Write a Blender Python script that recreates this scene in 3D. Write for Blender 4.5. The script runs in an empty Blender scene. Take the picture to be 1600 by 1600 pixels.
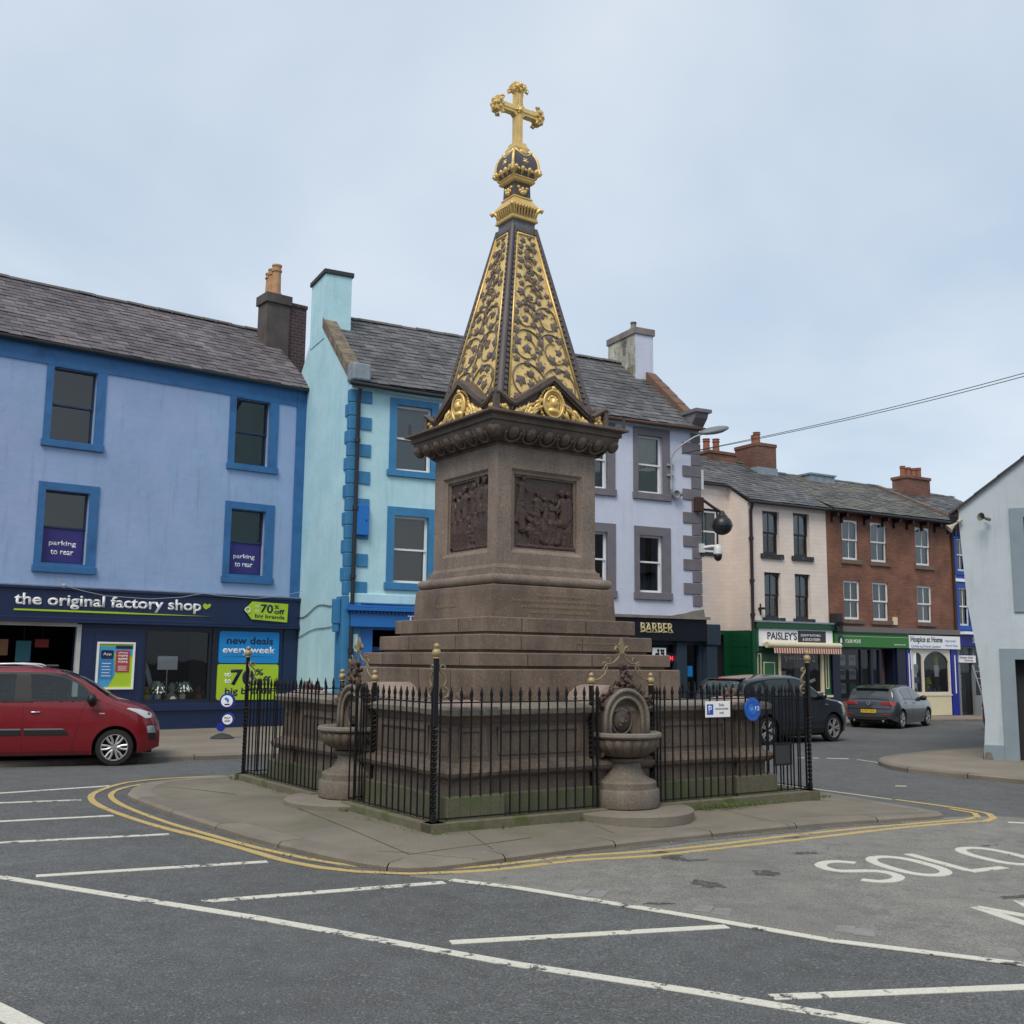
import bpy, bmesh, math, random
from mathutils import Vector, Matrix
random.seed(7)
R_ = math.radians
SC = bpy.context.scene
COL = SC.collection
PI = math.pi

# ---------------------------------------------------------------- camera
CAM_H, PITCH, ROLL, FPX = 1.88, R_(8.0), R_(0.59), 1660.0
fw = Vector((0, math.cos(PITCH), math.sin(PITCH)))
up0 = Vector((0, -math.sin(PITCH), math.cos(PITCH)))
rt0 = Vector((1, 0, 0))
cR = rt0*math.cos(ROLL) + up0*math.sin(ROLL)
cU = -rt0*math.sin(ROLL) + up0*math.cos(ROLL)
CAMP = Vector((0, 0, CAM_H))
cam = bpy.data.cameras.new('camera')
cam.sensor_width = 36.0
cam.lens = 36.0*FPX/1600.0
cam.clip_start, cam.clip_end = 0.1, 1500
camo = bpy.data.objects.new('camera', cam)
COL.objects.link(camo)
camo.matrix_world = Matrix(((cR.x, cU.x, -fw.x, 0), (cR.y, cU.y, -fw.y, 0), (cR.z, cU.z, -fw.z, CAM_H), (0, 0, 0, 1)))
SC.camera = camo

# ---------------------------------------------------------------- sky and sun
SUN_EL, SUN_AZ = R_(52), R_(200)         # azimuth clockwise from +Y
world = bpy.data.worlds.new('World')
SC.world = world
world.use_nodes = True
nt = world.node_tree
nt.nodes.clear()
wo = nt.nodes.new('ShaderNodeOutputWorld')
bg = nt.nodes.new('ShaderNodeBackground')
bg.inputs['Strength'].default_value = 0.1
sky = nt.nodes.new('ShaderNodeTexSky')
sky.sky_type = 'NISHITA'
sky.sun_disc = False
sky.sun_elevation = SUN_EL
sky.sun_rotation = SUN_AZ
sky.air_density, sky.dust_density, sky.ozone_density = 1.0, 1.0, 1.0
tc = nt.nodes.new('ShaderNodeTexCoord')
sep = nt.nodes.new('ShaderNodeSeparateXYZ')
nt.links.new(tc.outputs['Generated'], sep.inputs[0])
# overcast: cloud sheet on a flat layer overhead (direction / height)
addz = nt.nodes.new('ShaderNodeMath'); addz.operation = 'ADD'; addz.inputs[1].default_value = 0.22
mxz = nt.nodes.new('ShaderNodeMath'); mxz.operation = 'MAXIMUM'; mxz.inputs[1].default_value = 0.0
nt.links.new(sep.outputs['Z'], mxz.inputs[0]); nt.links.new(mxz.outputs[0], addz.inputs[0])
dx = nt.nodes.new('ShaderNodeMath'); dx.operation = 'DIVIDE'
dy = nt.nodes.new('ShaderNodeMath'); dy.operation = 'DIVIDE'
nt.links.new(sep.outputs['X'], dx.inputs[0]); nt.links.new(addz.outputs[0], dx.inputs[1])
nt.links.new(sep.outputs['Y'], dy.inputs[0]); nt.links.new(addz.outputs[0], dy.inputs[1])
cmb = nt.nodes.new('ShaderNodeCombineXYZ')
nt.links.new(dx.outputs[0], cmb.inputs[0]); nt.links.new(dy.outputs[0], cmb.inputs[1])
n1 = nt.nodes.new('ShaderNodeTexNoise')
n1.inputs['Scale'].default_value = 1.15; n1.inputs['Detail'].default_value = 5; n1.inputs['Roughness'].default_value = 0.5
n1.inputs['Distortion'].default_value = 0.3
nt.links.new(cmb.outputs[0], n1.inputs['Vector'])
rmp = nt.nodes.new('ShaderNodeValToRGB')
rmp.color_ramp.elements[0].position = 0.36; rmp.color_ramp.elements[0].color = (3.65, 4.4, 5.25, 1)
rmp.color_ramp.elements[1].position = 0.66; rmp.color_ramp.elements[1].color = (5.2, 5.65, 6.15, 1)
nt.links.new(n1.outputs['Fac'], rmp.inputs[0])
mixc = nt.nodes.new('ShaderNodeMix'); mixc.data_type = 'RGBA'
mixc.inputs['Factor'].default_value = 0.86
nt.links.new(sky.outputs[0], mixc.inputs[6]); nt.links.new(rmp.outputs[0], mixc.inputs[7])
nt.links.new(mixc.outputs[2], bg.inputs['Color'])
nt.links.new(bg.outputs[0], wo.inputs['Surface'])

sun = bpy.data.lights.new('sun', 'SUN')
sun.energy = 1.5
sun.angle = R_(28)
sun.color = (1.0, 0.90, 0.76)
suno = bpy.data.objects.new('sun', sun)
COL.objects.link(suno)
sd = Vector((math.sin(SUN_AZ)*math.cos(SUN_EL), math.cos(SUN_AZ)*math.cos(SUN_EL), math.sin(SUN_EL)))
suno.rotation_euler = sd.to_track_quat('Z', 'Y').to_euler()
suno.location = sd*80
SC.view_settings.view_transform = 'Standard'
SC.view_settings.look = 'None'
SC.view_settings.gamma = 1.0
SC.view_settings.exposure = 0.63
SC.view_settings.use_curve_mapping = False

# ---------------------------------------------------------------- helpers
def sl(r, g, b):
    f = lambda c: (c/12.92 if c <= 0.04045 else ((c+0.055)/1.055)**2.4)
    return (f(r/255), f(g/255), f(b/255))

def gz(x):
    return -0.0045*(x + math.sqrt(x*x+16))

def ray(px, py):
    return cR*((px-800)/FPX) - cU*((py-800)/FPX) + fw

def gpt(px, py, dz=0.0):
    d = ray(px, py); t = (CAM_H-dz)/-d.z
    for i in range(30):
        t = (CAM_H-dz-gz(d.x*t))/-d.z
    p = CAMP + d*t
    return Vector((p.x, p.y, gz(p.x)+dz))

def azv(a):
    a = R_(a); return Vector((math.sin(a), math.cos(a), 0))

def frame(o, az):          # local X along az, Y = 90 deg left of az (away from viewer), Z up
    u = azv(az); v = azv(az-90)
    return Matrix(((u.x, v.x, 0, o[0]), (u.y, v.y, 0, o[1]), (0, 0, 1, o[2] if len(o) > 2 else 0), (0, 0, 0, 1)))

class MB:
    def __init__(self):
        self.bm = bmesh.new(); self.m = Matrix.Identity(4)
    def v(self, p): return self.bm.verts.new(self.m @ Vector(p))
    def face(self, pts):
        try: return self.bm.faces.new([self.v(p) for p in pts])
        except ValueError: return None
    def box(self, x0, x1, y0, y1, z0, z1):
        P = [self.v((x, y, z)) for z in (z0, z1) for y in (y0, y1) for x in (x0, x1)]
        for f in ((0, 2, 3, 1), (4, 5, 7, 6), (0, 1, 5, 4), (2, 6, 7, 3), (0, 4, 6, 2), (1, 3, 7, 5)):
            self.bm.faces.new([P[i] for i in f])
        return self
    def frustum(self, sx0, sy0, z0, sx1, sy1, z1, cx=0, cy=0, cx1=None, cy1=None):
        cx1 = cx if cx1 is None else cx1; cy1 = cy if cy1 is None else cy1
        A = [self.v((cx+a*sx0, cy+b*sy0, z0)) for a, b in ((-1, -1), (1, -1), (1, 1), (-1, 1))]
        B = [self.v((cx1+a*sx1, cy1+b*sy1, z1)) for a, b in ((-1, -1), (1, -1), (1, 1), (-1, 1))]
        self.bm.faces.new(A[::-1]); self.bm.faces.new(B)
        for i in range(4): self.bm.faces.new([A[i], A[(i+1) % 4], B[(i+1) % 4], B[i]])
        return self
    def sqlathe(self, prof, cx=0, cy=0):      # square-plan moulding: list of (half size, z)
        rings = []
        for s, z in prof:
            rings.append([self.v((cx+a*s, cy+b*s, z)) for a, b in ((-1, -1), (1, -1), (1, 1), (-1, 1))])
        for k in range(len(rings)-1):
            for i in range(4):
                self.bm.faces.new([rings[k][i], rings[k][(i+1) % 4], rings[k+1][(i+1) % 4], rings[k+1][i]])
        self.bm.faces.new(rings[0][::-1]); self.bm.faces.new(rings[-1])
        return self
    def lathe(self, prof, n=24, c=(0, 0, 0), a0=0, a1=2*PI, axis='z', cap=True):
        full = abs(a1-a0-2*PI) < 1e-6
        cnt = n if full else n+1
        rings = []
        for r, z in prof:
            ring = []
            for i in range(cnt):
                a = a0+(a1-a0)*i/n
                x, y = r*math.cos(a), r*math.sin(a)
                if axis == 'z': p = (c[0]+x, c[1]+y, c[2]+z)
                elif axis == 'y': p = (c[0]+x, c[1]+z, c[2]+y)
                else: p = (c[0]+z, c[1]+x, c[2]+y)
                ring.append(self.v(p))
            rings.append(ring)
        for k in range(len(rings)-1):
            for i in range(n):
                j = (i+1) % cnt
                self.bm.faces.new([rings[k][i], rings[k][j], rings[k+1][j], rings[k+1][i]])
        if cap and full:
            if prof[0][0] > 1e-5: self.bm.faces.new(rings[0][::-1])
            if prof[-1][0] > 1e-5: self.bm.faces.new(rings[-1])
        return self
    def sphere(self, c, r, n=12, sx=1, sy=1, sz=1):
        k = max(4, n//2)
        rings = []
        for j in range(1, k):
            t = PI*j/k
            rings.append([self.v((c[0]+sx*r*math.sin(t)*math.cos(2*PI*i/n), c[1]+sy*r*math.sin(t)*math.sin(2*PI*i/n), c[2]-sz*r*math.cos(t))) for i in range(n)])
        b = self.v((c[0], c[1], c[2]-sz*r)); t_ = self.v((c[0], c[1], c[2]+sz*r))
        for i in range(n):
            j = (i+1) % n
            self.bm.faces.new([b, rings[0][j], rings[0][i]])
            self.bm.faces.new([t_, rings[-1][i], rings[-1][j]])
            for q in range(len(rings)-1):
                self.bm.faces.new([rings[q][i], rings[q][j], rings[q+1][j], rings[q+1][i]])
        return self
    def tube(self, pts, r, n=8, closed=False, cap=True):
        pts = [Vector(p) for p in pts]
        rr = r if isinstance(r, (list, tuple)) else [r]*len(pts)
        rings = []; N = len(pts); prev = None
        for i, p in enumerate(pts):
            if closed: d = pts[(i+1) % N]-pts[i-1]
            else: d = pts[min(i+1, N-1)]-pts[max(i-1, 0)]
            if d.length < 1e-9: d = Vector((0, 0, 1))
            d.normalize()
            if prev is None:
                a = Vector((0, 0, 1)) if abs(d.z) < 0.9 else Vector((1, 0, 0))
                x = d.cross(a).normalized()
            else:
                x = prev-d*prev.dot(d)
                if x.length < 1e-6: x = d.orthogonal()
                x.normalize()
            prev = x; y = d.cross(x)
            rings.append([self.v(p+(x*math.cos(2*PI*k/n)+y*math.sin(2*PI*k/n))*rr[i]) for k in range(n)])
        M = N if closed else N-1
        for i in range(M):
            A, B = rings[i], rings[(i+1) % N]
            for k in range(n):
                self.bm.faces.new([A[k], A[(k+1) % n], B[(k+1) % n], B[k]])
        if cap and not closed:
            self.bm.faces.new(rings[0][::-1]); self.bm.faces.new(rings[-1])
        return self
    def prism(self, poly, y0, y1, plane='xz'):   # extruded polygon
        g = (lambda p, d: (p[0], d, p[1])) if plane == 'xz' else ((lambda p, d: (p[0], p[1], d)) if plane == 'xy' else (lambda p, d: (d, p[0], p[1])))
        A = [self.v(g(p, y0)) for p in poly]; B = [self.v(g(p, y1)) for p in poly]
        n = len(poly)
        self.bm.faces.new(A); self.bm.faces.new(B[::-1])
        for i in range(n): self.bm.faces.new([A[(i+1) % n], A[i], B[i], B[(i+1) % n]])
        return self
    def ring_rect(self, xo0, xo1, zo0, zo1, xi0, xi1, zi0, zi1, y0, y1):   # rectangular frame
        O = [(xo0, zo0), (xo1, zo0), (xo1, zo1), (xo0, zo1)]; I = [(xi0, zi0), (xi1, zi0), (xi1, zi1), (xi0, zi1)]
        P = {}
        for nm, L in (('O', O), ('I', I)):
            for k, y in enumerate((y0, y1)):
                P[nm, k] = [self.v((a, y, b)) for a, b in L]
        for i in range(4):
            j = (i+1) % 4
            self.bm.faces.new([P['O', 0][i], P['O', 0][j], P['I', 0][j], P['I', 0][i]])
            self.bm.faces.new([P['O', 1][j], P['O', 1][i], P['I', 1][i], P['I', 1][j]])
            self.bm.faces.new([P['O', 0][j], P['O', 0][i], P['O', 1][i], P['O', 1][j]])
            self.bm.faces.new([P['I', 0][i], P['I', 0][j], P['I', 1][j], P['I', 1][i]])
        return self
    def mesh(self, name, smooth=False, fix=True):
        if fix: bmesh.ops.recalc_face_normals(self.bm, faces=self.bm.faces[:])
        me = bpy.data.meshes.new(name)
        self.bm.to_mesh(me); self.bm.free()
        if smooth: me.polygons.foreach_set('use_smooth', [True]*len(me.polygons))
        return me

def link(name, me, mat, parent=None, label=None, bevel=0, auto=None):
    o = bpy.data.objects.new(name, me)
    COL.objects.link(o)
    if mat is not None:
        if len(me.materials): me.materials[0] = mat
        else: me.materials.append(mat)
    if parent is not None: o.parent = parent
    if label: o['label'] = label
    if bevel:
        b = o.modifiers.new('bevel', 'BEVEL'); b.width = bevel; b.segments = 2; b.limit_method = 'ANGLE'; b.angle_limit = R_(40)
    if auto:
        me.polygons.foreach_set('use_smooth', [True]*len(me.polygons))
        me.set_sharp_from_angle(angle=R_(auto))
    return o

def part(name, mb, mat, parent=None, smooth=False, label=None, bevel=0, auto=None, fix=True):
    return link(name, mb.mesh(name, smooth, fix), mat, parent, label, bevel, auto)

def thing(name, label, cat, M, group=None):
    o = bpy.data.objects.new(name, None)
    COL.objects.link(o); o.empty_display_size = 0.2
    o.matrix_world = M if isinstance(M, Matrix) else Matrix.Translation(M)
    o['label'] = label; o['category'] = cat
    if group: o['group'] = group
    return o

def tag(o, label, cat, group=None):
    o['label'] = label; o['category'] = cat
    if group: o['group'] = group
    return o

def skirt(mb, drop=0.006):
    be = [e for e in mb.bm.edges if len(e.link_faces) == 1]
    low = {}
    for e in be:
        for v in e.verts:
            if v not in low: low[v] = mb.bm.verts.new(v.co-Vector((0, 0, drop)))
    for e in be:
        a, b = e.verts
        try: mb.bm.faces.new([a, b, low[b], low[a]])
        except ValueError: pass

def split_loose(o):
    """give every separate piece of a part its own object"""
    bm = bmesh.new(); bm.from_mesh(o.data); bm.faces.ensure_lookup_table()
    seen, comps = set(), []
    for f in bm.faces:
        if f.index in seen: continue
        st, comp = [f], []
        seen.add(f.index)
        while st:
            q = st.pop(); comp.append(q)
            for e in q.edges:
                for g in e.link_faces:
                    if g.index not in seen: seen.add(g.index); st.append(g)
        comps.append(comp)
    if len(comps) > 1:
        for k, comp in enumerate(comps):
            nb = bmesh.new(); mp = {}
            for f in comp:
                for v in f.verts:
                    if v not in mp: mp[v] = nb.verts.new(v.co)
                g = nb.faces.new([mp[v] for v in f.verts]); g.smooth = f.smooth
            me = bpy.data.meshes.new(o.data.name); nb.to_mesh(me); nb.free()
            for m in o.data.materials: me.materials.append(m)
            if k == 0: first = me
            else:
                c = o.copy(); c.data = me; COL.objects.link(c)
        o.data = first
    bm.free()

def struct(name, mb, mat, **k):
    o = part(name, mb, mat, None, **k); o['kind'] = 'structure'; return o

def text_mb(body, width=None, height=None, depth=0.01, offset=0.0, align='LEFT', shear=0.0, spacing=1.0, arc=None, space=1.0):
    """text as mesh verts in local XZ plane (x right, z up), front face at y=-depth"""
    cu = bpy.data.curves.new('lettering', 'FONT')
    cu.body = body; cu.size = 1.0; cu.extrude = 0.0; cu.offset = offset*0.72; cu.shear = shear
    cu.space_character = space; cu.space_line = spacing; cu.align_x = align; cu.resolution_u = 4
    cu.fill_mode = 'FRONT'
    o = bpy.data.objects.new('lettering', cu)
    COL.objects.link(o)
    bpy.context.view_layer.update()
    me = bpy.data.meshes.new_from_object(o.evaluated_get(bpy.context.evaluated_depsgraph_get()))
    bpy.data.objects.remove(o); bpy.data.curves.remove(cu)
    bm = bmesh.new(); bm.from_mesh(me); bpy.data.meshes.remove(me)
    bmesh.ops.remove_doubles(bm, verts=bm.verts[:], dist=1e-5)
    xs = [v.co.x for v in bm.verts]; ys = [v.co.y for v in bm.verts]
    x0, x1, y0, y1 = min(xs), max(xs), min(ys), max(ys)
    sx = width/(x1-x0) if width else None
    sz = height/(y1-y0) if height else None
    if sx is None: sx = sz if sz else 1
    if sz is None: sz = sx
    for v in bm.verts:
        X = (v.co.x-(x0 if align == 'LEFT' else (x0+x1)/2))*sx; Z = (v.co.y-y0)*sz
        v.co = (X, 0, Z)
    if depth > 0:
        r = bmesh.ops.extrude_face_region(bm, geom=bm.faces[:])
        vs = [g for g in r['geom'] if isinstance(g, bmesh.types.BMVert)]
        bmesh.ops.translate(bm, vec=(0, -depth, 0), verts=vs)
    if arc:      # bend round an arc of radius arc (positive = arch up)
        for v in bm.verts:
            a = v.co.x/arc; r_ = arc+v.co.z
            v.co.x, v.co.z = r_*math.sin(a), r_*math.cos(a)-arc
    mb = MB(); mb.bm.free(); mb.bm = bm
    return mb

def text(name, body, x, y, z, mat, parent, width=None, height=None, **k):
    mb = text_mb(body, width, height, **k)
    bmesh.ops.translate(mb.bm, vec=(x, y, z), verts=mb.bm.verts[:])
    return part(name, mb, mat, parent)

# ---------------------------------------------------------------- materials
MATS = {}
def nodes(name):
    m = bpy.data.materials.new(name); m.use_nodes = True
    t = m.node_tree; b = t.nodes['Principled BSDF']
    return m, t, b

def mat(name, col, rough=0.7, var=0.0, vscale=2.0, bump=0.0, bscale=40.0, metal=0.0, spec=0.5, col2=None, c2pos=(0.5, 0.62), c2scale=3.0, streak=0.0, coat=0.0, island=0.0, fine=0.0, fscale=120.0):
    if name in MATS: return MATS[name]
    m, t, b = nodes(name)
    N, Lk = t.nodes, t.links
    b.inputs['Roughness'].default_value = rough
    b.inputs['Metallic'].default_value = metal
    b.inputs['Specular IOR Level'].default_value = spec
    if coat: b.inputs['Coat Weight'].default_value = coat; b.inputs['Coat Roughness'].default_value = 0.03
    b.inputs['Base Color'].default_value = (*col, 1)
    cur = None
    co = N.new('ShaderNodeTexCoord')
    def noise(scale, detail=4, vec=None, rough_=0.55):
        n = N.new('ShaderNodeTexNoise'); n.inputs['Scale'].default_value = scale; n.inputs['Detail'].default_value = detail
        n.inputs['Roughness'].default_value = rough_
        Lk.new(vec or co.outputs['Object'], n.inputs['Vector']); return n
    def mix(f, a, c, mode='MIX'):
        x = N.new('ShaderNodeMix'); x.data_type = 'RGBA'; x.blend_type = mode
        for s, val in ((0, f), (6, a), (7, c)):
            if isinstance(val, (tuple, list)): x.inputs[s].default_value = (*val[:3], 1)
            elif isinstance(val, (int, float)): x.inputs[s].default_value = val
            else: Lk.new(val, x.inputs[s])
        return x.outputs[2]
    def ramp(src, p0, p1, c0=(0, 0, 0), c1=(1, 1, 1)):
        r = N.new('ShaderNodeValToRGB'); e = r.color_ramp.elements
        e[0].position, e[1].position = p0, p1; e[0].color = (*c0, 1); e[1].color = (*c1, 1)
        Lk.new(src, r.inputs[0]); return r.outputs[0]
    cur = col
    if col2 is not None:
        cur = mix(ramp(noise(c2scale, 6, None, 0.65).outputs['Fac'], *c2pos), cur, col2)
    if island:
        g = N.new('ShaderNodeNewGeometry')
        cur = mix(1.0, cur, ramp(g.outputs['Random Per Island'], 0, 1, (1-island,)*3, (1+island,)*3), 'MULTIPLY')
    if var:
        cur = mix(1.0, cur, ramp(noise(vscale).outputs['Fac'], 0.25, 0.75, (1-var,)*3, (1+var,)*3), 'MULTIPLY')
    if fine:
        cur = mix(1.0, cur, ramp(noise(fscale, 2).outputs['Fac'], 0.3, 0.7, (1-fine,)*3, (1+fine,)*3), 'MULTIPLY')
    if streak:
        mp = N.new('ShaderNodeMapping'); mp.inputs['Scale'].default_value = (2.2, 2.2, 0.22)
        Lk.new(co.outputs['Object'], mp.inputs['Vector'])
        cur = mix(1.0, cur, ramp(noise(2.6, 7, mp.outputs[0], 0.62).outputs['Fac'], 0.54, 0.78, (1, 1, 1), (1-streak*2.4, 1-streak*2.3, 1-streak*2.2)), 'MULTIPLY')
        cur = mix(1.0, cur, ramp(noise(0.9, 8, None, 0.68).outputs['Fac'], 0.36, 0.64, (1-streak*.9,)*3, (1+streak*.5,)*3), 'MULTIPLY')
    if not isinstance(cur, tuple): Lk.new(cur, b.inputs['Base Color'])
    if bump:
        bp = N.new('ShaderNodeBump'); bp.inputs['Strength'].default_value = bump; bp.inputs['Distance'].default_value = 0.02
        Lk.new(noise(bscale, 5).outputs['Fac'], bp.inputs['Height']); Lk.new(bp.outputs[0], b.inputs['Normal'])
    MATS[name] = m
    return m

def glass_thin(name, tint=(0.8, 0.85, 0.85), refl=1.0):
    m = bpy.data.materials.new(name); m.use_nodes = True
    t = m.node_tree; t.nodes.clear()
    o = t.nodes.new('ShaderNodeOutputMaterial'); x = t.nodes.new('ShaderNodeMixShader')
    tr = t.nodes.new('ShaderNodeBsdfTransparent'); tr.inputs[0].default_value = (*tint, 1)
    gl = t.nodes.new('ShaderNodeBsdfGlossy'); gl.inputs['Roughness'].default_value = 0.02
    fr = t.nodes.new('ShaderNodeFresnel'); fr.inputs[0].default_value = 1.5
    ml = t.nodes.new('ShaderNodeMath'); ml.operation = 'MULTIPLY'; ml.inputs[1].default_value = 1.7*refl; ml.use_clamp = True
    tcn = t.nodes.new('ShaderNodeTexCoord'); nz = t.nodes.new('ShaderNodeTexNoise'); nz.inputs['Scale'].default_value = 1.1
    bp = t.nodes.new('ShaderNodeBump'); bp.inputs['Strength'].default_value = 0.06; bp.inputs['Distance'].default_value = 0.05
    t.links.new(tcn.outputs['Object'], nz.inputs['Vector']); t.links.new(nz.outputs['Fac'], bp.inputs['Height']); t.links.new(bp.outputs[0], gl.inputs['Normal'])
    t.links.new(fr.outputs[0], ml.inputs[0]); t.links.new(ml.outputs[0], x.inputs[0])
    t.links.new(tr.outputs[0], x.inputs[1]); t.links.new(gl.outputs[0], x.inputs[2]); t.links.new(x.outputs[0], o.inputs[0])
    return m

def brick_mat(name, c1, c2, mortar, bw=0.225, bh=0.075, mort=0.01, bump=0.4, var=0.25, paint=False):
    m, t, b = nodes(name); N, Lk = t.nodes, t.links
    b.inputs['Roughness'].default_value = 0.85
    co = N.new('ShaderNodeTexCoord'); s = N.new('ShaderNodeSeparateXYZ'); c = N.new('ShaderNodeCombineXYZ'); a = N.new('ShaderNodeMath')
    Lk.new(co.outputs['Object'], s.inputs[0]); Lk.new(s.outputs['X'], a.inputs[0]); Lk.new(s.outputs['Y'], a.inputs[1])
    Lk.new(a.outputs[0], c.inputs[0]); Lk.new(s.outputs['Z'], c.inputs[1])
    br = N.new('ShaderNodeTexBrick'); br.inputs['Scale'].default_value = 1.0
    br.inputs['Brick Width'].default_value = bw; br.inputs['Row Height'].default_value = bh; br.inputs['Mortar Size'].default_value = mort
    br.inputs['Mortar Smooth'].default_value = 0.3; br.inputs['Bias'].default_value = 0.0
    br.inputs['Color1'].default_value = (*c1, 1); br.inputs['Color2'].default_value = (*c2, 1); br.inputs['Mortar'].default_value = (*mortar, 1)
    Lk.new(c.outputs[0], br.inputs['Vector'])
    nz = N.new('ShaderNodeTexNoise'); nz.inputs['Scale'].default_value = 1.3; nz.inputs['Detail'].default_value = 8; Lk.new(co.outputs['Object'], nz.inputs['Vector'])
    rp = N.new('ShaderNodeValToRGB'); rp.color_ramp.elements[0].position = 0.3; rp.color_ramp.elements[1].position = 0.7
    rp.color_ramp.elements[0].color = (1-var,)*3+(1,); rp.color_ramp.elements[1].color = (1+var,)*3+(1,)
    Lk.new(nz.outputs['Fac'], rp.inputs[0])
    mx = N.new('ShaderNodeMix'); mx.data_type = 'RGBA'; mx.blend_type = 'MULTIPLY'; mx.inputs[0].default_value = 1
    Lk.new(br.outputs['Color'], mx.inputs[6]); Lk.new(rp.outputs[0], mx.inputs[7]); Lk.new(mx.outputs[2], b.inputs['Base Color'])
    bp = N.new('ShaderNodeBump'); bp.inputs['Strength'].default_value = bump; bp.inputs['Distance'].default_value = 0.01; bp.invert = True
    Lk.new(br.outputs['Fac'], bp.inputs['Height']); Lk.new(bp.outputs[0], b.inputs['Normal'])
    return m

G_UP = glass_thin('window_glass', (0.75, 0.8, 0.8), 1.4)
G_SHOP = glass_thin('shop_glass', (0.8, 0.84, 0.84), 0.7)
M_ROOM = mat('unlit_interior_dark', (0.022, 0.024, 0.027), 0.9)  # near-black colour puts the shade of unlit rooms into the walls
M_UPVC = mat('white_plastic_frame', (0.75, 0.76, 0.77), 0.35, var=0.05)
M_BLACK = mat('black_paint', (0.012, 0.012, 0.016), 0.4)
M_PIPE = mat('black_iron_pipe', (0.016, 0.018, 0.022), 0.45)
M_WHITE = mat('white_sign', (0.87, 0.88, 0.89), 0.45)
M_LEAD = mat('lead_flashing', (0.22, 0.27, 0.32), 0.55, var=0.25, vscale=5)
M_CONC = mat('weathered_cement', (0.20, 0.18, 0.165), 0.9, var=0.35, vscale=2.5, bump=0.3, bscale=25)
M_POT = mat('clay_pot', (0.42, 0.24, 0.13), 0.8, var=0.2, vscale=6)
# ---------------------------------------------------------------- ground
def asphalt(name, base, var=0.18, patch=(0.75, 1.2), speck=0.5, worn=None):
    m, t, b = nodes(name); N, Lk = t.nodes, t.links
    b.inputs['Roughness'].default_value = 0.82; b.inputs['Specular IOR Level'].default_value = 0.35
    co = N.new('ShaderNodeTexCoord')
    def nz(s, d=4, r=0.55, dist=0.0):
        n = N.new('ShaderNodeTexNoise'); n.inputs['Scale'].default_value = s; n.inputs['Detail'].default_value = d; n.inputs['Roughness'].default_value = r
        n.inputs['Distortion'].default_value = dist
        Lk.new(co.outputs['Object'], n.inputs['Vector']); return n.outputs['Fac']
    def rp(src, p0, p1, c0, c1):
        r = N.new('ShaderNodeValToRGB'); e = r.color_ramp.elements; e[0].position, e[1].position = p0, p1
        e[0].color = (*c0, 1); e[1].color = (*c1, 1); Lk.new(src, r.inputs[0]); return r.outputs[0]
    def mx(f, a, c, mode):
        x = N.new('ShaderNodeMix'); x.data_type = 'RGBA'; x.blend_type = mode
        for s, v in ((0, f), (6, a), (7, c)):
            if isinstance(v, tuple): x.inputs[s].default_value = (*v, 1)
            elif isinstance(v, (int, float)): x.inputs[s].default_value = v
            else: Lk.new(v, x.inputs[s])
        return x.outputs[2]
    c = mx(1.0, base, rp(nz(0.35, 6, 0.6), 0.3, 0.7, (patch[0],)*3, (patch[1],)*3), 'MULTIPLY')
    c = mx(1.0, c, rp(nz(3.5, 6, 0.7), 0.3, 0.7, (1-var,)*3, (1+var,)*3), 'MULTIPLY')
    c = mx(1.0, c, rp(nz(75, 3, 0.6), 0.34, 0.66, (1-speck,)*3, (1+speck,)*3), 'MULTIPLY')
    vo = N.new('ShaderNodeTexVoronoi'); vo.inputs['Scale'].default_value = 62; Lk.new(co.outputs['Object'], vo.inputs['Vector'])
    wn = N.new('ShaderNodeTexWhiteNoise'); Lk.new(vo.outputs['Position'], wn.inputs['Vector'])
    c = mx(rp(wn.outputs['Value'], 0.93, 0.99, (0, 0, 0), (0.55, 0.55, 0.55)), c, (0.25, 0.25, 0.24), 'MIX')
    if worn:
        for (s, p0, p1, col_, dist) in worn:
            c = mx(rp(nz(s, 7, 0.62, dist), p0, p1, (0, 0, 0), (1, 1, 1)), c, col_, 'MIX')
    Lk.new(c, b.inputs['Base Color'])
    bp = N.new('ShaderNodeBump'); bp.inputs['Strength'].default_value = 0.55; bp.inputs['Distance'].default_value = 0.012
    Lk.new(nz(95, 3, 0.7), bp.inputs['Height']); Lk.new(bp.outputs[0], b.inputs['Normal'])
    return m

A_ROAD = asphalt('road_asphalt', (0.103, 0.106, 0.107), patch=(0.82, 1.18))
A_BAY = asphalt('worn_bay_asphalt', (0.200, 0.194, 0.178), var=0.2, patch=(0.85, 1.15), speck=0.45,
                worn=[(0.9, 0.60, 0.74, (0.225, 0.21, 0.185), 0.8), (1.7, 0.62, 0.72, (0.125, 0.118, 0.11), 0.6), (0.6, 0.62, 0.72, (0.15, 0.153, 0.156), 0.3), (3.3, 0.67, 0.72, (0.085, 0.08, 0.078), 1.2)])
A_FLAG = mat('concrete_paving', (0.178, 0.158, 0.125), 0.9, var=0.2, vscale=0.9, bump=0.25, bscale=60, fine=0.14, fscale=70, col2=(0.118, 0.118, 0.072), c2pos=(0.5, 0.75), c2scale=0.8)
A_FLAG2 = mat('far_paving', (0.215, 0.185, 0.148), 0.9, var=0.2, vscale=0.7, bump=0.2, bscale=50, fine=0.12, fscale=30)
A_KERB = mat('kerb_stone_grey', (0.185, 0.163, 0.132), 0.88, var=0.2, vscale=1.6, bump=0.3, bscale=45, fine=0.15, fscale=80, island=0.1)
A_JOINT = mat('dark_joint', (0.05, 0.045, 0.035), 0.95)
A_GRIT = mat('gutter_grit', (0.12, 0.112, 0.098), 0.95, var=0.3, vscale=4, fine=0.3, fscale=60)

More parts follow.
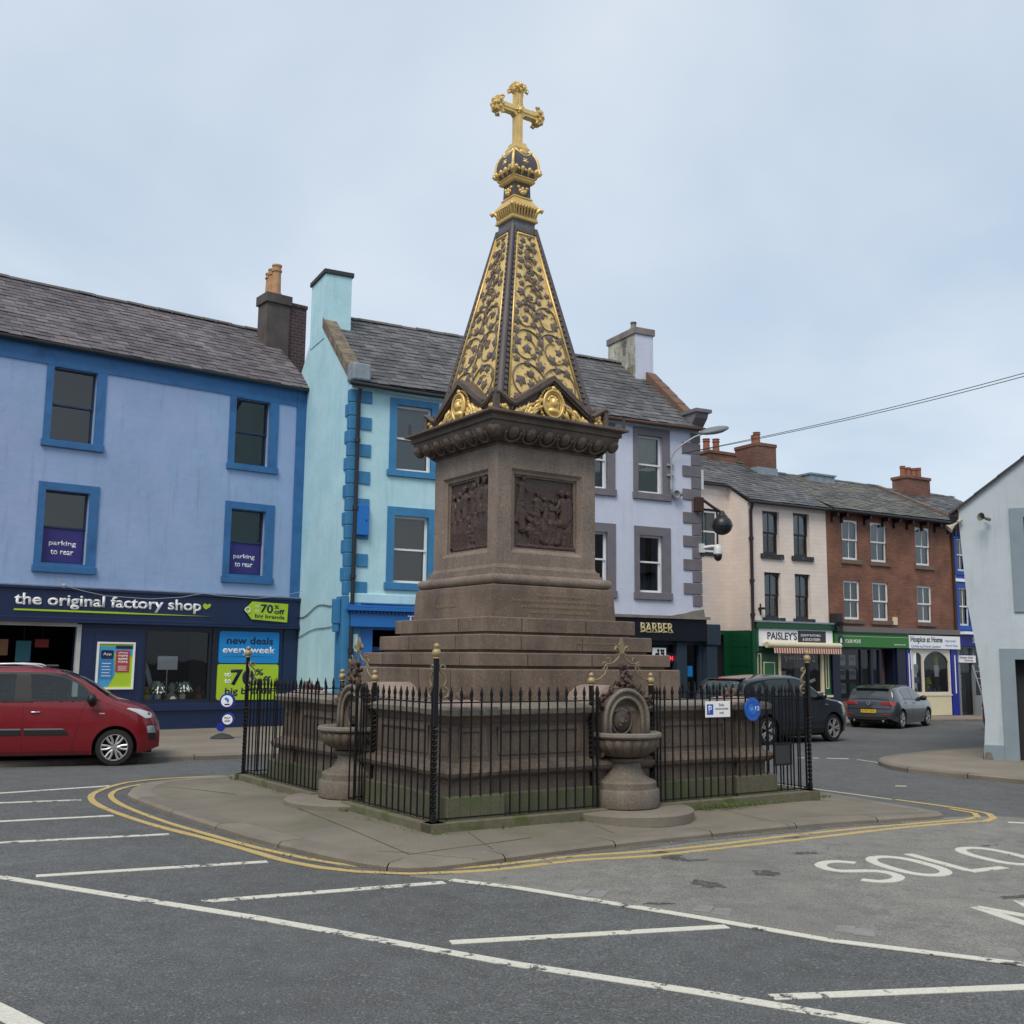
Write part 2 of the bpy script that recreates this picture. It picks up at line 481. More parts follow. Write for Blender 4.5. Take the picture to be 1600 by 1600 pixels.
def paint_mat(name, col, wear=0.5, under=(0.085, 0.088, 0.092)):
    m, t, b = nodes(name); N, Lk = t.nodes, t.links
    b.inputs['Roughness'].default_value = 0.7
    co = N.new('ShaderNodeTexCoord')
    n = N.new('ShaderNodeTexNoise'); n.inputs['Scale'].default_value = 9; n.inputs['Detail'].default_value = 9; n.inputs['Roughness'].default_value = 0.72
    n2 = N.new('ShaderNodeTexNoise'); n2.inputs['Scale'].default_value = 1.3; n2.inputs['Detail'].default_value = 3
    for q in (n, n2): Lk.new(co.outputs['Object'], q.inputs['Vector'])
    ad = N.new('ShaderNodeMath'); ad.operation = 'MULTIPLY_ADD'; ad.inputs[1].default_value = 0.45
    Lk.new(n2.outputs['Fac'], ad.inputs[0]); Lk.new(n.outputs['Fac'], ad.inputs[2])
    r = N.new('ShaderNodeValToRGB'); e = r.color_ramp.elements; e[0].position, e[1].position = 0.97-0.1*wear, 1.01-0.1*wear
    e[0].color = (*col, 1); e[1].color = (*under, 1); Lk.new(ad.outputs[0], r.inputs[0])
    n3 = N.new('ShaderNodeTexNoise'); n3.inputs['Scale'].default_value = 60; Lk.new(co.outputs['Object'], n3.inputs['Vector'])
    r3 = N.new('ShaderNodeValToRGB'); e = r3.color_ramp.elements; e[0].position, e[1].position = .3, .7; e[0].color = (.82, .82, .82, 1); e[1].color = (1.1, 1.1, 1.1, 1); Lk.new(n3.outputs['Fac'], r3.inputs[0])
    x = N.new('ShaderNodeMix'); x.data_type = 'RGBA'; x.blend_type = 'MULTIPLY'; x.inputs[0].default_value = 1; Lk.new(r.outputs[0], x.inputs[6]); Lk.new(r3.outputs[0], x.inputs[7])
    Lk.new(x.outputs[2], b.inputs['Base Color'])
    return m
P_WHITE = paint_mat('white_road_paint', (0.62, 0.605, 0.52), 1.65)
P_WHITE2 = paint_mat('white_bay_paint', (0.60, 0.59, 0.515), 0.9, (0.17, 0.17, 0.165))
P_YEL = paint_mat('yellow_road_paint', (0.50, 0.37, 0.14), 1.4, (0.15, 0.135, 0.105))

mb = MB()
xs = [-500, -200, -80, -40] + [-30+0.5*i for i in range(141)] + [60, 100, 200, 500]
ys = [-300, -20, 0, 10, 20, 30, 45, 70, 120, 700]
grid = [[mb.v((x, y, gz(min(max(x, -500), 60)))) for x in xs] for y in ys]
for j in range(len(ys)-1):
    for i in range(len(xs)-1):
        mb.bm.faces.new([grid[j][i], grid[j][i+1], grid[j+1][i+1], grid[j+1][i]])
struct('road', mb, A_ROAD)

def sheet(name, poly, dz, m):
    mb = MB()
    vs = [mb.bm.verts.new((p[0], p[1], 0)) for p in poly]
    f = mb.bm.faces.new(vs)
    bmesh.ops.triangulate(mb.bm, faces=[f])
    x0, x1 = min(p[0] for p in poly), max(p[0] for p in poly)
    k = math.ceil(x0)
    while k < x1:
        bmesh.ops.bisect_plane(mb.bm, geom=mb.bm.verts[:]+mb.bm.edges[:]+mb.bm.faces[:], plane_co=(k, 0, 0), plane_no=(1, 0, 0))
        k += 1.0
    for v in mb.bm.verts: v.co.z = gz(v.co.x)+dz
    bmesh.ops.recalc_face_normals(mb.bm, faces=mb.bm.faces[:])
    if mb.bm.faces and sum(f.normal.z for f in mb.bm.faces) < 0:
        bmesh.ops.reverse_faces(mb.bm, faces=mb.bm.faces[:])
    skirt(mb, 0.008)
    return struct(name, mb, m, fix=False)

def catmull(P, step=0.25, closed=False):
    P = [Vector((p[0], p[1], 0)) for p in P]; n = len(P); out = []
    for i in range(n if closed else n-1):
        a = P[(i-1) % n] if closed or i > 0 else P[0]*2-P[1]
        b, c = P[i], P[(i+1) % n]
        d = P[(i+2) % n] if closed or i+2 < n else c*2-b
        k = max(1, int((c-b).length/step))
        for j in range(k):
            t = j/k
            out.append(0.5*((2*b)+(c-a)*t+(2*a-5*b+4*c-d)*t*t+(3*b-a-3*c+d)*t**3))
    if not closed: out.append(P[-1])
    return out

def strip_into(mb, pts, w, dz=0.006, jit=0.0):
    n = len(pts); L, Rr = [], []
    for i, p in enumerate(pts):
        d = (pts[min(i+1, n-1)]-pts[max(i-1, 0)]); d.z = 0; d.normalize(); nn = Vector((-d.y, d.x, 0))
        ww = w*(1+random.uniform(-jit, jit))
        a, b = p+nn*ww/2, p-nn*ww/2
        L.append(mb.v((a.x, a.y, gz(a.x)+dz))); Rr.append(mb.v((b.x, b.y, gz(b.x)+dz)))
    for i in range(n-1):
        mb.bm.faces.new([Rr[i], Rr[i+1], L[i+1], L[i]])

def gline(pix, dz=0, ext0=0, ext1=0, smooth=False):
    P = [gpt(x, y, dz) for x, y in pix]
    for p in P: p.z = 0
    if ext0: P[0] = P[0]+(P[0]-P[1]).normalized()*ext0
    if ext1: P[-1] = P[-1]+(P[-1]-P[-2]).normalized()*ext1
    if smooth: return catmull(P)
    out = []
    for a, b in zip(P[:-1], P[1:]):
        k = max(1, int((b-a).length/0.25))
        out += [a+(b-a)*(j/k) for j in range(k)]
    return out+[P[-1]]

# parking bay surface (older asphalt, right of the long white line)
bay_line = gline([(705, 1376), (800, 1387), (1100, 1436), (1300, 1471), (1600, 1508)], ext1=6)
bay = [Vector((-0.9, 9.75, 0))]+bay_line+[Vector((14, 6, 0)), Vector((11.5, 12.2, 0)), Vector((6.35, 14.3, 0)), Vector((5.2, 14.0, 0)), Vector((3.7, 13.1, 0)), Vector((1.2, 11.6, 0))]
sheet('parking_bay_surface', [(p.x, p.y) for p in bay], 0.004, A_BAY)

# white markings
mb = MB()
strip_into(mb, gline([(0, 1370.5), (190, 1401), (400, 1434), (800, 1506), (1100, 1552), (1350, 1595)], ext0=6, ext1=4), 0.105, 0.004, 0.03)
strip_into(mb, bay_line, 0.095, 0.009, 0.03)
for a, b in (((56, 1369), (417.5, 1346.5)), ((315, 1409), (694, 1379)), ((704, 1473), (1136, 1448)), ((1206, 1558.5), (1640, 1541)), ((-260, 1330), (264, 1303.5)), ((-260, 1297), (177, 1274.5)), ((-200, 1262), (127, 1250)), ((-200, 1253), (172, 1228)), ((1575, 1285), (1690, 1291)), ((1245, 1184), (1279, 1184.6)), ((1292, 1184.8), (1326, 1185.8)), ((1399, 1228), (1416, 1228.6))):
    w = 0.075 if b[1] < 1235 and a[0] > 1000 else 0.105
    strip_into(mb, gline([a, b]), w, 0.004, 0.03)
strip_into(mb, gline([(-60, 1552), (0, 1580), (60, 1612)], ext0=2, ext1=2), 0.13, 0.004, 0.04)
skirt(mb); struct('white_road_marking', mb, P_WHITE)
mb = MB()
strip_into(mb, gline([(1340, 1187), (1380, 1193), (1431, 1204), (1510, 1213), (1600, 1221.5)], ext1=6, smooth=True), 0.06, 0.004, 0.05)
strip_into(mb, gline([(1262, 1231.4), (1330, 1240.6), (1393, 1249.2)], ext0=2), 0.06, 0.004, 0.05)
skirt(mb); struct('faded_edge_line', mb, paint_mat('faded_line_paint', (0.50, 0.46, 0.34), 1.0))

# double yellow lines round the island
mb = MB()
outer = [(420, 1210), (330, 1213.5), (260, 1217), (200, 1223), (158, 1235), (142, 1246), (158, 1261), (230, 1287), (330, 1313), (400, 1333), (450, 1347), (500, 1356.5), (560, 1363), (640, 1366.5), (720, 1363.5), (800, 1357.5), (900, 1345.5), (1015, 1338.5), (1100, 1329), (1250, 1312.5), (1400, 1295), (1500, 1286), (1540, 1284), (1553, 1279), (1545, 1272.5), (1500, 1264), (1400, 1250)]
inner = [(400, 1212.5), (330, 1216), (260, 1221), (200, 1230), (174, 1241), (186, 1256), (250, 1282), (330, 1306), (400, 1325), (470, 1340.5), (530, 1351), (600, 1358.5), (680, 1359.5), (740, 1356), (800, 1350), (900, 1338.5), (1015, 1331), (1100, 1323), (1235, 1306.5), (1345, 1295), (1450, 1286), (1510, 1281), (1528, 1277), (1522, 1271), (1485, 1264.5)]
strip_into(mb, gline(outer, smooth=True), 0.085, 0.009, 0.10)
strip_into(mb, gline(inner, smooth=True), 0.075, 0.009, 0.10)
skirt(mb); struct('double_yellow_line', mb, P_YEL)

# painted letters SOLO / MC
o = gpt(1330, 1379); e = gpt(1582, 1352); u_ = (e-o); u_.z = 0; Lw = u_.length; u_.normalize()
tl = gpt(1412, 1340); v_ = Vector((-0.34, 0.94, 0))
p_s = gpt(1275, 1362)
def road_text(body, org, udir, vdir, width, height):
    t = text_mb(body, width, height, depth=0.0, offset=0.0)
    for v in t.bm.verts:
        p = org+udir*v.co.x+vdir*v.co.z
        v.co = (p.x, p.y, gz(p.x)+0.010)
    struct('road_lettering', t, P_WHITE2)
v_ = (tl-(o+u_*1.05)); v_.z = 0; Lh = v_.length; v_.normalize()
def letters(mb, s, org, w, h, gap, st=0.11):
    """block letters S, O, L, M, C drawn as painted strips"""
    x = 0
    def st_(pl):
        P = [org+u_*(x+a*w)+v_*(b*h) for a, b in pl]
        Q = []
        if len(P) > 5: strip_into(mb, catmull(P, .06), st, 0.009, 0.03); return
        for a, b in zip(P[:-1], P[1:]):
            k = max(1, int((b-a).length/0.1)); Q += [a+(b-a)*(j/k) for j in range(k)]
        strip_into(mb, Q+[P[-1]], st, 0.009, 0.04)
    for ch in s:
        if ch == 'O': st_([(0.5+0.5*math.cos(t*PI/14), 0.5+0.5*math.copysign(abs(math.sin(t*PI/14))**0.7, math.sin(t*PI/14))) for t in range(29)])
        if ch == 'S': st_([(0.95, 0.84), (0.72, 0.98), (0.4, 1.0), (0.1, 0.9), (0.03, 0.73), (0.15, 0.58), (0.5, 0.5), (0.85, 0.42), (0.97, 0.27), (0.9, 0.1), (0.6, 0), (0.28, 0.02), (0.05, 0.16)])
        if ch == 'L': st_([(0.05, 1.0), (0.05, 0.03)]); st_([(0.0, 0.0), (1.0, 0.0)])
        if ch == 'M': st_([(0.0, 0), (0.06, 1.0)]); st_([(0.06, 1.0), (0.5, 0.3)]); st_([(0.5, 0.3), (0.94, 1.0)]); st_([(0.94, 1.0), (1.0, 0)])
        if ch == 'C': st_([(0.98, 0.8), (0.75, 0.98), (0.35, 0.98), (0.05, 0.75), (0.0, 0.5), (0.05, 0.25), (0.35, 0.02), (0.75, 0.02), (0.98, 0.2)])
        x += w+gap
u_ = Vector((0.875, 0.484, 0)).normalized(); v_ = Vector((-0.30, 0.954, 0)).normalized()
mb = MB(); letters(mb, 'SOLO', Vector((3.20, 9.76, 0)), 0.50, 0.92, 0.16)
skirt(mb); struct('road_lettering', mb, P_WHITE2)
mb = MB(); letters(mb, 'MC', Vector((3.97, 8.08, 0)), 0.62, 0.82, 0.2)
skirt(mb); struct('road_lettering', mb, P_WHITE2)

# granite setts showing through along the bay line, tar patches
mb = MB()
for px, py, w, h in ((908, 1394.5, .22, .11), (934, 1398, .24, .11), (1100, 1421, .22, .11), (1129, 1425.5, .24, .11), (1322, 1453, .22, .12), (1352, 1458, .24, .12), (1575, 1489, .28, .14)):
    p = gpt(px, py)
    w, h = .15, .24
    q = [p+Vector((.93, -.37, 0))*a+Vector((.37, .93, 0))*b for a, b in ((-w/2, -h/2), (w/2, -h/2+.01), (w/2-.02, h/2), (-w/2+.01, h/2-.02))]
    mb.face([(k.x, k.y, gz(k.x)+0.0085) for k in q])
skirt(mb); struct('granite_sett', mb, mat('granite_sett', (0.225, 0.222, 0.212), 0.8, var=0.2, vscale=8, bump=0.2))
mb = MB()
rng = random.Random(3)
def blob(px, py, rx, ry, ang=0.0, dz=0.0072):
    p = gpt(px, py); K = 44; pts = []; ph = [rng.uniform(0, 6.3) for q in range(4)]
    for k in range(K):
        a = 2*PI*k/K; q = 1+.22*math.sin(2*a+ph[0])+.16*math.sin(5*a+ph[1])+.12*math.sin(9*a+ph[2])+rng.uniform(-.1, .1)
        x, y = rx*q*math.cos(a), ry*q*math.sin(a)
        pts.append((p.x+x*math.cos(ang)-y*math.sin(ang), p.y+x*math.sin(ang)+y*math.cos(ang)))
    c = mb.v((p.x, p.y, gz(p.x)+dz)); ring = [mb.v((x, y, gz(x)+dz)) for x, y in pts]
    for k in range(K): mb.bm.faces.new([c, ring[k], ring[(k+1) % K]])
blob(1197, 1365, .10, .16, .3); blob(1105, 1382.5, .13, .15, .2); blob(1045, 1338, .13, .26, .5); blob(1086, 1345, .12, .05, .4); blob(1258, 1334, .17, .05, .3); blob(1240, 1310, .12, .03, .4, 0.016); blob(1545, 1322, .12, .04, .2); blob(1595, 1402, .2, .06, .4); blob(1028, 1413, .12, .035, .2)
tarm = mat('fresh_tar', (0.085, 0.081, 0.079), 0.85, var=0.4, vscale=9, bump=0.6, bscale=70, fine=.4, fscale=50)
_t = tarm.node_tree; _n = _t.nodes.new('ShaderNodeTexNoise'); _n.inputs['Scale'].default_value = 14; _n.inputs['Detail'].default_value = 8; _n.inputs['Roughness'].default_value = .75
_c = _t.nodes.new('ShaderNodeTexCoord'); _t.links.new(_c.outputs['Object'], _n.inputs['Vector'])
_r = _t.nodes.new('ShaderNodeValToRGB'); _r.color_ramp.elements[0].position = .40; _r.color_ramp.elements[1].position = .56; _t.links.new(_n.outputs['Fac'], _r.inputs[0]); _t.links.new(_r.outputs[0], _t.nodes['Principled BSDF'].inputs['Alpha'])
struct('tar_patch', mb, tarm)

# island
isl_px = [(350, 1211), (300, 1214), (230, 1222), (206, 1230), (199, 1238), (230, 1252), (300, 1276), (400, 1306), (500, 1330), (560, 1343), (605, 1349.5), (640, 1351), (680, 1349.5), (740, 1342.5), (850, 1328), (1000, 1310.5), (1150, 1295), (1300, 1281.5), (1400, 1275.5), (1462, 1271.5)]
isl = [gpt(x, y, 0.072) for x, y in isl_px]+[Vector((5.56, 14.0, 0)), Vector((5.58, 14.15, 0)), Vector((5.45, 14.45, 0)), Vector((4.98, 15.35, 0)), Vector((4.3, 16.7, 0)), Vector((2.3, 19.6, 0)), Vector((1.4, 20.3, 0)), Vector((0.4, 20.3, 0)), Vector((-2.6, 18.2, 0))]
isl = catmull(isl, 0.3, closed=True)
n = len(isl)
def inset(P, d):
    out = []; n = len(P)
    for i in range(n):
        t = P[(i+1) % n]-P[i-1]; t.z = 0; t.normalize(); nv = Vector((-t.y, t.x, 0))*d
        for sc in (1, .85, .7, .55, .4, .25, .1):
            q = P[i]+nv*sc
            if d*d < .002 or min((q-w).length for w in P) >= abs(d)*sc*.93: break
        out.append(q)
    return out
area = sum(isl[i].x*isl[(i+1) % n].y-isl[(i+1) % n].x*isl[i].y for i in range(n))
sg = 1 if area > 0 else -1
inn = inset(isl, 0.30*sg); i04 = inset(isl, 0.035*sg)
for i, p_ in enumerate(isl):
    if p_.x > 5.0 and p_.y < 15.1:
        dv = Vector((4.2, 14.6, 0))-Vector((p_.x, p_.y, 0)); dv.normalize()
        inn[i] = p_+dv*.30; i04[i] = p_+dv*.035
def isl_dist(x, y):
    best = 9
    for i in range(n):
        a, b = isl[i], isl[(i+1) % n]; dx, dy = b.x-a.x, b.y-a.y
        t = max(0, min(1, ((x-a.x)*dx+(y-a.y)*dy)/(dx*dx+dy*dy+1e-9)))
        best = min(best, math.hypot(x-a.x-dx*t, y-a.y-dy*t))
    return best
def isl_z(x, y):
    t = max(0, min(1, (isl_dist(x, y)-.28)/1.0)); return gz(x)+0.069+0.046*t*t*(3-2*t)
mb = MB()
f_ = mb.bm.faces.new([mb.bm.verts.new((p.x, p.y, 0)) for p in inset(isl, 0.06*sg)])
bmesh.ops.triangulate(mb.bm, faces=[f_])
for ax, lo, hi in ((0, -6, 6), (1, 9, 21)):
    k = lo
    while k < hi:
        co = [0, 0, 0]; co[ax] = k; no = [0, 0, 0]; no[ax] = 1
        bmesh.ops.bisect_plane(mb.bm, geom=mb.bm.verts[:]+mb.bm.edges[:]+mb.bm.faces[:], plane_co=co, plane_no=no); k += .3
for v in mb.bm.verts: v.co.z = isl_z(v.co.x, v.co.y)
bmesh.ops.recalc_face_normals(mb.bm, faces=mb.bm.faces[:])
if sum(q.normal.z for q in mb.bm.faces) < 0: bmesh.ops.reverse_faces(mb.bm, faces=mb.bm.faces[:])
struct('island_pavement', mb, A_FLAG, fix=False, smooth=True)
def kerb_ring(name, outer_, mid_, inner_, ztop, every, m, closed=True):
    mb = MB(); n = len(outer_)
    i = 0
    while i < (n if closed else n-1):
        j = min(i+every, n if closed else n-1)
        idx = [k % n for k in range(i, j+1)]
        L = []
        for q, k in enumerate(idx):
            sh = 0.006 if q == 0 else (-0.006 if q == len(idx)-1 else 0)
            d = outer_[(k+1) % n]-outer_[k]; d.z = 0; d = d.normalized()*sh
            if closed and outer_[k].x > 4.9: d = d*0
            row = []
            for P, z in ((outer_, -0.05), (outer_, ztop-0.03), (mid_, ztop), (inner_, ztop), (inner_, ztop-0.06)):
                p = P[k]+d; row.append(mb.v((p.x, p.y, gz(p.x)+z)))
            L.append(row)
        for a, b in zip(L[:-1], L[1:]):
            for q in range(4): mb.bm.faces.new([a[q], b[q], b[q+1], a[q+1]])
        i = j
    return struct(name, mb, m, auto=40)
kerb_ring('island_kerb', isl, i04, inn, 0.072, 4, A_KERB)
mb = MB()
for a, b in (((370, 1243), (250, 1225)), ((460, 1263), (640, 1331)), ((590, 1325), (760, 1338)), ((640, 1331), (830, 1306)), ((730, 1301), (770, 1322)), ((930, 1289), (960, 1298)), ((1250, 1273), (1450, 1266)), ((1130, 1266), (1240, 1285))):
    strip_into(mb, gline([a, b], 0.10), 0.010, 0.0, 0.4)
for v in mb.bm.verts: v.co.z = isl_z(v.co.x, v.co.y)+.004
struct('paving_joint', mb, mat('paving_seam', (.085, .075, .06), .95))
# grit in the gutter by the island
mb = MB()
out2 = inset(isl, -0.07*sg)
seg = [p for p in out2 if p.y < 13.6 and p.x > -3]
seg.sort(key=lambda p: p.x)
strip_into(mb, seg, 0.13, 0.0075, 0.6); skirt(mb)
struct('gutter_grit', mb, A_GRIT)
mb = MB()
for k in range(330):
    p = rng.choice(seg); x, y = p.x+rng.gauss(0, .07), p.y+rng.gauss(0, .07)
    s = rng.uniform(.004, .012)
    mb.sphere((x, y, gz(x)+.008+s*.3), s, 5, sz=.6)
struct('loose_gravel', mb, mat('loose_stone', (0.17, 0.16, 0.145), .9, island=.5))

# other pavements
def pavement(name, P, closed_from, ztop=0.1):
    """P: polygon; the first closed_from points are the kerb edge"""
    edge = catmull(P[:closed_from], 0.4)
    rest = [Vector((p[0], p[1], 0)) for p in P[closed_from:]]
    allp = edge+rest
    ar = sum(allp[i].x*allp[(i+1) % len(allp)].y-allp[(i+1) % len(allp)].x*allp[i].y for i in range(len(allp)))
    s = 1 if ar > 0 else -1
    def ins(d):
        out = []
        for i in range(len(edge)):
            t = edge[min(i+1, len(edge)-1)]-edge[max(i-1, 0)]; t.normalize(); out.append(edge[i]+Vector((-t.y, t.x, 0))*d*s)
        return out
    kerb_ring(name+'_kerb', edge, ins(0.03), ins(0.15), ztop, 3, A_KERB, closed=False)
    sheet(name+'_pavement', [(p.x, p.y) for p in ins(0.14)+rest], ztop-0.004, A_FLAG2)
pavement('shop_front', [(-26, 8.7), (-15, 15), (-8.69, 18.6), (-6.51, 19.95), (-5.02, 20.75), (-1, 23.4), (2, 26), (5, 29), (8.6, 32.4), (9.4, 34), (9.2, 36), (12, 50), (-30, 50)], 11, 0.10)
pavement('terrace', [(6, 40), (7.6, 34.6), (8.6, 33.9), (10.9, 35.44), (14.89, 38.79), (17.45, 40.4), (24, 44.5), (34, 50.5), (34, 60), (6, 60)], 8, 0.10)
pavement('corner', [(22, 33), (14, 28.2), (11.2, 25.7), (9.48, 24.25), (7.87, 22.55), (7.36, 21.7), (7.2, 20.8), (7.32, 20.0), (7.94, 19.13), (8.68, 18.35), (14, 12.8), (22, 5), (40, 5), (40, 33)], 12, 0.10)
# ---------------------------------------------------------------- building helpers
def put(o, M, label, cat, group=None):
    o.matrix_world = M; tag(o, label, cat, group)

def wall_holes(mb, x0, x1, z0, z1, holes, depth=0.25, y=0.0):
    xs = sorted({x0, x1, *[min(max(h[0], x0), x1) for h in holes], *[min(max(h[1], x0), x1) for h in holes]})
    zs = sorted({z0, z1, *[h[2] for h in holes], *[h[3] for h in holes]})
    for i in range(len(xs)-1):
        for j in range(len(zs)-1):
            cx, cz = (xs[i]+xs[i+1])/2, (zs[j]+zs[j+1])/2
            if any(h[0] < cx < h[1] and h[2] < cz < h[3] for h in holes): continue
            mb.face([(xs[i], y, zs[j]), (xs[i+1], y, zs[j]), (xs[i+1], y, zs[j+1]), (xs[i], y, zs[j+1])])
    for a, b, c, d in holes:
        for P in (((a, c), (b, c)), ((b, c), (b, d)), ((b, d), (a, d)), ((a, d), (a, c))):
            (p, q), (r, s) = P
            mb.face([(p, y, q), (p, y+depth, q), (r, y+depth, s), (r, y, s)])

def slates(mb, x0, x1, z0, run, rise, y0=-0.2, w=0.32, gauge=0.2, rng=random, drift=0.0, skip=()):
    """slates on a roof plane: eave at (y0, z0), climbing run back and rise up"""
    Ls = math.hypot(run, rise); ny, nz_ = -rise/Ls, run/Ls; n = int(Ls/gauge)+1
    for k in range(n):
        a0, a1 = k*gauge, min((k+1)*gauge+0.09, Ls+0.02)
        off = (k % 2)*w/2+rng.uniform(-.03, .03)
        x = x0-off
        while x < x1:
            xa, xb = max(x+0.004, x0), min(x+w-0.004, x1)
            x += w
            if xb-xa < 0.03: continue
            l0 = 0.022+rng.uniform(-.006, .012); l1 = 0.004
            dz = rng.uniform(-.012, .012) if rng.random() < .85 else rng.uniform(-.035, .03)
            f = lambda a, l, X: (X, y0+run*a/Ls+ny*l, z0+rise*a/Ls+nz_*l+drift*math.sin(X*0.5))
            A, B = f(a0+dz, l0, xa), f(a0+dz+rng.uniform(-.008, .008), l0, xb)
            Cc, D = f(a1, l1, xb), f(a1, l1, xa)
            A2, B2 = f(a0+dz, l0-.018, xa), f(a0+dz, l0-.018, xb)
            va, vb, vc, vd, ve, vf = [mb.v(p) for p in (A, B, Cc, D, A2, B2)]
            mb.bm.faces.new([va, vb, vc, vd]); mb.bm.faces.new([ve, vf, vb, va])

def slate_mat(name, a, b_):
    m, t, b = nodes(name); N, Lk = t.nodes, t.links
    b.inputs['Roughness'].default_value = 0.62
    g = N.new('ShaderNodeNewGeometry'); r = N.new('ShaderNodeValToRGB'); e = r.color_ramp.elements
    e[0].color = (*a, 1); e[1].color = (*b_, 1); e[0].position, e[1].position = 0.1, 0.9
    Lk.new(g.outputs['Random Per Island'], r.inputs[0])
    co = N.new('ShaderNodeTexCoord'); n = N.new('ShaderNodeTexNoise'); n.inputs['Scale'].default_value = .55; n.inputs['Detail'].default_value = 8; n.inputs['Roughness'].default_value = .65
    Lk.new(co.outputs['Object'], n.inputs['Vector']); r2 = N.new('ShaderNodeValToRGB'); e = r2.color_ramp.elements; e[0].position, e[1].position = .3, .7
    e[0].color = (.62, .62, .62, 1); e[1].color = (1.35, 1.32, 1.25, 1); Lk.new(n.outputs['Fac'], r2.inputs[0])
    x = N.new('ShaderNodeMix'); x.data_type = 'RGBA'; x.blend_type = 'MULTIPLY'; x.inputs[0].default_value = 1
    Lk.new(r.outputs[0], x.inputs[6]); Lk.new(r2.outputs[0], x.inputs[7])
    n3 = N.new('ShaderNodeTexNoise'); n3.inputs['Scale'].default_value = 7; n3.inputs['Detail'].default_value = 5; Lk.new(co.outputs['Object'], n3.inputs['Vector'])
    r3 = N.new('ShaderNodeValToRGB'); e = r3.color_ramp.elements; e[0].position, e[1].position = .62, .72; e[0].color = (0, 0, 0, 1); e[1].color = (.55, .55, .55, 1); Lk.new(n3.outputs['Fac'], r3.inputs[0])
    y = N.new('ShaderNodeMix'); y.data_type = 'RGBA'; Lk.new(r3.outputs[0], y.inputs[0]); Lk.new(x.outputs[2], y.inputs[6]); y.inputs[7].default_value = (.15, .145, .12, 1)
    Lk.new(y.outputs[2], b.inputs['Base Color'])
    return m
S_PURP = slate_mat('purple_slate', (0.080, 0.070, 0.080), (0.155, 0.136, 0.150))
S_GREY = slate_mat('grey_slate', (0.066, 0.067, 0.075), (0.132, 0.132, 0.142))
S_MOSS = slate_mat('mossy_slate', (0.075, 0.075, 0.072), (0.155, 0.15, 0.13))

def roof(parent, x0, x1, z0, run, rise, m, depth, y0=-0.22, seed=1, gauge=0.235, w=0.32, ridge=True, label=None, drift=0.0, ends=True):
    mb = MB(); rg = random.Random(seed)
    slates(mb, x0, x1, z0, run-y0, rise, y0, w, gauge, rg, drift)
    # underlay, back slope and closing ends
    zr = z0+rise
    mb.face([(x0, y0+.02, z0-.02), (x1, y0+.02, z0-.02), (x1, run, zr-.02), (x0, run, zr-.02)])
    mb.face([(x0, run, zr), (x1, run, zr), (x1, depth, z0), (x0, depth, z0)])
    if ends: mb.face([(x0, y0+.03, z0-.05), (x0, run, zr-.03), (x0, depth, z0-.05)]); mb.face([(x1, y0+.03, z0-.05), (x1, depth, z0-.05), (x1, run, zr-.03)])
    o = part('roof', mb, m, parent, fix=False, label=label)
    if ridge:
        mb = MB(); x = x0
        while x < x1:
            xe = min(x+.45, x1); dz = rg.uniform(-.012, .012)
            mb.lathe([(0.12, x+.004), (0.12, xe-.004)], 8, (0, run, zr-.05+dz), 0.2, PI-.2, axis='x')
            x += .45
        part('ridge_tile', mb, mat('ridge_stone', (0.12, 0.115, 0.115), .85, var=.3, vscale=3), o)
    return o

def gutter(parent, x0, x1, y, z, m, drop=0.0, r=.06):
    mb = MB()
    K = 10
    mb.tube([(x0+(x1-x0)*i/K, y, z-drop*math.sin(PI*i/K)) for i in range(K+1)], r, 8)
    return part('gutter', mb, m, parent, auto=50)

def downpipe(parent, pts, m, r=.045, collars=()):
    mb = MB(); mb.tube(pts, r, 10)
    for c in collars: mb.lathe([(r*1.5, -.05), (r*1.5, .05)], 10, c)
    return part('downpipe', mb, m, parent, auto=50)

def chimney(parent, x0, x1, y0, y1, z0, z1, m, cap=0.06, caph=.16, capm=None, pots=(), potm=None, pr=.13, ph=.75, band=None):
    mb = MB(); mb.box(x0, x1, y0, y1, z0, z1)
    o = part('chimney', mb, m, parent)
    mb = MB(); mb.box(x0-cap, x1+cap, y0-cap, y1+cap, z1+.002, z1+caph)
    part('chimney_cap', mb, capm or m, o, bevel=.015)
    for p in pots:
        h = p[2] if len(p) > 2 else ph
        mb = MB(); mb.lathe([(pr*1.15, 0), (pr*1.15, .05), (pr*.95, .06), (pr*.85, h*.75), (pr*1.05, h*.78), (pr*1.05, h*.83), (pr*.85, h*.85), (pr*.9, h*.94), (pr*1.02, h*.95), (pr*1.02, h), (pr*.8, h), (pr*.75, h-.2)], 14, (p[0], p[1], z1+caph))
        part('chimney_pot', mb, potm or M_POT, o, auto=40)
    return o

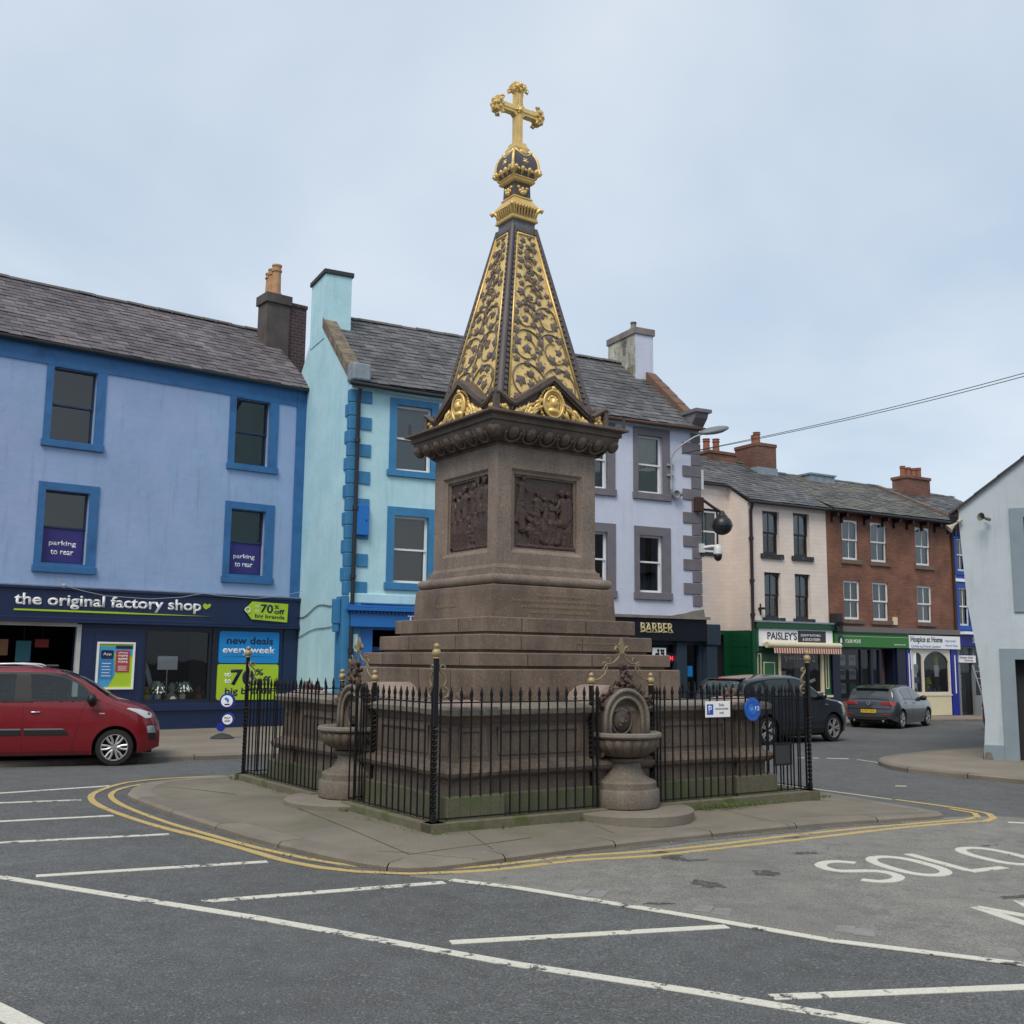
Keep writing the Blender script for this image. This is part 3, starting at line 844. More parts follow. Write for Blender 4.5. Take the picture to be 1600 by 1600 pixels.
def window(parent, o, i, m_sur=None, m_frame=None, proud=.03, sill=None, mid=None, bars=0, back='dark', label=None, frame_w=.055, yf=.13, sill_m=None, arch=0.0, thick=.05, lower=None):
    """o: outer rectangle of the painted surround, i: opening (x0,x1,z0,z1)"""
    X0, X1, Z0, Z1 = i
    mb = MB()
    if m_sur is not None:
        a, b, c, d = o
        # jambs, head
        mb.box(a, X0, -proud, .06, c, d); mb.box(X1, b, -proud, .06, c, d)
        if d > Z1+.001: mb.box(X0+.0005, X1-.0005, -proud, .06, Z1, d)
        if Z0 > c+.001: mb.box(X0+.0005, X1-.0005, -proud+.004, .06, c, Z0)
    else:
        mb.box(X0, X0+.02, .03, .06, Z0, Z1)
    w = part('window', mb, m_sur or m_frame, parent, label=label)
    if arch:    # segmental head filling the square corners
        pts = [(X0, Z1), (X0, Z1-arch)]+[(X0+(X1-X0)*k/10, Z1-arch+arch*math.sin(PI*k/10)) for k in range(1, 10)]+[(X1, Z1-arch), (X1, Z1)]
    fm = MB(); f = frame_w
    mid = mid or (Z0+Z1)/2
    zt = Z1
    fm.ring_rect(X0, X1, mid-.02, zt, X0+f, X1-f, mid+f*.5, zt-f, yf-.02, yf+.03)       # upper sash
    fm.ring_rect(X0+.004, X1-.004, Z0, mid+.025, X0+f, X1-f, Z0+f*1.3, mid-f*.35, yf+.012, yf+.06)    # lower sash
    for k in range(1, bars+1):
        x = X0+(X1-X0)*k/(bars+1)
        fm.box(x-.012, x+.012, yf-.012, yf+.02, mid, zt-f*.9); fm.box(x-.012, x+.012, yf+.02, yf+.05, Z0+f, mid)
    if arch:
        fm2 = fm
        pts = [(X0, Z1+.001), (X0, Z1-arch-.05)]+[(X0+(X1-X0)*k/10, Z1-arch-.05+(arch)*math.sin(PI*k/10)) for k in range(1, 10)]+[(X1, Z1-arch-.05), (X1, Z1+.001)]
        fm.prism(pts, yf-.03, yf+.035)
    part('frame', fm, m_frame, w)
    gm = MB()
    gm.face([(X0+.02, yf+.008, mid), (X1-.02, yf+.008, mid), (X1-.02, yf+.008, zt-.02), (X0+.02, yf+.008, zt-.02)])
    gm.face([(X0+.02, yf+.038, Z0+.02), (X1-.02, yf+.038, Z0+.02), (X1-.02, yf+.038, mid), (X0+.02, yf+.038, mid)])
    part('pane', gm, G_UP, w, fix=False)
    if sill is not None:
        s = MB(); s.box(sill[0], sill[1], -proud-sill[4] if len(sill) > 4 else -proud-.04, .02, sill[2], sill[3])
        part('sill', s, sill_m or m_sur, w, bevel=.008)
    # near-black box standing for the shade of unlit rooms behind the glass
    bm_ = MB()
    bm_.box(X0-.2, X1+.2, .9, .95, Z0-.2, Z1+.2); bm_.box(X0-.2, X0-.15, .26, .9, Z0-.2, Z1+.2); bm_.box(X1+.15, X1+.2, .26, .9, Z0-.2, Z1+.2)
    bm_.box(X0-.2, X1+.2, .26, .9, Z1+.15, Z1+.2); bm_.box(X0-.2, X1+.2, .26, .9, Z0-.2, Z0-.15)
    part('dark_backing', bm_, M_ROOM, w)
    def drape(x0, x1, z0, z1, mt, nm, amp=.02, y=.22):
        c = MB(); K = 26
        col = [(x0+(x1-x0)*k/K, y+amp*math.sin(k*1.9)) for k in range(K+1)]
        for p, q in zip(col[:-1], col[1:]): c.face([(p[0], p[1], z0), (q[0], q[1], z0), (q[0], q[1], z1), (p[0], p[1], z1)])
        part(nm, c, mt, w, smooth=True)
    if back == 'blind': drape(X0, X1, Z0, Z1, M_BLIND, 'blind', .002)
    if back == 'grey': drape(X0, X1, Z0, Z1, M_GREYB, 'blind', .004)
    if back == 'brown': drape(X0, X1, Z0, Z1, M_BROWNB, 'blind', .003)
    if back == 'net': drape(X0, X1, Z0, Z1, M_NET, 'curtain', .025)
    if back == 'half': drape(X0, X1, mid-.1, Z1, M_NET, 'blind', .004)
    if back == 'drape':
        drape(X0, X0+(X1-X0)*.42, Z0, Z1, M_DRAPE, 'curtain', .03); drape(X0+(X1-X0)*.72, X1, Z0, Z1, M_DRAPE, 'curtain', .03)
    return w
M_BLIND = mat('pale_blind', (0.42, 0.46, 0.43), .8)
M_GREYB = mat('grey_blind', (0.20, 0.24, 0.27), .8)
M_BROWNB = mat('brown_blind', (0.155, 0.13, 0.105), .8, var=.1)
M_NET = mat('net_curtain', (0.34, 0.40, 0.42), .85)
M_DRAPE = mat('blue_grey_curtain', (0.10, 0.14, 0.19), .85)

# ================================================================ the factory shop (far left)
W_LAV = mat('lavender_render', sl(150, 174, 211), .85, var=.07, vscale=.5, bump=.4, bscale=7, streak=.10, col2=sl(156, 166, 204), c2pos=(.5, .75), c2scale=.45, fine=.04, fscale=40)
B_BLUE = mat('blue_trim_paint', sl(50, 106, 160), .6, var=.12, vscale=3, col2=sl(42, 88, 138), c2pos=(.5, .7), c2scale=2.0)
B_SASH = mat('dark_blue_sash', sl(26, 50, 84), .5, var=.2, vscale=8)
NAVY = mat('navy_shopfront', sl(22, 40, 78), .42, var=.1, vscale=2)
NAVY2 = mat('dark_window_frame', sl(24, 30, 42), .45)
LIME = mat('lime_sign', sl(176, 206, 42), .5)
SKYB = mat('sky_blue_sign', sl(20, 138, 214), .5)
INK = mat('navy_ink', sl(24, 32, 68), .5)
INDIGO = mat('indigo_sign', sl(52, 44, 118), .5)

FA = frame((-5.9, 29.5, 0), 51.8)
shop = thing('shop_building', 'long lavender terrace with blue window surrounds above a navy shopfront', 'building', FA)
holesA = []
wA = []
for ox in (-11.62, -6.965, -2.25):
    wd = 1.43
    for z0, z1, zo0, zo1 in ((6.93, 8.95, 7.10, 8.92), (3.88, 6.06, 4.11, 5.87)):
        ix0, ix1 = (ox+.17, ox+1.2) if ox < -5 else (ox+.18, ox+1.17)
        wA.append(((ox, ox+wd, z0, z1), (ix0, ix1, zo0, zo1)))
        holesA.append((ix0, ix1, zo0, zo1))
mb = MB(); wall_holes(mb, -15, .05, 3.5, 9.42, holesA); part('wall', mb, W_LAV, shop, fix=False)
mb = MB(); mb.box(-15, -14.9, 0.3, 6.4, 0, 9.4); mb.box(-15, .05, 6.3, 6.4, 0, 9.4); mb.box(0.02, .05, .02, 6.3, 0, 9.4); part('rear_wall', mb, W_LAV, shop)
mb = MB(); mb.box(-15, -.26, -.035, .02, 8.95, 9.44); part('frieze', mb, B_BLUE, shop)
mb = MB(); mb.box(-.27, .09, -.05, .02, 3.56, 9.442); part('pilaster', mb, B_BLUE, shop)
for k, (o, i) in enumerate(wA):
    low = o[3] < 7
    wv = window(shop, o, i, B_BLUE, B_SASH, proud=.03, sill=(o[0]-.03, o[1]+.03, o[2], o[2]+.17, .05), frame_w=.045, back='dark', yf=.16)
    if low and o[0] > -8:
        mb = MB(); zt = (i[2]+i[3])/2-.03
        mb.box(i[0]+.05, i[1]-.05, .168, .178, i[2]+.05, zt)
        pl = part('window_sign', mb, INDIGO, wv)
        for q, tx in enumerate(('parking', 'to rear')):
            tw = .62 if q == 0 else .52
            t = text_mb(tx, tw*(i[1]-i[0]), .155 if q == 0 else .125, depth=.002, offset=.022, align='CENTER')
            bmesh.ops.translate(t.bm, vec=((i[0]+i[1])/2, .166, zt-.44+(.0 if q == 0 else -.19)), verts=t.bm.verts[:])
            part('lettering', t, M_WHITE, pl)
roof(shop, -15, .12, 9.46, 3.05, 2.46, S_PURP, 6.4, seed=4, drift=.012, y0=-.24)
gutter(shop, -15, .1, -.2, 9.42, M_PIPE)
CH_D = mat('sooty_stone', (0.085, 0.075, 0.07), .95, var=.35, vscale=2.5, bump=.3, bscale=20)
BR_D = brick_mat('dark_brick', (0.075, 0.04, 0.045), (0.05, 0.035, 0.045), (0.13, 0.10, 0.09), .24, .1, .012)
ch = chimney(shop, -.37, .36, 2.0, 2.65, 10.6, 12.55, CH_D, .06, .3, CH_D, pots=((-.05, 2.14, .95), (-.08, 2.34, .86), (-.08, 2.52, .78)), pr=.15)
chimney(shop, .362, .98, 2.1, 2.65, 10.6, 12.6, BR_D, .03, .12, BR_D)
for xx in (-1.75, -1.15):
    mb = MB(); mb.lathe([(.15, 0), (.17, .12), (.24, .14), (.24, .2), (.1, .24)], 12, (xx, 4.2, 11.55)); part('roof_vent', mb, mat('pale_vent', (.35, .34, .28), .8), shop, auto=40)
# shopfront
mb = MB(); wall_holes(mb, -15, .09, -.1, 2.75, [(-10.2, -5.86, -.1, 2.66), (-4.2, -2.43, .77, 2.62), (-14.4, -10.6, .77, 2.62)], .3, -.04); sf = part('shopfront', mb, NAVY, shop, fix=False)
mb = MB(); mb.box(-15, .1, -.16, .02, 2.82, 3.46); fas = part('fascia', mb, NAVY, shop)
mb = MB(); mb.box(-15, .12, -.22, .02, 3.463, 3.53); mb.box(-15, .11, -.20, .01, 2.745, 2.818); mb.box(-15, .11, -.24, .01, 2.69, 2.743); part('cornice', mb, NAVY, shop, bevel=.01)
mb = MB(); mb.box(-15, .08, -.20, .03, 3.532, 3.56); part('cornice_flashing', mb, M_LEAD, shop)
text('lettering', 'the original factory shop', -7.36, -.165, 3.0, M_WHITE, fas, width=4.52, height=.36, depth=.02, offset=.03)
mb = MB(); mb.prism([(-7.36, 2.945), (-5, 2.94), (-2.55, 2.955), (-5, 2.985), (-7.34, 2.985)], -.185, -.165); part('underline', mb, LIME, fas)
mb = MB(); mb.prism([(-2.72, 3.13), (-2.6, 3.2), (-2.58, 3.27), (-2.64, 3.28), (-2.68, 3.25), (-2.74, 3.29), (-2.8, 3.25), (-2.78, 3.18)], -.185, -.165); part('heart_mark', mb, LIME, fas)
# swing tag sign
M = FA @ Matrix.Translation((-1.03, -.2, 3.13)) @ Matrix.Rotation(R_(1.5), 4, 'Y')
tg = thing('price_tag_sign', 'lime green price tag shaped sign reading 70% off on the navy fascia', 'sign', M)
mb = MB(); mb.prism([(-.42, .25), (-.64, .02), (-.42, -.22), (.62, -.25), (.62, .25)], -.02, .0); part('board', mb, LIME, tg)
mb = MB(); mb.tube([(-.55+.07*math.cos(a), -.03, .02+.07*math.sin(a)) for a in [k*PI/8 for k in range(16)]], .012, 6, closed=True); part('tag_ring', mb, M_WHITE, tg)
text('lettering', 'up', -.33, -.022, .08, M_WHITE, tg, width=.1, height=.08, depth=.004)
text('lettering', 'to', -.33, -.022, -.03, M_WHITE, tg, width=.1, height=.08, depth=.004)
text('lettering', '70', -.18, -.022, -.03, INK, tg, width=.36, height=.23, depth=.004, offset=.03)
text('lettering', '%', .22, -.022, .1, INK, tg, width=.13, height=.1, depth=.004, offset=.02)
text('lettering', 'off', .22, -.022, -.04, INK, tg, width=.3, height=.13, depth=.004, offset=.03)
text('lettering', 'big brands', -.33, -.022, -.2, INK, tg, width=.86, height=.13, depth=.004, offset=.02)
# entrance: white frame, dark interior with shelves
mb = MB(); mb.box(-5.865, -5.76, -.06, .05, -.1, 2.66); mb.box(-10.2, -5.866, -.055, .04, 2.6, 2.7); part('door_frame', mb, mat('old_white_frame', (.5, .5, .5), .6, var=.2), shop)
mb = MB()
mb.box(-10.6, .0, 5.0, 5.05, -.1, 3.2); mb.box(-10.6, 0, .3, 5, -.12, .02); mb.box(-10.6, 0, .3, 5, 3.0, 3.1); mb.box(-10.6, -10.55, .3, 5, 0, 3); mb.box(-4.35, -4.3, .3, 5, 0, 3)
part('shop_interior', mb, mat('dark_shop_interior', (.03, .028, .03), .8), shop)
sh_c = [((.35, .05, .04)), (.03, .12, .16), (.3, .2, .12), (.10, .10, .12), (.25, .25, .27)]
rg = random.Random(11)
for k in range(9):
    x = -9.6+k*.42+rg.uniform(-.1, .1); yb = rg.uniform(.6, 3.2)
    mb = MB()
    zt = rg.uniform(1.2, 1.9)
    mb.box(x, x+.03, yb, yb+.4, 0, zt); mb.box(x+.36, x+.39, yb, yb+.4, 0, zt)
    for q in range(4): mb.box(x+.03, x+.36, yb, yb+.4, .2+q*zt/4.6, .23+q*zt/4.6); mb.box(x+.06+.03*q, x+.28, yb+.05, yb+.3, .232+q*zt/4.6, .4+q*zt/4.6-.05*(q % 2))
    o = part('shelf_rack', mb, mat('rack_%d' % (k % 5), tuple(c*.5 for c in sh_c[k % 5]), .6), None)
    o.matrix_world = FA
    tag(o, 'shop shelf rack of goods standing in the dark entrance', 'shelf', 'shelf racks in the dark shop entrance')
for k, (x, z, w, h, c, l) in enumerate(((-7.75, 1.9, .5, .38, (.22, .10, .05), 'orange card hanging inside the dark shop entrance'), (-7.05, 1.75, .34, .5, (.03, .14, .18), 'teal card hanging inside the dark shop entrance'), (-6.6, 2.1, .32, .2, (.25, .03, .03), 'red card hanging inside the dark shop entrance'), (-8.4, 2.0, .4, .35, (.10, .12, .2), 'blue card hanging inside the dark shop entrance'))):
    mb = MB(); mb.box(x, x+w, .55+.1*k, .57+.1*k, z, z+h); mb.tube([(x+w/2, .56+.1*k, z+h), (x+w/2, .56+.1*k, 3.0)], .004, 4); o = part('hanging_card', mb, mat('hanging_card_%d' % k, c, .7), None); put(o, FA, l, 'sign')
# right hand display window
mb = MB(); mb.ring_rect(-4.2, -2.43, .77, 2.62, -4.13, -2.52, .84, 2.54, -.02, .05); mb.box(-2.43, -2.3, -.052, .0, .72, 2.65); part('window_frame', mb, NAVY2, shop)
mb = MB(); mb.face([(-4.15, .02, .8), (-2.5, .02, .8), (-2.5, .02, 2.58), (-4.15, .02, 2.58)]); part('shop_window_pane', mb, G_SHOP, shop, fix=False)
mb = MB(); mb.box(-4.25, -2.4, .06, 1.3, .74, .8); mb.box(-2.5, -2.44, .1, 1.3, .8, 2.6); part('display_shelf', mb, mat('display_grey', (.16, .17, .18), .7), shop)
mb = MB(); mb.box(-.42, .09, -.075, -.042, -.1, 2.68); mb.box(-5.74, -4.24, -.062, -.041, .15, 2.6); mb.box(-5.3-.15, -4.42, -.075, -.0625, .85, 2.45); part('shopfront_panel', mb, NAVY, shop, bevel=.006)
mb = MB(); mb.box(-5.75, .1, -.11, -.042, .55, .73); mb.box(-5.75, .12, -.06, -.0405, -.1, .12); part('stall_riser', mb, NAVY, shop, bevel=.01)

def poster(name, label, cat, M, w, h, m, t=.02, frame_=None):
    r = thing(name, label, cat, M)
    mb = MB(); mb.box(0, w, -t, 0, 0, h); part('board', mb, m, r, bevel=.004)
    return r
def rrect(x0, x1, z0, z1, r):
    P = []
    for cx, cz, a0 in ((x1-r, z1-r, 0), (x0+r, z1-r, 90), (x0+r, z0+r, 180), (x1-r, z0+r, 270)):
        P += [(cx+r*math.cos(R_(a0+k*22.5)), cz+r*math.sin(R_(a0+k*22.5))) for k in range(5)]
    return P
r = thing('window_poster', 'sky blue window poster reading new deals every week above the lime one', 'poster', FA @ Matrix.Translation((-2.26, -.06, 1.76)))
mb = MB(); mb.prism(rrect(0, 1.70, 0, .83, .06), -.02, .015); part('board', mb, SKYB, r)
text('lettering', 'new deals', .2, -.022, .50, INK, r, width=1.32, height=.19, depth=.003, offset=.025)
text('lettering', 'every week', .1, -.022, .2, M_WHITE, r, width=1.5, height=.24, depth=.003, offset=.03)
mb = MB(); mb.prism([(.12, .16), (.8, .17), (1.55, .165), (.8, .18)], -.024, -.021); part('underline', mb, INK, r)
r = thing('window_poster', 'lime green window poster reading up to 70% off big brands', 'poster', FA @ Matrix.Translation((-2.27, -.06, .8)))
mb = MB(); mb.prism(rrect(0, 1.72, 0, .93, .06), -.02, .015); part('board', mb, LIME, r)
text('lettering', 'up', .2, -.022, .56, M_WHITE, r, width=.18, height=.14, depth=.003, offset=.02)
text('lettering', 'to', .2, -.022, .43, M_WHITE, r, width=.18, height=.12, depth=.003, offset=.02)
text('lettering', '70', .36, -.022, .38, INK, r, width=.66, height=.42, depth=.003, offset=.035)
text('lettering', '%', 1.06, -.022, .64, INK, r, width=.22, height=.17, depth=.003, offset=.03)
text('lettering', 'off', 1.06, -.022, .38, INK, r, width=.44, height=.24, depth=.003, offset=.03)
text('lettering', 'big brands', .22, -.022, .1, INK, r, width=1.3, height=.22, depth=.003, offset=.03)
r = thing('poster_case', 'white framed poster case beside the navy shop entrance', 'poster', FA @ Matrix.Translation((-5.38, -.078, 1.1)))
mb = MB(); mb.ring_rect(0, .92, 0, 1.15, .045, .875, .045, 1.105, -.05, 0); part('frame', mb, M_WHITE, r)
mb = MB(); mb.box(.045, .875, -.02, 0, .045, 1.105); part('backing', mb, LIME, r)
mb = MB(); mb.prism([(.06, .06), (.3, .06), (.46, .35), (.42, .9), (.86, .8), (.86, 1.04), (.06, 1.04)], -.024, -.021); part('artwork', mb, mat('poster_blue', sl(70, 160, 214), .5), r)
mb = MB(); mb.prism(rrect(.08, .40, .25, .74, .03), -.03, -.025); part('artwork', mb, mat('poster_mid_blue', sl(52, 128, 190), .5), r)
mb = MB(); mb.prism(rrect(.1, .40, .74, .95, .04), -.031, -.026); mb.prism(rrect(.45, .86, .99, 1.06, .01), -.031, -.026); part('artwork', mb, INK, r)
mb = MB(); mb.prism(rrect(.46, .80, .42, .95, .03), -.031, -.026); part('artwork', mb, mat('poster_red', sl(176, 64, 62), .5), r)
text('lettering', 'App', .15, -.032, .81, M_WHITE, r, width=.2, height=.08, depth=.002)
for q, tx in enumerate(('shop', 'more', 'save', 'more')): text('lettering', tx, .52, -.032, .86-q*.075, M_WHITE, r, width=.23, height=.055, depth=.002, offset=.02)
mb = MB()
for q in range(5): mb.box(.13, .35-.03*(q % 2), -.033, -.0305, .32+q*.075, .335+q*.075); mb.box(.52, .75-.04*(q % 2), -.033, -.0315, .46+q*.025, .468+q*.025)
part('small_print', mb, M_WHITE, r)

# display window contents
def leafy(name, seed, m, n=26, rr=.25, up=.3):
    rg = random.Random(seed); mb = MB()
    for k in range(n):
        a = rg.uniform(0, 2*PI); l = rg.uniform(.5, 1)*rr; t = rg.uniform(.2, 1)*up
        c, s = math.cos(a), math.sin(a); w = .03
        P = [(0, 0, 0), (c*l*.5-s*w, s*l*.5+c*w, t*.95), (c*l, s*l, t*rg.uniform(.1, .8)), (c*l*.5+s*w, s*l*.5-c*w, t*.95)]
        mb.face(P)
    mb.lathe([(.05, -.14), (.08, -.12), (.09, 0), (.07, .01)], 10)
    return part(name, mb, m, None)
M_LEAFW = mat('white_leaf', (.75, .79, .72), .7, var=.2)
for k, (x, z) in enumerate(((-3.72, .95), (-3.08, .95))):
    o = leafy('artificial_plant', k+5, M_LEAFW, 70, .34, .36)
    put(o, FA @ Matrix.Translation((x, .2, z)), ('white leaved display plant left of the stone bust in the shop window', 'white leaved display plant right of the stone bust in the shop window')[k], 'plant', 'white plants in the shop window')
mb = MB(); mb.lathe([(.16, 0), (.17, .05), (.13, .14), (.06, .2), (.05, .23), (.085, .27), (.095, .33), (.08, .39), (.04, .43), (.02, .46)], 14)
o = part('bust_ornament', mb, mat('grey_green_stone', (.34, .36, .30), .8), None, smooth=True); put(o, FA @ Matrix.Translation((-3.38, .16, .8)), 'grey stone bust ornament between two white plants in the shop window', 'ornament')
r = thing('notice_stand', 'white notice card on a thin stand inside the shop window', 'notice', FA @ Matrix.Translation((-3.5, .22, .8)))
mb = MB(); mb.box(-.26, .26, -.01, .01, .78, 1.12); part('card', mb, M_WHITE, r)
mb = MB(); mb.lathe([(.1, 0), (.1, .015), (.012, .02), (.012, .78)], 10); part('stand', mb, M_UPVC, r)
for k, (x, c, l) in enumerate(((-4.02, (.5, .4, .05), 'yellow flower pot in the bottom left corner of the shop window'), (-2.68, (.3, .06, .08), 'red flower pot in the bottom right corner of the shop window'))):
    o = leafy('flower_pot', 20+k, mat('petal_%s' % ('yellow', 'red')[k], c, .7), 30, .13, .22); put(o, FA @ Matrix.Translation((x, .15, .95)), l, 'plant')
mb = MB(); K = 10
for k in range(K):
    a, b = -.22+.02*k, 1.0-.085*k
    mb.face([(-.05+.03*k, .02*math.sin(k), b+.55), (.06+.032*k, .02*math.sin(k+1), b+.55), (.09+.032*k, .02*math.sin(k+2), b+.465), (-.02+.03*k, .02*math.sin(k+1), b+.465)])
o = part('hanging_scarf', mb, mat('pale_cloth', (.4, .45, .5), .8), None, smooth=True); put(o, FA @ Matrix.Translation((-4.12, .3, .35)), 'pale blue scarf hanging at the left of the shop window', 'scarf')
mb = MB(); mb.box(-.12, .12, 0, .1, 0, .16); o = part('small_box', mb, SKYB, None, bevel=.01); put(o, FA @ Matrix.Translation((-3.98, .12, .8)), 'small blue box on the shop window ledge', 'box')
# cable and junction on the wall
def fpix(F, px, py, y):
    Fi = F.inverted(); c = Fi @ CAMP; d = Fi.to_3x3() @ ray(px, py); t = (y-c.y)/d.y
    return c+d*t
mb = MB(); mb.tube([fpix(FA, x, y, -.36) for x, y in ((88, 899), (96, 908), (100, 915), (128, 923), (165, 931), (235, 936), (285, 933), (318, 927), (345, 931), (400, 935), (440, 931), (472, 924))], .008, 5)
mb.sphere(fpix(FA, 100, 915, -.36), .06, 8)
o = part('slack_cable', mb, mat('grey_cable', (.32, .34, .38), .6), None); put(o, FA, 'thin grey cable sagging across the navy shop fascia', 'cable')

# ================================================================ cyan house + barber house
FB = frame((-4.07, 26, 0), 62.7)
W_CYAN = mat('pale_cyan_render', sl(176, 217, 228), .85, var=.06, vscale=.6, bump=.4, bscale=7, streak=.09, col2=sl(186, 220, 230), c2pos=(.45, .7), c2scale=.6)
B_CY = mat('mid_blue_trim', sl(54, 124, 172), .6, var=.12, vscale=3, streak=.1)
B_CYB = mat('bright_blue_shop', sl(24, 104, 178), .45, var=.06)
cy = thing('cyan_house', 'pale cyan end house with blue corner quoins and a black drainpipe', 'building', FB)
ZE = 8.72
hol = [(1.24, 2.2, 6.66, 8.36), (1.24, 2.17, 3.80, 5.50), (3.9, 4.86, 6.66, 8.36), (3.9, 4.86, 3.8, 5.5)]
mb = MB(); wall_holes(mb, 0, 5.4, 3.2, ZE, hol); 
# gable wall on the left, rear
mb.face([(0, 0, -.2), (0, 0, ZE+.02), (0, 3.1, 11.4), (0, 6.2, ZE), (0, 6.2, -.2)])
mb.face([(0, 6.2, -.2), (0, 6.2, ZE), (5.4, 6.2, ZE), (5.4, 6.2, -.2)])
part('wall', mb, W_CYAN, cy, fix=False)
mb = MB(); mb.box(0.0, 5.4, -.05, .02, 8.6, 8.72); part('eaves_band', mb, W_CYAN, cy)
mb = MB()
z = 3.45; k = 0
while z < 8.5:
    w = .56 if k % 2 == 0 else .26
    mb.box(-.035, w, -.035, .012, z+.012, z+.335)
    w2 = .22 if k % 2 == 0 else .45
    mb.box(-.033, .0125, -.001, w2*.75, z+.014, z+.333)
    z += .345; k += 1
part('quoin', mb, B_CY, cy, bevel=.012)
mb = MB(); mb.box(-.05, .42, -.05, .02, -.2, 3.42); mb.box(-.049, .02, -.001, .5, -.2, 3.42); part('corner_pier', mb, B_CY, cy, bevel=.01)
window(cy, (1.05, 2.39, 6.5, 8.53), hol[0], B_CY, M_UPVC, sill=(1.0, 2.42, 6.5, 6.66, .04), back='grey')
window(cy, (1.05, 2.33, 3.62, 5.72), hol[1], B_CY, M_UPVC, sill=(1.0, 2.36, 3.62, 3.8, .04), back='brown')
window(cy, (3.7, 5.05, 6.5, 8.53), hol[2], B_CY, M_UPVC, sill=(3.65, 5.08, 6.5, 6.66, .04), back='grey')
window(cy, (3.7, 5.05, 3.62, 5.72), hol[3], B_CY, M_UPVC, sill=(3.65, 5.08, 3.62, 3.8, .04), back='brown')
mb = MB(); mb.box(.2, .53, -.14, -.0, 4.93, 5.68); o = part('meter_box', mb, mat('meter_blue', sl(18, 108, 190), .45), cy, bevel=.012)
mb = MB(); mb.lathe([(.02, 0), (.02, .02)], 8, (.45, -.15, 5.3), axis='y'); part('lock', mb, M_BLACK, o)
downpipe(cy, [(.16, -.12, -.1), (.16, -.12, 3.0), (.17, -.11, 6), (.17, -.11, 8.35), (.17, -.2, 8.6)], M_PIPE, .05, [(.16, -.12, 2.1), (.16, -.12, 3.9), (.17, -.11, 5.6), (.17, -.11, 7.3)])
roof(cy, .28, 5.4, 8.78, 3.2, 2.72, S_GREY, 6.2, seed=9, drift=.012)
gutter(cy, -.1, 5.4, -.24, 8.72, M_PIPE, .06)
SKEW = mat('weathered_skew_stone', (0.19, 0.155, 0.11), .95, var=.4, vscale=3, bump=.4, bscale=20, col2=(.10, .085, .07), c2pos=(.45, .6), c2scale=4)
SKEWR = mat('red_skew_stone', (0.19, 0.10, 0.065), .95, var=.35, vscale=3, bump=.3, bscale=20, col2=(.10, .085, .07), c2pos=(.45, .6), c2scale=3)
def skew(parent, x0, x1, m, ya, za, yb, zb, n=6):
    mb = MB()
    for k in range(n):
        a, b = k/n, (k+1)/n-.012
        P = []
        for t in (a, b):
            for x in (x0, x1):
                for h in (-.25, .06+random.uniform(-.015, .015)):
                    P.append(mb.v((x, ya+(yb-ya)*t, za+(zb-za)*t+h)))
        for f in ((0, 1, 3, 2), (4, 6, 7, 5), (0, 4, 5, 1), (2, 3, 7, 6), (1, 5, 7, 3), (0, 2, 6, 4)): mb.bm.faces.new([P[i] for i in f])
    return part('gable_coping', mb, m, parent)
skew(cy, -.03, .33, SKEW, -.1, 8.95, 2.6, 11.2)
mb = MB(); mb.box(-.06, .42, -.28, .2, 8.8, 9.25); part('kneeler', mb, M_LEAD, cy, bevel=.05)
chimney(cy, -.02, .74, 2.45, 3.75, 10.6, 12.45, W_CYAN, .05, .13, mat('dark_cap_stone', (.04, .045, .045), .9))
# cyan house shopfront
mb = MB(); wall_holes(mb, .42, 5.4, -.2, 3.25, [(.75, 2.0, -.2, 2.62), (2.3, 5.1, .6, 2.62)], .4); part('shopfront', mb, B_CYB, cy, fix=False)
mb = MB(); mb.box(.12, 5.4, -.2, .02, 2.68, 3.06); fb = part('fascia', mb, B_CYB, cy)
mb = MB(); mb.box(.04, 5.4, -.3, .02, 3.063, 3.14); mb.box(.08, 5.4, -.26, .02, 3.142, 3.2)
part('cornice', mb, B_CYB, cy, bevel=.01)
mb = MB(); x = .15
while x < 5.3: mb.box(x, x+.05, -.24, -.2, 2.99, 3.062); x += .1
part('dentil', mb, mat('dentil_blue', sl(16, 70, 130), .5), cy)
mb = MB(); mb.box(.1, 5.4, -.06, .02, 3.26, 3.5); part('string_course', mb, W_CYAN, cy, bevel=.02)
text('lettering', 'THE', 1.58, -.202, 2.78, M_WHITE, fb, width=.5, height=.2, depth=.02)
mb = MB(); mb.box(.6, 5.2, 1.5, 1.55, -.2, 3); part('interior', mb, M_ROOM, cy)
mb = MB(); mb.face([(2.3, .1, .6), (5.1, .1, .6), (5.1, .1, 2.62), (2.3, .1, 2.62)]); part('shop_window_pane', mb, G_SHOP, cy, fix=False)
mb = MB(); mb.box(.75, 1.96, .3, .36, 0, 2.1); mb.box(.75, 2, .25, .4, 2.1, 2.2); part('door', mb, mat('shop_door_blue', sl(20, 60, 110), .5), cy, bevel=.01)
for (z0, z1) in ((2.08, 2.5), (1.2, 1.75), (2.72, 3.02)):
    mb = MB(); mb.box(.16, .33, -.062, -.05, z0, z1); o = part('notice_card', mb, mat('pale_card', sl(190, 220, 226), .6), None)
    put(o, FB @ Matrix.Translation((.02 if z0 < 2.6 else -.02, 0, 0)), {2.08: 'pale notice card on the blue pier by the drainpipe, middle of three', 1.2: 'pale notice card on the blue pier by the drainpipe, lowest of three', 2.72: 'pale notice card on the blue pier just left of the blue fascia end'}[z0], 'notice')
mb = MB(); mb.box(-.22, -.06, .1, .3, 2.75, 3.35); mb.box(-.2, -.08, .12, .28, 2.55, 2.75); o = part('junction_box', mb, B_CY, None, bevel=.01); put(o, FB, 'blue painted junction box on the cyan gable wall', 'box')
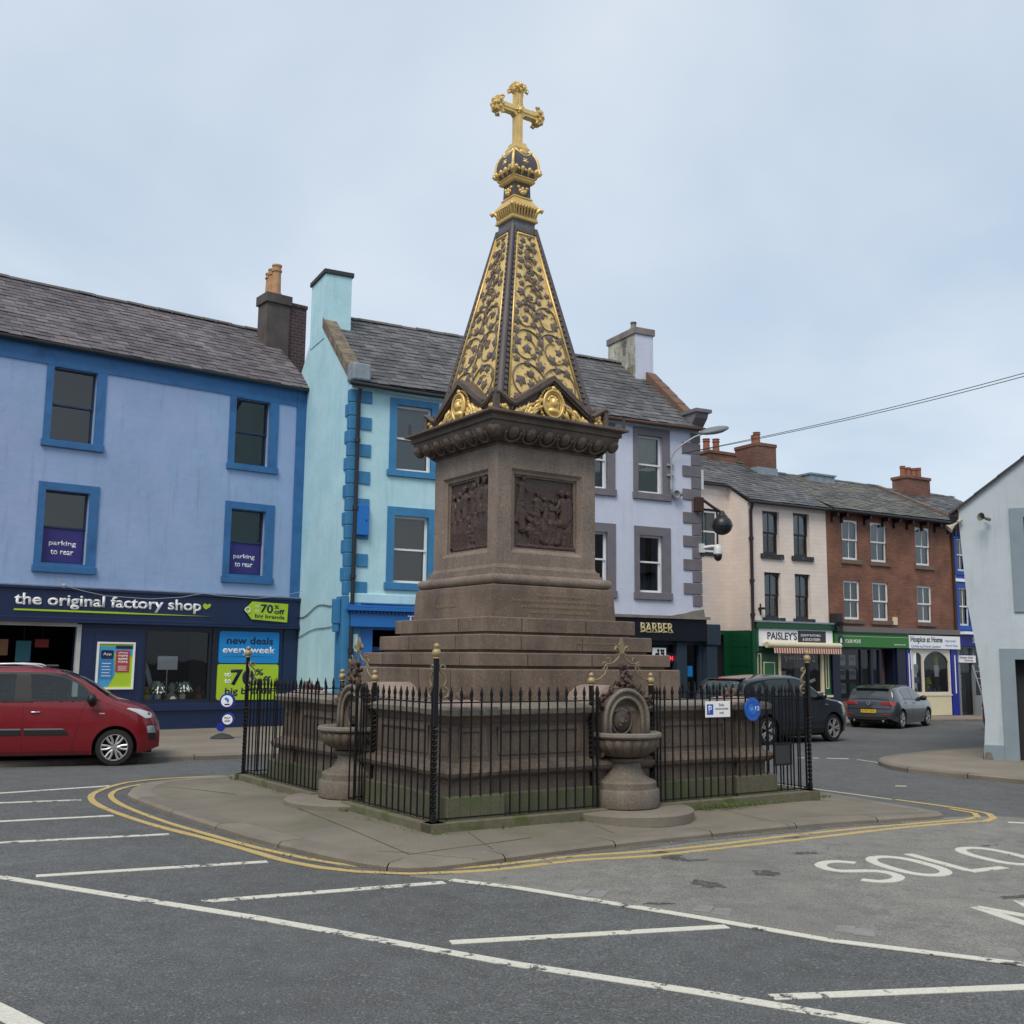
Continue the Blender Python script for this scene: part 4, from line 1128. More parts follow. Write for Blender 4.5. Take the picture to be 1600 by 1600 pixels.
mb = MB(); mb.tube([(-.02, .1+.25*k, 3.35-.08*math.sin(k*.6)-.02*k) for k in range(16)], .012, 5); mb.tube([(-.02, .1+.25*k, 2.8-.04*math.sin(k*.5)-.02*k) for k in range(16)], .01, 5)
o = part('wall_cable', mb, M_PIPE, None); put(o, FB, 'dark cables strung along the cyan gable wall', 'cable')

# barber house
W_LIL = mat('pale_lilac_render', sl(198, 205, 224), .85, var=.05, vscale=.7, bump=.35, bscale=8, streak=.07)
T_GRY = mat('grey_stone_trim', sl(112, 108, 116), .7, var=.14, vscale=3)
ba = thing('barber_house', 'pale lilac corner house with grey quoins above a dark barber shop', 'building', FB)
hol = [(8.62, 9.47, 6.7, 8.38), (8.65, 9.45, 3.85, 5.48), (6.72, 7.58, 6.7, 8.38), (6.74, 7.58, 3.85, 5.48)]
mb = MB(); wall_holes(mb, 5.4, 10.8, 3.1, ZE, hol)
mb.face([(10.8, 0, -.3), (10.8, 6.2, -.3), (10.8, 6.2, ZE), (10.8, 3.1, 11.4), (10.8, 0, ZE)])
mb.face([(5.4, 6.2, -.3), (5.4, 6.2, ZE), (10.8, 6.2, ZE), (10.8, 6.2, -.3)])
part('wall', mb, W_LIL, ba, fix=False)
mb = MB(); mb.box(5.4, 10.78, -.05, .02, 8.62, 8.72); part('eaves_band', mb, mat('cream_band', sl(186, 200, 212), .7), ba)
window(ba, (8.46, 9.73, 6.51, 8.6), hol[0], T_GRY, M_UPVC, sill=(8.43, 9.76, 6.51, 6.7, .04), back='blind')
window(ba, (8.48, 9.73, 3.65, 5.73), hol[1], T_GRY, M_UPVC, sill=(8.45, 9.76, 3.65, 3.85, .04), back='drape', mid=4.72)
window(ba, (6.56, 7.84, 6.51, 8.6), hol[2], T_GRY, M_UPVC, sill=(6.53, 7.87, 6.51, 6.7, .04), back='net')
window(ba, (6.58, 7.85, 3.65, 5.73), hol[3], T_GRY, M_UPVC, sill=(6.55, 7.88, 3.65, 3.85, .04), back='drape', mid=4.72)
mb = MB(); z = 3.5; k = 0
while z < 8.5:
    w = .30 if k % 2 == 0 else .62
    mb.box(10.8-w, 10.835, -.035, .012, z+.012, z+.335)
    mb.box(10.79, 10.833, -.001, (.45 if k % 2 == 0 else .22), z+.014, z+.333)
    z += .345; k += 1
part('quoin', mb, T_GRY, ba, bevel=.012)
roof(ba, 5.4, 10.62, 8.78, 3.2, 2.72, S_GREY, 6.2, seed=15, drift=.012)
gutter(ba, 5.4, 10.85, -.24, 8.72, mat('rusty_gutter', (.07, .035, .025), .6, var=.4, vscale=2), .03)
skew(ba, 10.5, 10.86, SKEWR, -.1, 8.95, 2.3, 11.0)
mb = MB(); mb.prism([(-.35, 9.2), (.3, 9.2), (.3, 8.78), (-.05, 8.78), (-.3, 9.05)], 10.45, 10.9, 'yz'); mb.box(10.4, 10.98, -.42, .35, 9.2, 9.3); part('kneeler', mb, T_GRY, ba)
CHW = mat('stained_chimney_render', (0.42, 0.42, 0.36), .9, var=.3, vscale=1.8, bump=.3, bscale=15, streak=.35, col2=(.16, .15, .10), c2pos=(.5, .62), c2scale=2.2)
c_ = chimney(ba, 10.12, 10.8, 2.3, 3.9, 10.4, 12.25, W_LIL, .05, .22, M_CONC, pots=((10.25, 2.6, .25),), pr=.1, potm=M_CONC)
mb = MB(); mb.box(10.113, 10.121, 2.31, 3.89, 10.6, 12.25); part('stained_side', mb, CHW, c_)
# barber shopfront
D_NAVY = mat('dark_navy_fascia', sl(20, 25, 34), .35, var=.1)
D_SLATE = mat('slate_blue_pillar', sl(42, 56, 70), .45, var=.08)
mb = MB(); wall_holes(mb, 5.4, 10.8, -.3, 3.1, [(5.8, 9.85, .5, 2.4), (10.2, 10.7, .5, 2.4)], .3); part('shopfront', mb, D_SLATE, ba, fix=False)
mb = MB(); mb.box(5.4, 10.82, -.22, .02, 2.5, 3.12); mb.box(10.7, 10.82, .021, 1.2, 2.5, 3.12); fs = part('fascia', mb, D_NAVY, ba)
mb = MB(); mb.box(5.4, 10.9, -.3, .04, 3.122, 3.2); mb.prism([(9.6, 3.2), (10.85, 3.2), (10.8, 3.42), (10.5, 3.38), (10.2, 3.3)], -.12, .03); part('cornice_flashing', mb, M_CONC, ba)
mb = MB(); mb.box(10.83, 11.3, -.25, .1, 2.4, 3.0); mb.box(10.86, 11.2, -.2, .1, -.3, 2.4); part('end_pillar', mb, D_SLATE, ba, bevel=.02)
mb = MB(); mb.box(9.86, 10.2, -.1, .01, -.3, 2.48); part('pillar', mb, D_SLATE, ba, bevel=.01)
CREAM = mat('cream_letter', sl(214, 200, 150), .5)
lt = text('lettering', 'BARBER', 8.53, -.222, 2.72, CREAM, fs, width=1.1, height=.27, depth=.02, offset=.02)
mb = MB()      # slab serifs on the letters
for k in range(6):
    x = 8.535+k*.187
    for zz in (2.72, 2.968): mb.box(x-.022, x+.065, -.24, -.224, zz, zz+.022)
    if k in (1, 2, 5): mb.box(x+.095, x+.165, -.241, -.224, 2.72, 2.742)
part('lettering', mb, CREAM, fs)
mb = MB(); mb.box(5.6, 10.75, 2.2, 2.25, -.3, 2.6); mb.box(5.6, 10.75, .3, 2.2, 2.5, 2.55); mb.box(10.74, 10.79, .3, 2.2, -.3, 2.5); part('interior', mb, M_ROOM, ba)
mb = MB(); mb.face([(5.8, .12, .5), (9.85, .12, .5), (9.85, .12, 2.4), (5.8, .12, 2.4)]); mb.face([(10.2, .12, .5), (10.7, .12, .5), (10.7, .12, 2.4), (10.2, .12, 2.4)]); part('shop_window_pane', mb, G_SHOP, ba, fix=False)
mb = MB(); mb.box(9.05, 9.5, -.06, -.02, 1.82, 2.3); bd = part('photo_board', mb, M_WHITE, None); put(bd, FB, 'black and white photo board under the barber fascia', 'sign')
mb = MB(); rg = random.Random(2)
for k in range(14):
    cx, cz = 9.12+rg.uniform(0, .3), 1.9+rg.uniform(0, .33)
    mb.prism([(cx+.05*math.cos(q*PI/3)*rg.uniform(.5, 1), cz+.06*math.sin(q*PI/3)*rg.uniform(.5, 1)) for q in range(6)], -.064, -.061)
part('picture', mb, M_BLACK, bd)
m_, t_, b_ = nodes('red_led'); b_.inputs['Emission Color'].default_value = (1, .03, .05, 1); b_.inputs['Emission Strength'].default_value = 1.6; b_.inputs['Base Color'].default_value = (.3, .01, .02, 1)
r = thing('open_sign', 'small dark lit sign reading OPEN in red in the barber window', 'sign', FB @ Matrix.Translation((9.45, .08, 1.95)))
mb = MB(); mb.box(-.05, .48, 0, .03, -.08, .22); part('panel', mb, mat('dark_purple_panel', (.03, .015, .05), .4), r)
text('lettering', 'OPEN', 0, -.003, 0, m_, r, width=.38, height=.13, depth=.004)
r = poster('notice_card', 'light blue notice card in the barber shop door glass', 'notice', FB @ Matrix.Translation((10.35, .1, 1.5)), .18, .3, SKYB, .006)
# ================================================================ the terrace on the far side (pink, brick, blue)
FC = frame((16.1, 42, 0), 60)
W_PINK = brick_mat('pale_pink_painted_brick', sl(228, 215, 205), sl(224, 210, 199), sl(212, 197, 187), .45, .15, .006, .25, .06)
W_BRICK = brick_mat('red_brick', (0.225, 0.086, 0.048), (0.16, 0.062, 0.038), (0.20, 0.13, 0.10), .225, .075, .009, .4, .3)
BR_CH = brick_mat('chimney_brick', (0.17, 0.072, 0.048), (0.12, 0.052, 0.04), (0.2, 0.13, 0.10), .225, .075, .009, .4, .3)
POT_R = mat('red_clay_pot', (0.26, 0.10, 0.06), .8, var=.2, vscale=6)
GREEN = mat('dark_green_paint', sl(14, 76, 48), .4, var=.08)
GREENS = mat('green_agency_sign', sl(50, 116, 52), .45)
CREAMP = mat('cream_paint', sl(214, 204, 172), .6, var=.05)
NVB = mat('navy_pilaster', sl(20, 28, 52), .4)
RBLUE = mat('royal_blue_paint', sl(24, 40, 140), .4)
HBLUE = mat('house_blue_paint', sl(32, 74, 160), .5, var=.06)
SILLB = mat('flaking_black_sill', (0.03, 0.03, 0.036), .7, var=.2, col2=(.3, .28, .27), c2pos=(.62, .66), c2scale=6)
S_STONE = mat('brown_stone_sill', (0.15, 0.11, 0.085), .9, var=.2, vscale=5)

pk = thing('pink_house', 'pale pink painted brick corner house above a green butcher shopfront', 'building', FC)
ZC = 7.62
hol = [(-8.18, -7.36, 5.8, 7.36), (-6.67, -5.86, 5.8, 7.4), (-8.15, -7.36, 3.52, 5.14), (-6.66, -5.88, 3.52, 5.15)]
mb = MB(); wall_holes(mb, -8.87, -5.0, 3.05, ZC, hol)
# side return and set-back wing
mb.face([(-8.87, 0, 3.05), (-8.87, 1.04, 3.05), (-8.87, 1.04, 8.3), (-8.87, 0, ZC)])
m0 = mb.m; mb.m = Matrix.Translation((0, 1.04, 0))
wall_holes(mb, -14.5, -8.87, 3.05, 8.32, [(-10.25, -9.3, 5.75, 7.42)])
mb.m = m0
part('wall', mb, W_PINK, pk, fix=False)
for o, ar in zip(hol, (.16, .16, .16, .16)):
    w = window(pk, o, o, None, NAVY2, sill=(o[0]-.13, o[1]+.13, o[2]-.17, o[2], .05), sill_m=SILLB, back='half', bars=1, arch=.14, frame_w=.07, yf=.14)
w = thing_w = part('window_side', MB().box(-10.3, -9.25, 1.0, 1.06, 5.7, 5.75), SILLB, pk); w.name = 'window'
fm = MB(); fm.ring_rect(-10.25, -9.3, 5.75, 7.42, -10.17, -9.38, 5.85, 7.34, 1.1, 1.16); part('frame', fm, NAVY2, w)
fm = MB(); fm.ring_rect(-10.17, -9.38, 5.85, 7.34, -10.11, -9.44, 5.92, 7.28, 1.11, 1.15); fm.box(-10.1, -9.44, 1.11, 1.15, 6.56, 6.62); part('sash', fm, M_UPVC, w)
fm = MB(); fm.face([(-10.2, 1.19, 5.8), (-9.35, 1.19, 5.8), (-9.35, 1.19, 7.4), (-10.2, 1.19, 7.4)]); part('curtain', fm, M_NET, w)
fm = MB(); fm.face([(-10.2, 1.13, 5.8), (-9.35, 1.13, 5.8), (-9.35, 1.13, 7.4), (-10.2, 1.13, 7.4)]); part('pane', fm, G_UP, w, fix=False)
roof(pk, -8.97, -4.98, ZC+.06, 3.55, 2.2, S_GREY, 7.0, seed=21, ends=False)
rw = roof(pk, -14.5, -8.99, 8.36, 3.55, 1.62, S_GREY, 7.0, seed=22, y0=.85, ends=False)
gutter(pk, -9.0, -5.0, -.24, ZC-.02, M_PIPE); 
mb = MB(); mb.tube([(-14, .82, 8.28), (-9, .82, 8.28)], .05, 8); part('gutter', mb, M_PIPE, pk)
downpipe(pk, [(-8.8, -.08, 3.1), (-8.8, -.08, 7.3), (-8.8, -.2, 7.58)], mat('maroon_pipe', (.035, .018, .022), .5), .06, [(-8.8, -.08, 6.3), (-8.8, -.08, 4.8), (-8.8, -.08, 3.6)])
downpipe(pk, [(-8.8, -.09, -.2), (-8.8, -.09, 3.098)], GREEN, .07)
chimney(pk, -5.9, -4.9, 2.6, 3.9, 8.9, 10.45, BR_CH, .03, .14, BR_CH, pots=((-5.55, 3.0, .5), (-5.2, 3.5, .5)), potm=POT_R, pr=.15)
mb = MB(); mb.box(-5.93, -4.87, 2.57, 3.93, 8.9, 9.6); part('flashing', mb, M_LEAD, pk)
chimney(pk, -7.7, -6.3, 3.4, 4.3, 9.2, 10.1, BR_CH, .05, .12, BR_CH, pots=((-7.4, 3.9, .55), (-6.9, 3.9, .6)), potm=POT_R, pr=.15)
# butcher shopfront
mb = MB(); wall_holes(mb, -8.9, -5.0, -.4, 3.04, [(-7.56, -5.44, .86, 2.42)], .3, -.03)
mb.face([(-8.9, -.03, -.4), (-8.9, 1.04, -.4), (-8.9, 1.04, 3.05), (-8.9, -.03, 3.05)])
mb.face([(-9.2, 1.02, -.4), (-8.9, 1.02, -.4), (-8.9, 1.02, 3.05), (-9.2, 1.02, 3.05)])
mb.box(-10.4, -9.2, 1.0, 1.06, 2.9, 3.05)
sfp = part('shopfront', mb, GREEN, pk, fix=False)
mb = MB(); mb.box(-14.5, -8.3, 1.3, 1.4, -.4, 3.0); part('passage', mb, M_ROOM, pk)  # near-black panel carries the shade of the opening in its colour
mb = MB(); mb.box(-8.62, -5.0, -.16, .0, 2.5, 3.12); sg_ = part('fascia', mb, M_WHITE, pk)
mb = MB(); mb.box(-8.75, -4.95, -.22, .0, 3.122, 3.34); mb.box(-8.75, -8.63, -.16, -.031, 2.3, 3.12); mb.box(-8.7, -7.6, -.1, -.031, 2.36, 2.46); part('cornice', mb, GREEN, pk)
mb = MB(); mb.box(-8.8, -4.9, -.24, .02, 3.342, 3.4); part('cornice_flashing', mb, M_LEAD, pk)
text('lettering', "PAISLEY'S", -8.22, -.164, 2.74, INK, sg_, width=1.42, height=.27, depth=.01, offset=.012)
mb = MB(); mb.box(-6.75, -5.35, -.166, -.161, 2.62, 3.08); part('picture_panel', mb, mat('dark_meat_panel', (.03, .03, .045), .4), sg_)
text('lettering', 'QUALITY BUTCHERS', -6.62, -.17, 2.86, M_WHITE, sg_, width=1.0, height=.095, depth=.004, offset=.01)
text('lettering', '& DELICATESSEN', -6.52, -.17, 2.72, M_WHITE, sg_, width=.86, height=.095, depth=.004, offset=.01)
aw = thing('awning', 'rolled cream shop awning with a red striped valance over the butcher window', 'awning', FC @ Matrix.Translation((0, 0, 0)))
mb = MB(); mb.lathe([(.11, -8.45), (.11, -4.85)], 16, (0, -.36, 2.55), axis='x'); mb.box(-8.44, -4.86, -.34, -.17, 2.52, 2.62); part('cassette', mb, CREAMP, aw, auto=40)
mr, mw = MB(), MB(); x = -8.2; k = 0
while x < -4.95:
    (mr if k % 2 else mw).face([(x, -.46, 2.45), (x+.06, -.46, 2.45), (x+.065, -.47, 2.26), (x+.005, -.47, 2.26)]); x += .06; k += 1
part('valance', mr, mat('red_stripe', sl(150, 60, 50), .8), aw, fix=False); part('valance', mw, mat('white_stripe', sl(214, 196, 180), .8), aw, fix=False)
mb = MB(); mb.ring_rect(-7.62, -5.38, .78, 2.48, -7.5, -5.5, .9, 2.42, -.06, .02); mb.box(-7.7, -5.0, -.12, .02, .70, .775); part('window_frame', mb, CREAMP, pk)
mb = MB(); mb.face([(-7.5, .02, .88), (-5.5, .02, .88), (-5.5, .02, 2.42), (-7.5, .02, 2.42)]); pp = part('shop_window_pane', mb, G_SHOP, pk, fix=False)
WL = mat('white_window_letter', (.5, .5, .5), .5)
t = text_mb("PAISLEY'S", 1.45, .24, depth=.002, offset=.012, align='CENTER', arc=2.2); bmesh.ops.translate(t.bm, vec=(-6.48, .012, 2.06), verts=t.bm.verts[:]); part('lettering', t, WL, pp)
t = text_mb("QUALITY BUTCHERS", 1.5, .13, depth=.002, offset=.012, align='CENTER', arc=-2.0); bmesh.ops.translate(t.bm, vec=(-6.48, .012, 1.13), verts=t.bm.verts[:]); part('lettering', t, WL, pp)
mb = MB(); mb.box(-7.6, -5.4, 1.6, 1.65, .3, 2.5); mb.box(-7.6, -5.4, .31, 1.6, 2.45, 2.5); mb.box(-5.4, -5.35, .31, 1.65, -.4, 2.5); part('interior', mb, M_ROOM, pk)
mb = MB(); mb.box(-6.3, -5.55, .5, .52, .9, 2.4); part('blind', mb, mat('grey_strip_blind', (.2, .2, .2), .8), pk)
mb = MB()
for a in ((-8.6, -8.42, .9, 2.25), (-8.32, -7.78, .2, 1.95), (-5.28, -5.12, 1.0, 2.3), (-5.26, -5.06, .1, .6)):
    mb.ring_rect(a[0], a[1], a[2], a[3], a[0]+.035, a[1]-.035, a[2]+.035, a[3]-.035, -.05, -.028)
part('panel_moulding', mb, CREAMP, pk)
mb = MB(); mb.box(-8.285, -7.815, -.045, -.0285, .235, 1.915); part('door', mb, mat('mid_green_door', sl(30, 98, 54), .4), pk)
mb = MB()
for k in range(9): mb.box(-8.915, -8.9, .3 if k % 2 else .1, .9 if k % 2 else 1.0, k*.33-.2, k*.33+.12)
part('quoin', mb, GREEN, pk, bevel=.01)
for k, (x, z, w, h, c) in enumerate(((-7.42, 1.35, .25, .28, (.45, .45, .6)), (-7.1, 1.25, .18, .26, (.4, .4, .42)), (-6.95, 1.3, .3, .1, (.5, .5, .48)), (-7.42, .95, .25, .2, (.5, .52, .4)))):
    poster('notice_card', ('lilac notice card stuck in the butcher window', 'grey notice card right of the lilac one in the butcher window', 'small wide white card in the butcher window', 'pale green notice card lowest in the butcher window')[k], 'notice', FC @ Matrix.Translation((x, .05+.01*k, z)), w, h, mat('card_%d' % k, c, .6), .005)
# street lights and brackets between the houses
mb = MB(); mb.box(-8.48, -8.36, -.25, -.01, 3.78, 3.86); mb.box(-8.4, -8.36, -.04, 0, 3.6, 4.0); o = part('wall_bracket', mb, M_BLACK, None); put(o, FC, 'small black bracket on the pink wall above the butcher sign', 'bracket')
mb = MB(); mb.box(-4.95, -4.65, -.35, -.02, 3.1, 3.75); mb.lathe([(.1, 0), (.12, .12), (.05, .16)], 10, (-4.8, -.4, 3.3)); o = part('alarm_box', mb, M_BLACK, None); put(o, FC, 'black box lights at the join of the pink and brick houses', 'light')

bk = thing('brick_house', 'red brick terrace house with six white sash windows over two shops', 'building', FC)
hol = [(-4.17, -3.3, 5.82, 7.34), (-2.62, -1.72, 5.82, 7.35), (-.07, .8, 5.82, 7.34), (-4.17, -3.31, 3.57, 5.03), (-2.62, -1.74, 3.57, 5.03), (-.09, .77, 3.57, 5.01)]
mb = MB(); wall_holes(mb, -5.0, 2.12, 3.1, ZC, hol); part('wall', mb, W_BRICK, bk, fix=False)
for k, o in enumerate(hol):
    window(bk, o, o, None, M_UPVC, sill=(o[0]-.1, o[1]+.14, o[2]-.16, o[2]-.002, .04), sill_m=S_STONE, back='net', bars=1, arch=.12 if k < 3 else 0, frame_w=.07, yf=.07)
roof(bk, -4.98, 2.2, ZC+.06, 3.9, 2.05, S_MOSS, 7.4, seed=31, y0=-.4)
gutter(bk, -5.0, 2.2, -.4, ZC-.02, M_PIPE)
mb = MB()
for x in (-4.7, -4.2, -2.95, -1.95, -1.3, -.55, .3, 1.1, 1.9): mb.box(x-.04, x+.04, -.36, .02, ZC-.22, ZC-.06); mb.box(x-.035, x+.035, -.1, .02, ZC-.42, ZC-.22)
part('eaves_bracket', mb, mat('dark_maroon', (.03, .012, .016), .5), bk)
downpipe(bk, [(2.08, -.07, 3.2), (2.08, -.07, 7.2), (2.08, -.36, 7.55)], mat('brown_pipe', (.05, .025, .02), .5), .06)
mb = MB(); mb.box(-2.3, -.9, 3.3, 4.6, 9.3, 9.75); mb.box(-2.36, -.84, 3.24, 4.66, 9.752, 9.82); mb.box(-.85, .1, 3.5, 4.6, 9.2, 9.62); part('roof_lantern', mb, M_LEAD, bk)
skew(bk, 2.05, 2.3, S_STONE, -.3, 7.8, 3.8, 9.75)
mb = MB(); mb.box(-1.58, -1.36, -.08, .0, 3.42, 3.72); o = part('alarm_box', mb, CREAMP, None, bevel=.01); put(o, FC, 'cream alarm box on the red brick wall', 'alarm')
mb = MB(); wall_holes(mb, -5.0, 2.12, -.4, 3.1, [(-4.55, -2.35, .62, 2.5), (-2.3, -1.6, -.4, 2.5), (-.66, 1.56, .78, 2.5)], .5); part('shopfront', mb, NVB, bk, fix=False)
mb = MB(); mb.box(-4.95, 2.12, -.2, .02, 3.102, 3.3); part('cornice', mb, mat('grey_cornice', (.16, .15, .145), .8), bk)
mb = MB(); mb.box(-4.9, -.92, -.2, .02, 2.54, 3.08); f1 = part('fascia', mb, GREENS, bk)
mb = MB(); mb.box(-4.9, -1.0, -.22, .02, 3.02, 3.1); part('fascia_edge', mb, mat('dark_green_edge', sl(18, 50, 30), .5), bk)
mb = MB(); mb.box(-4.55, -.9, -.206, -.2005, 2.925, 2.945); part('rule_line', mb, mat('pale_green_line', sl(150, 190, 140), .5), f1)
text('lettering', 'YOUR MOVE', -4.42, -.203, 2.68, M_WHITE, f1, width=.85, height=.14, depth=.006)
text('lettering', 'yourmove.co.uk', -1.75, -.203, 2.62, M_WHITE, f1, width=.62, height=.075, depth=.006)
mb = MB(); mb.lathe([(.15, -.008), (.15, 0)], 16, (-4.62, -.203, 2.78), axis='y'); o = part('emblem', mb, INK, f1)
mb = MB(); mb.prism([(-4.67, 2.68), (-4.57, 2.68), (-4.57, 2.8), (-4.62, 2.88), (-4.67, 2.8)], -.222, -.212); part('emblem_house', mb, M_WHITE, o)
mb = MB(); mb.box(-.918, 2.1, -.2, .02, 2.54, 3.04); f2 = part('fascia', mb, M_WHITE, bk)
text('lettering', 'Hospice at Home', -.82, -.203, 2.72, INK, f2, width=1.85, height=.29, depth=.008, offset=.012)
LB = mat('pale_blue_lettering', sl(130, 150, 200), .5)
text('lettering', 'Carlisle and North Lakeland', -.8, -.203, 2.58, LB, f2, width=1.7, height=.1, depth=.006)
text('lettering', 'High Quality', 1.18, -.203, 2.80, LB, f2, width=.66, height=.1, depth=.006)
text('lettering', 'Charity Shop', 1.18, -.203, 2.62, LB, f2, width=.75, height=.1, depth=.006)
mb = MB(); mb.ring_rect(-4.6, -2.3, .55, 2.53, -4.52, -2.42, .66, 2.45, -.04, .04); mb.box(-3.42, -3.38, -.03, .03, .66, 2.45); mb.box(-2.9, -2.78, -.05, .04, .0, 2.5); part('window_frame', mb, NVB, bk)
mb = MB(); mb.face([(-4.52, .03, .62), (-2.42, .03, .62), (-2.42, .03, 2.5), (-4.52, .03, 2.5)]); part('shop_window_pane', mb, G_SHOP, bk, fix=False)
mb = MB(); mb.box(-4.6, -2.3, 1.8, 1.85, -.4, 2.6); mb.box(-2.3, 2, 2.4, 2.45, -.4, 2.6); mb.box(-5, 2, .51, 2.4, 2.5, 2.55); part('interior', mb, mat('dim_interior', (.05, .052, .055), .8), bk)
mb = MB(); mb.box(-4.97, -4.62, -.1, .0, -.4, 2.53); mb.box(-1.5, -1.02, -.1, 0, -.4, 2.53); mb.box(-.98, -.72, -.08, 0, -.4, 2.53); part('pilaster', mb, NVB, bk, bevel=.01)
mb = MB(); mb.box(-2.2, -1.55, .45, .5, -.4, 2.5); mb.box(-4.6, -2.35, -.035, .01, -.4, .55); part('brick_panel', mb, W_BRICK, bk)
mb = MB(); mb.box(1.62, 2.02, -.12, 0, -.4, 2.53); mb.box(-.97, -.73, -.1, -.081, -.3, 2.5); part('pilaster', mb, RBLUE, bk, bevel=.01)
mb = MB(); mb.box(1.8, 1.84, -.14, -.12, .8, 2.3); mb.box(-.87, -.83, -.12, -.1, .9, 2.35); part('pilaster_line', mb, M_WHITE, bk)
for k, (x, z) in enumerate(((-4.3, 1.9), (-3.75, 1.9), (-4.3, 1.38), (-3.75, 1.38), (-4.3, .86), (-3.75, .86))):
    r = thing('property_card', ('top left', 'top right', 'middle left', 'middle right', 'bottom left', 'bottom right')[k]+' of six lit property cards in the estate agency window', 'notice', FC @ Matrix.Translation((x, .1, z)), 'property cards in the estate agency window')
    mb = MB(); mb.box(-.18, .18, -.01, .01, -.04, .34); part('board', mb, (mat('pale_card_grey', (.45, .45, .47), .5) if k < 5 else GREENS), r)
    mb = MB(); mb.box(-.13, .13, -.014, -.011, .12, .28); part('photo', mb, mat('photo_%d' % (k % 3), ((.22, .25, .26), (.3, .26, .24), (.12, .14, .2))[k % 3], .5), r)
mb = MB(); mb.box(-4.56, -3.5, .16, .18, .7, 2.3); part('display_board', mb, mat('black_display', (.01, .01, .012), .5), bk)
# hospice shop bay
mb = MB(); wall_holes(mb, -.7, 1.58, .78, 2.52, [(-.58, -.08, .86, 2.38), (.02, 1.48, .86, 2.44)], .08, -.09)
part('window_frame', mb, mat('cream_white_paint', sl(214, 208, 196), .5), bk, fix=False)
mb = MB()
for (a, b, zt, ar) in ((-.58, -.08, 2.38, .22), (.02, 1.48, 2.44, .42)):
    pts = [(a, zt+.001)]+[(a+(b-a)*k/16, zt-ar+ar*math.sin(PI*k/16)**.6) for k in range(17)]+[(b, zt+.001)]
    mb.prism(pts, -.085, -.02)
part('arched_head', mb, mat('cream_white_paint', (1, 1, 1)), bk)
mb = MB(); mb.face([(-.6, -.03, .84), (1.5, -.03, .84), (1.5, -.03, 2.48), (-.6, -.03, 2.48)]); part('shop_window_pane', mb, G_SHOP, bk, fix=False)
mb = MB(); mb.box(-.76, 1.6, -.12, .01, .7, .776); mb.box(-.7, 1.56, -.1, .01, -.05, .698); mb.box(-.7, 1.56, .02, 1.2, .7, .8); part('stall_riser', mb, CREAMP, bk, bevel=.01)
YEL = mat('yellow_cloth', sl(196, 180, 50), .8)
r = thing('table_lamp', 'yellow table lamp in the charity shop window', 'lamp', FC @ Matrix.Translation((.62, .3, .8)))
mb = MB(); mb.lathe([(.14, 0), (.15, .03), (.08, .06), (.11, .15), (.10, .26), (.03, .33), (.03, .4)], 14); part('base', mb, YEL, r, smooth=True)
mb = MB(); mb.lathe([(.20, .36), (.10, .62)], 16, cap=False); part('lamp_shade', mb, YEL, r, smooth=True)
mb = MB(); mb.lathe([(.16, .85), (.17, 1.0), (.12, 1.2), (.16, 1.45), (.2, 1.5), (.09, 1.56), (.06, 1.6)], 14); o = part('dress', mb, YEL, None, smooth=True); put(o, FC @ Matrix.Translation((1.2, .35, .75)), 'yellow top on a dark dummy in the charity shop window', 'clothing')
mb = MB(); mb.lathe([(.13, 0), (.16, .3), (.15, .84)], 12); mb.sphere((0, 0, 1.7), .09, 10); o = part('shop_dummy', mb, mat('dark_skirt', (.03, .03, .035), .8), None, smooth=True); put(o, FC @ Matrix.Translation((1.2, .35, .8)), 'dark skirted dummy in the charity shop window', 'dummy')
for k, (x, z, w, h, l) in enumerate(((.75, 1.45, .26, .45, 'white notice sheet in the middle of the charity shop window'), (-.5, 1.6, .3, .33, 'white notice high in the narrow charity shop pane'), (-.5, 1.2, .34, .22, 'blue tinted notice under the white one in the narrow pane'))):
    poster('notice_card', l, 'notice', FC @ Matrix.Translation((x, .02, z)), w, h, M_WHITE if k < 2 else mat('pale_blue_card', sl(120, 160, 200), .6), .004)
rg = random.Random(8)
for k in range(5):
    mb = MB(); c = rg.choice([(.3, .1, .08), (.1, .2, .4), (.4, .38, .3), (.25, .3, .1)])
    mb.lathe([(.05, 0), (.07, .05), (.06, .15), (.03, .2)], 8); o = part('trinket', mb, mat('trinket_%d' % k, c, .5), None, smooth=True)
    put(o, FC @ Matrix.Translation((-.45+(.13*k if k < 3 else .28*k+.25), .2, .8)), 'small trinket jar on the charity shop window ledge', 'ornament', 'trinkets on the charity shop window ledge')

bl = thing('blue_house', 'narrow blue painted house with white sashes half hidden by the grey wall', 'building', FC)
hol = [(2.36, 3.02, 5.72, 7.05), (2.36, 3.04, 3.5, 5.05), (3.9, 4.6, 5.72, 7.05), (3.9, 4.6, 3.5, 5.05)]
mb = MB(); wall_holes(mb, 2.14, 7.5, 3.1, 7.45, hol); part('wall', mb, HBLUE, bl, fix=False)
for o in hol: window(bl, (o[0]-.14, o[1]+.16, o[2]-.16, o[3]+.16), o, HBLUE, M_UPVC, proud=.05, bars=1, frame_w=.06, yf=.06, back='dark')
mb = MB(); mb.box(2.14, 7.5, -.07, .02, 5.28, 5.4); mb.box(2.15, 2.24, -.03, .01, 3.2, 7.2); part('white_band', mb, M_WHITE, bl)
mb = MB(); mb.box(2.14, 7.5, -.2, .02, 7.3, 7.46); x = 2.2
while x < 7.4: mb.box(x, x+.08, -.16, .02, 7.15, 7.3); x += .2
part('eaves_cornice', mb, HBLUE, bl)
roof(bl, 2.3, 7.5, ZC-.1, 3.9, 2.15, S_GREY, 7.4, seed=33, y0=-.3)
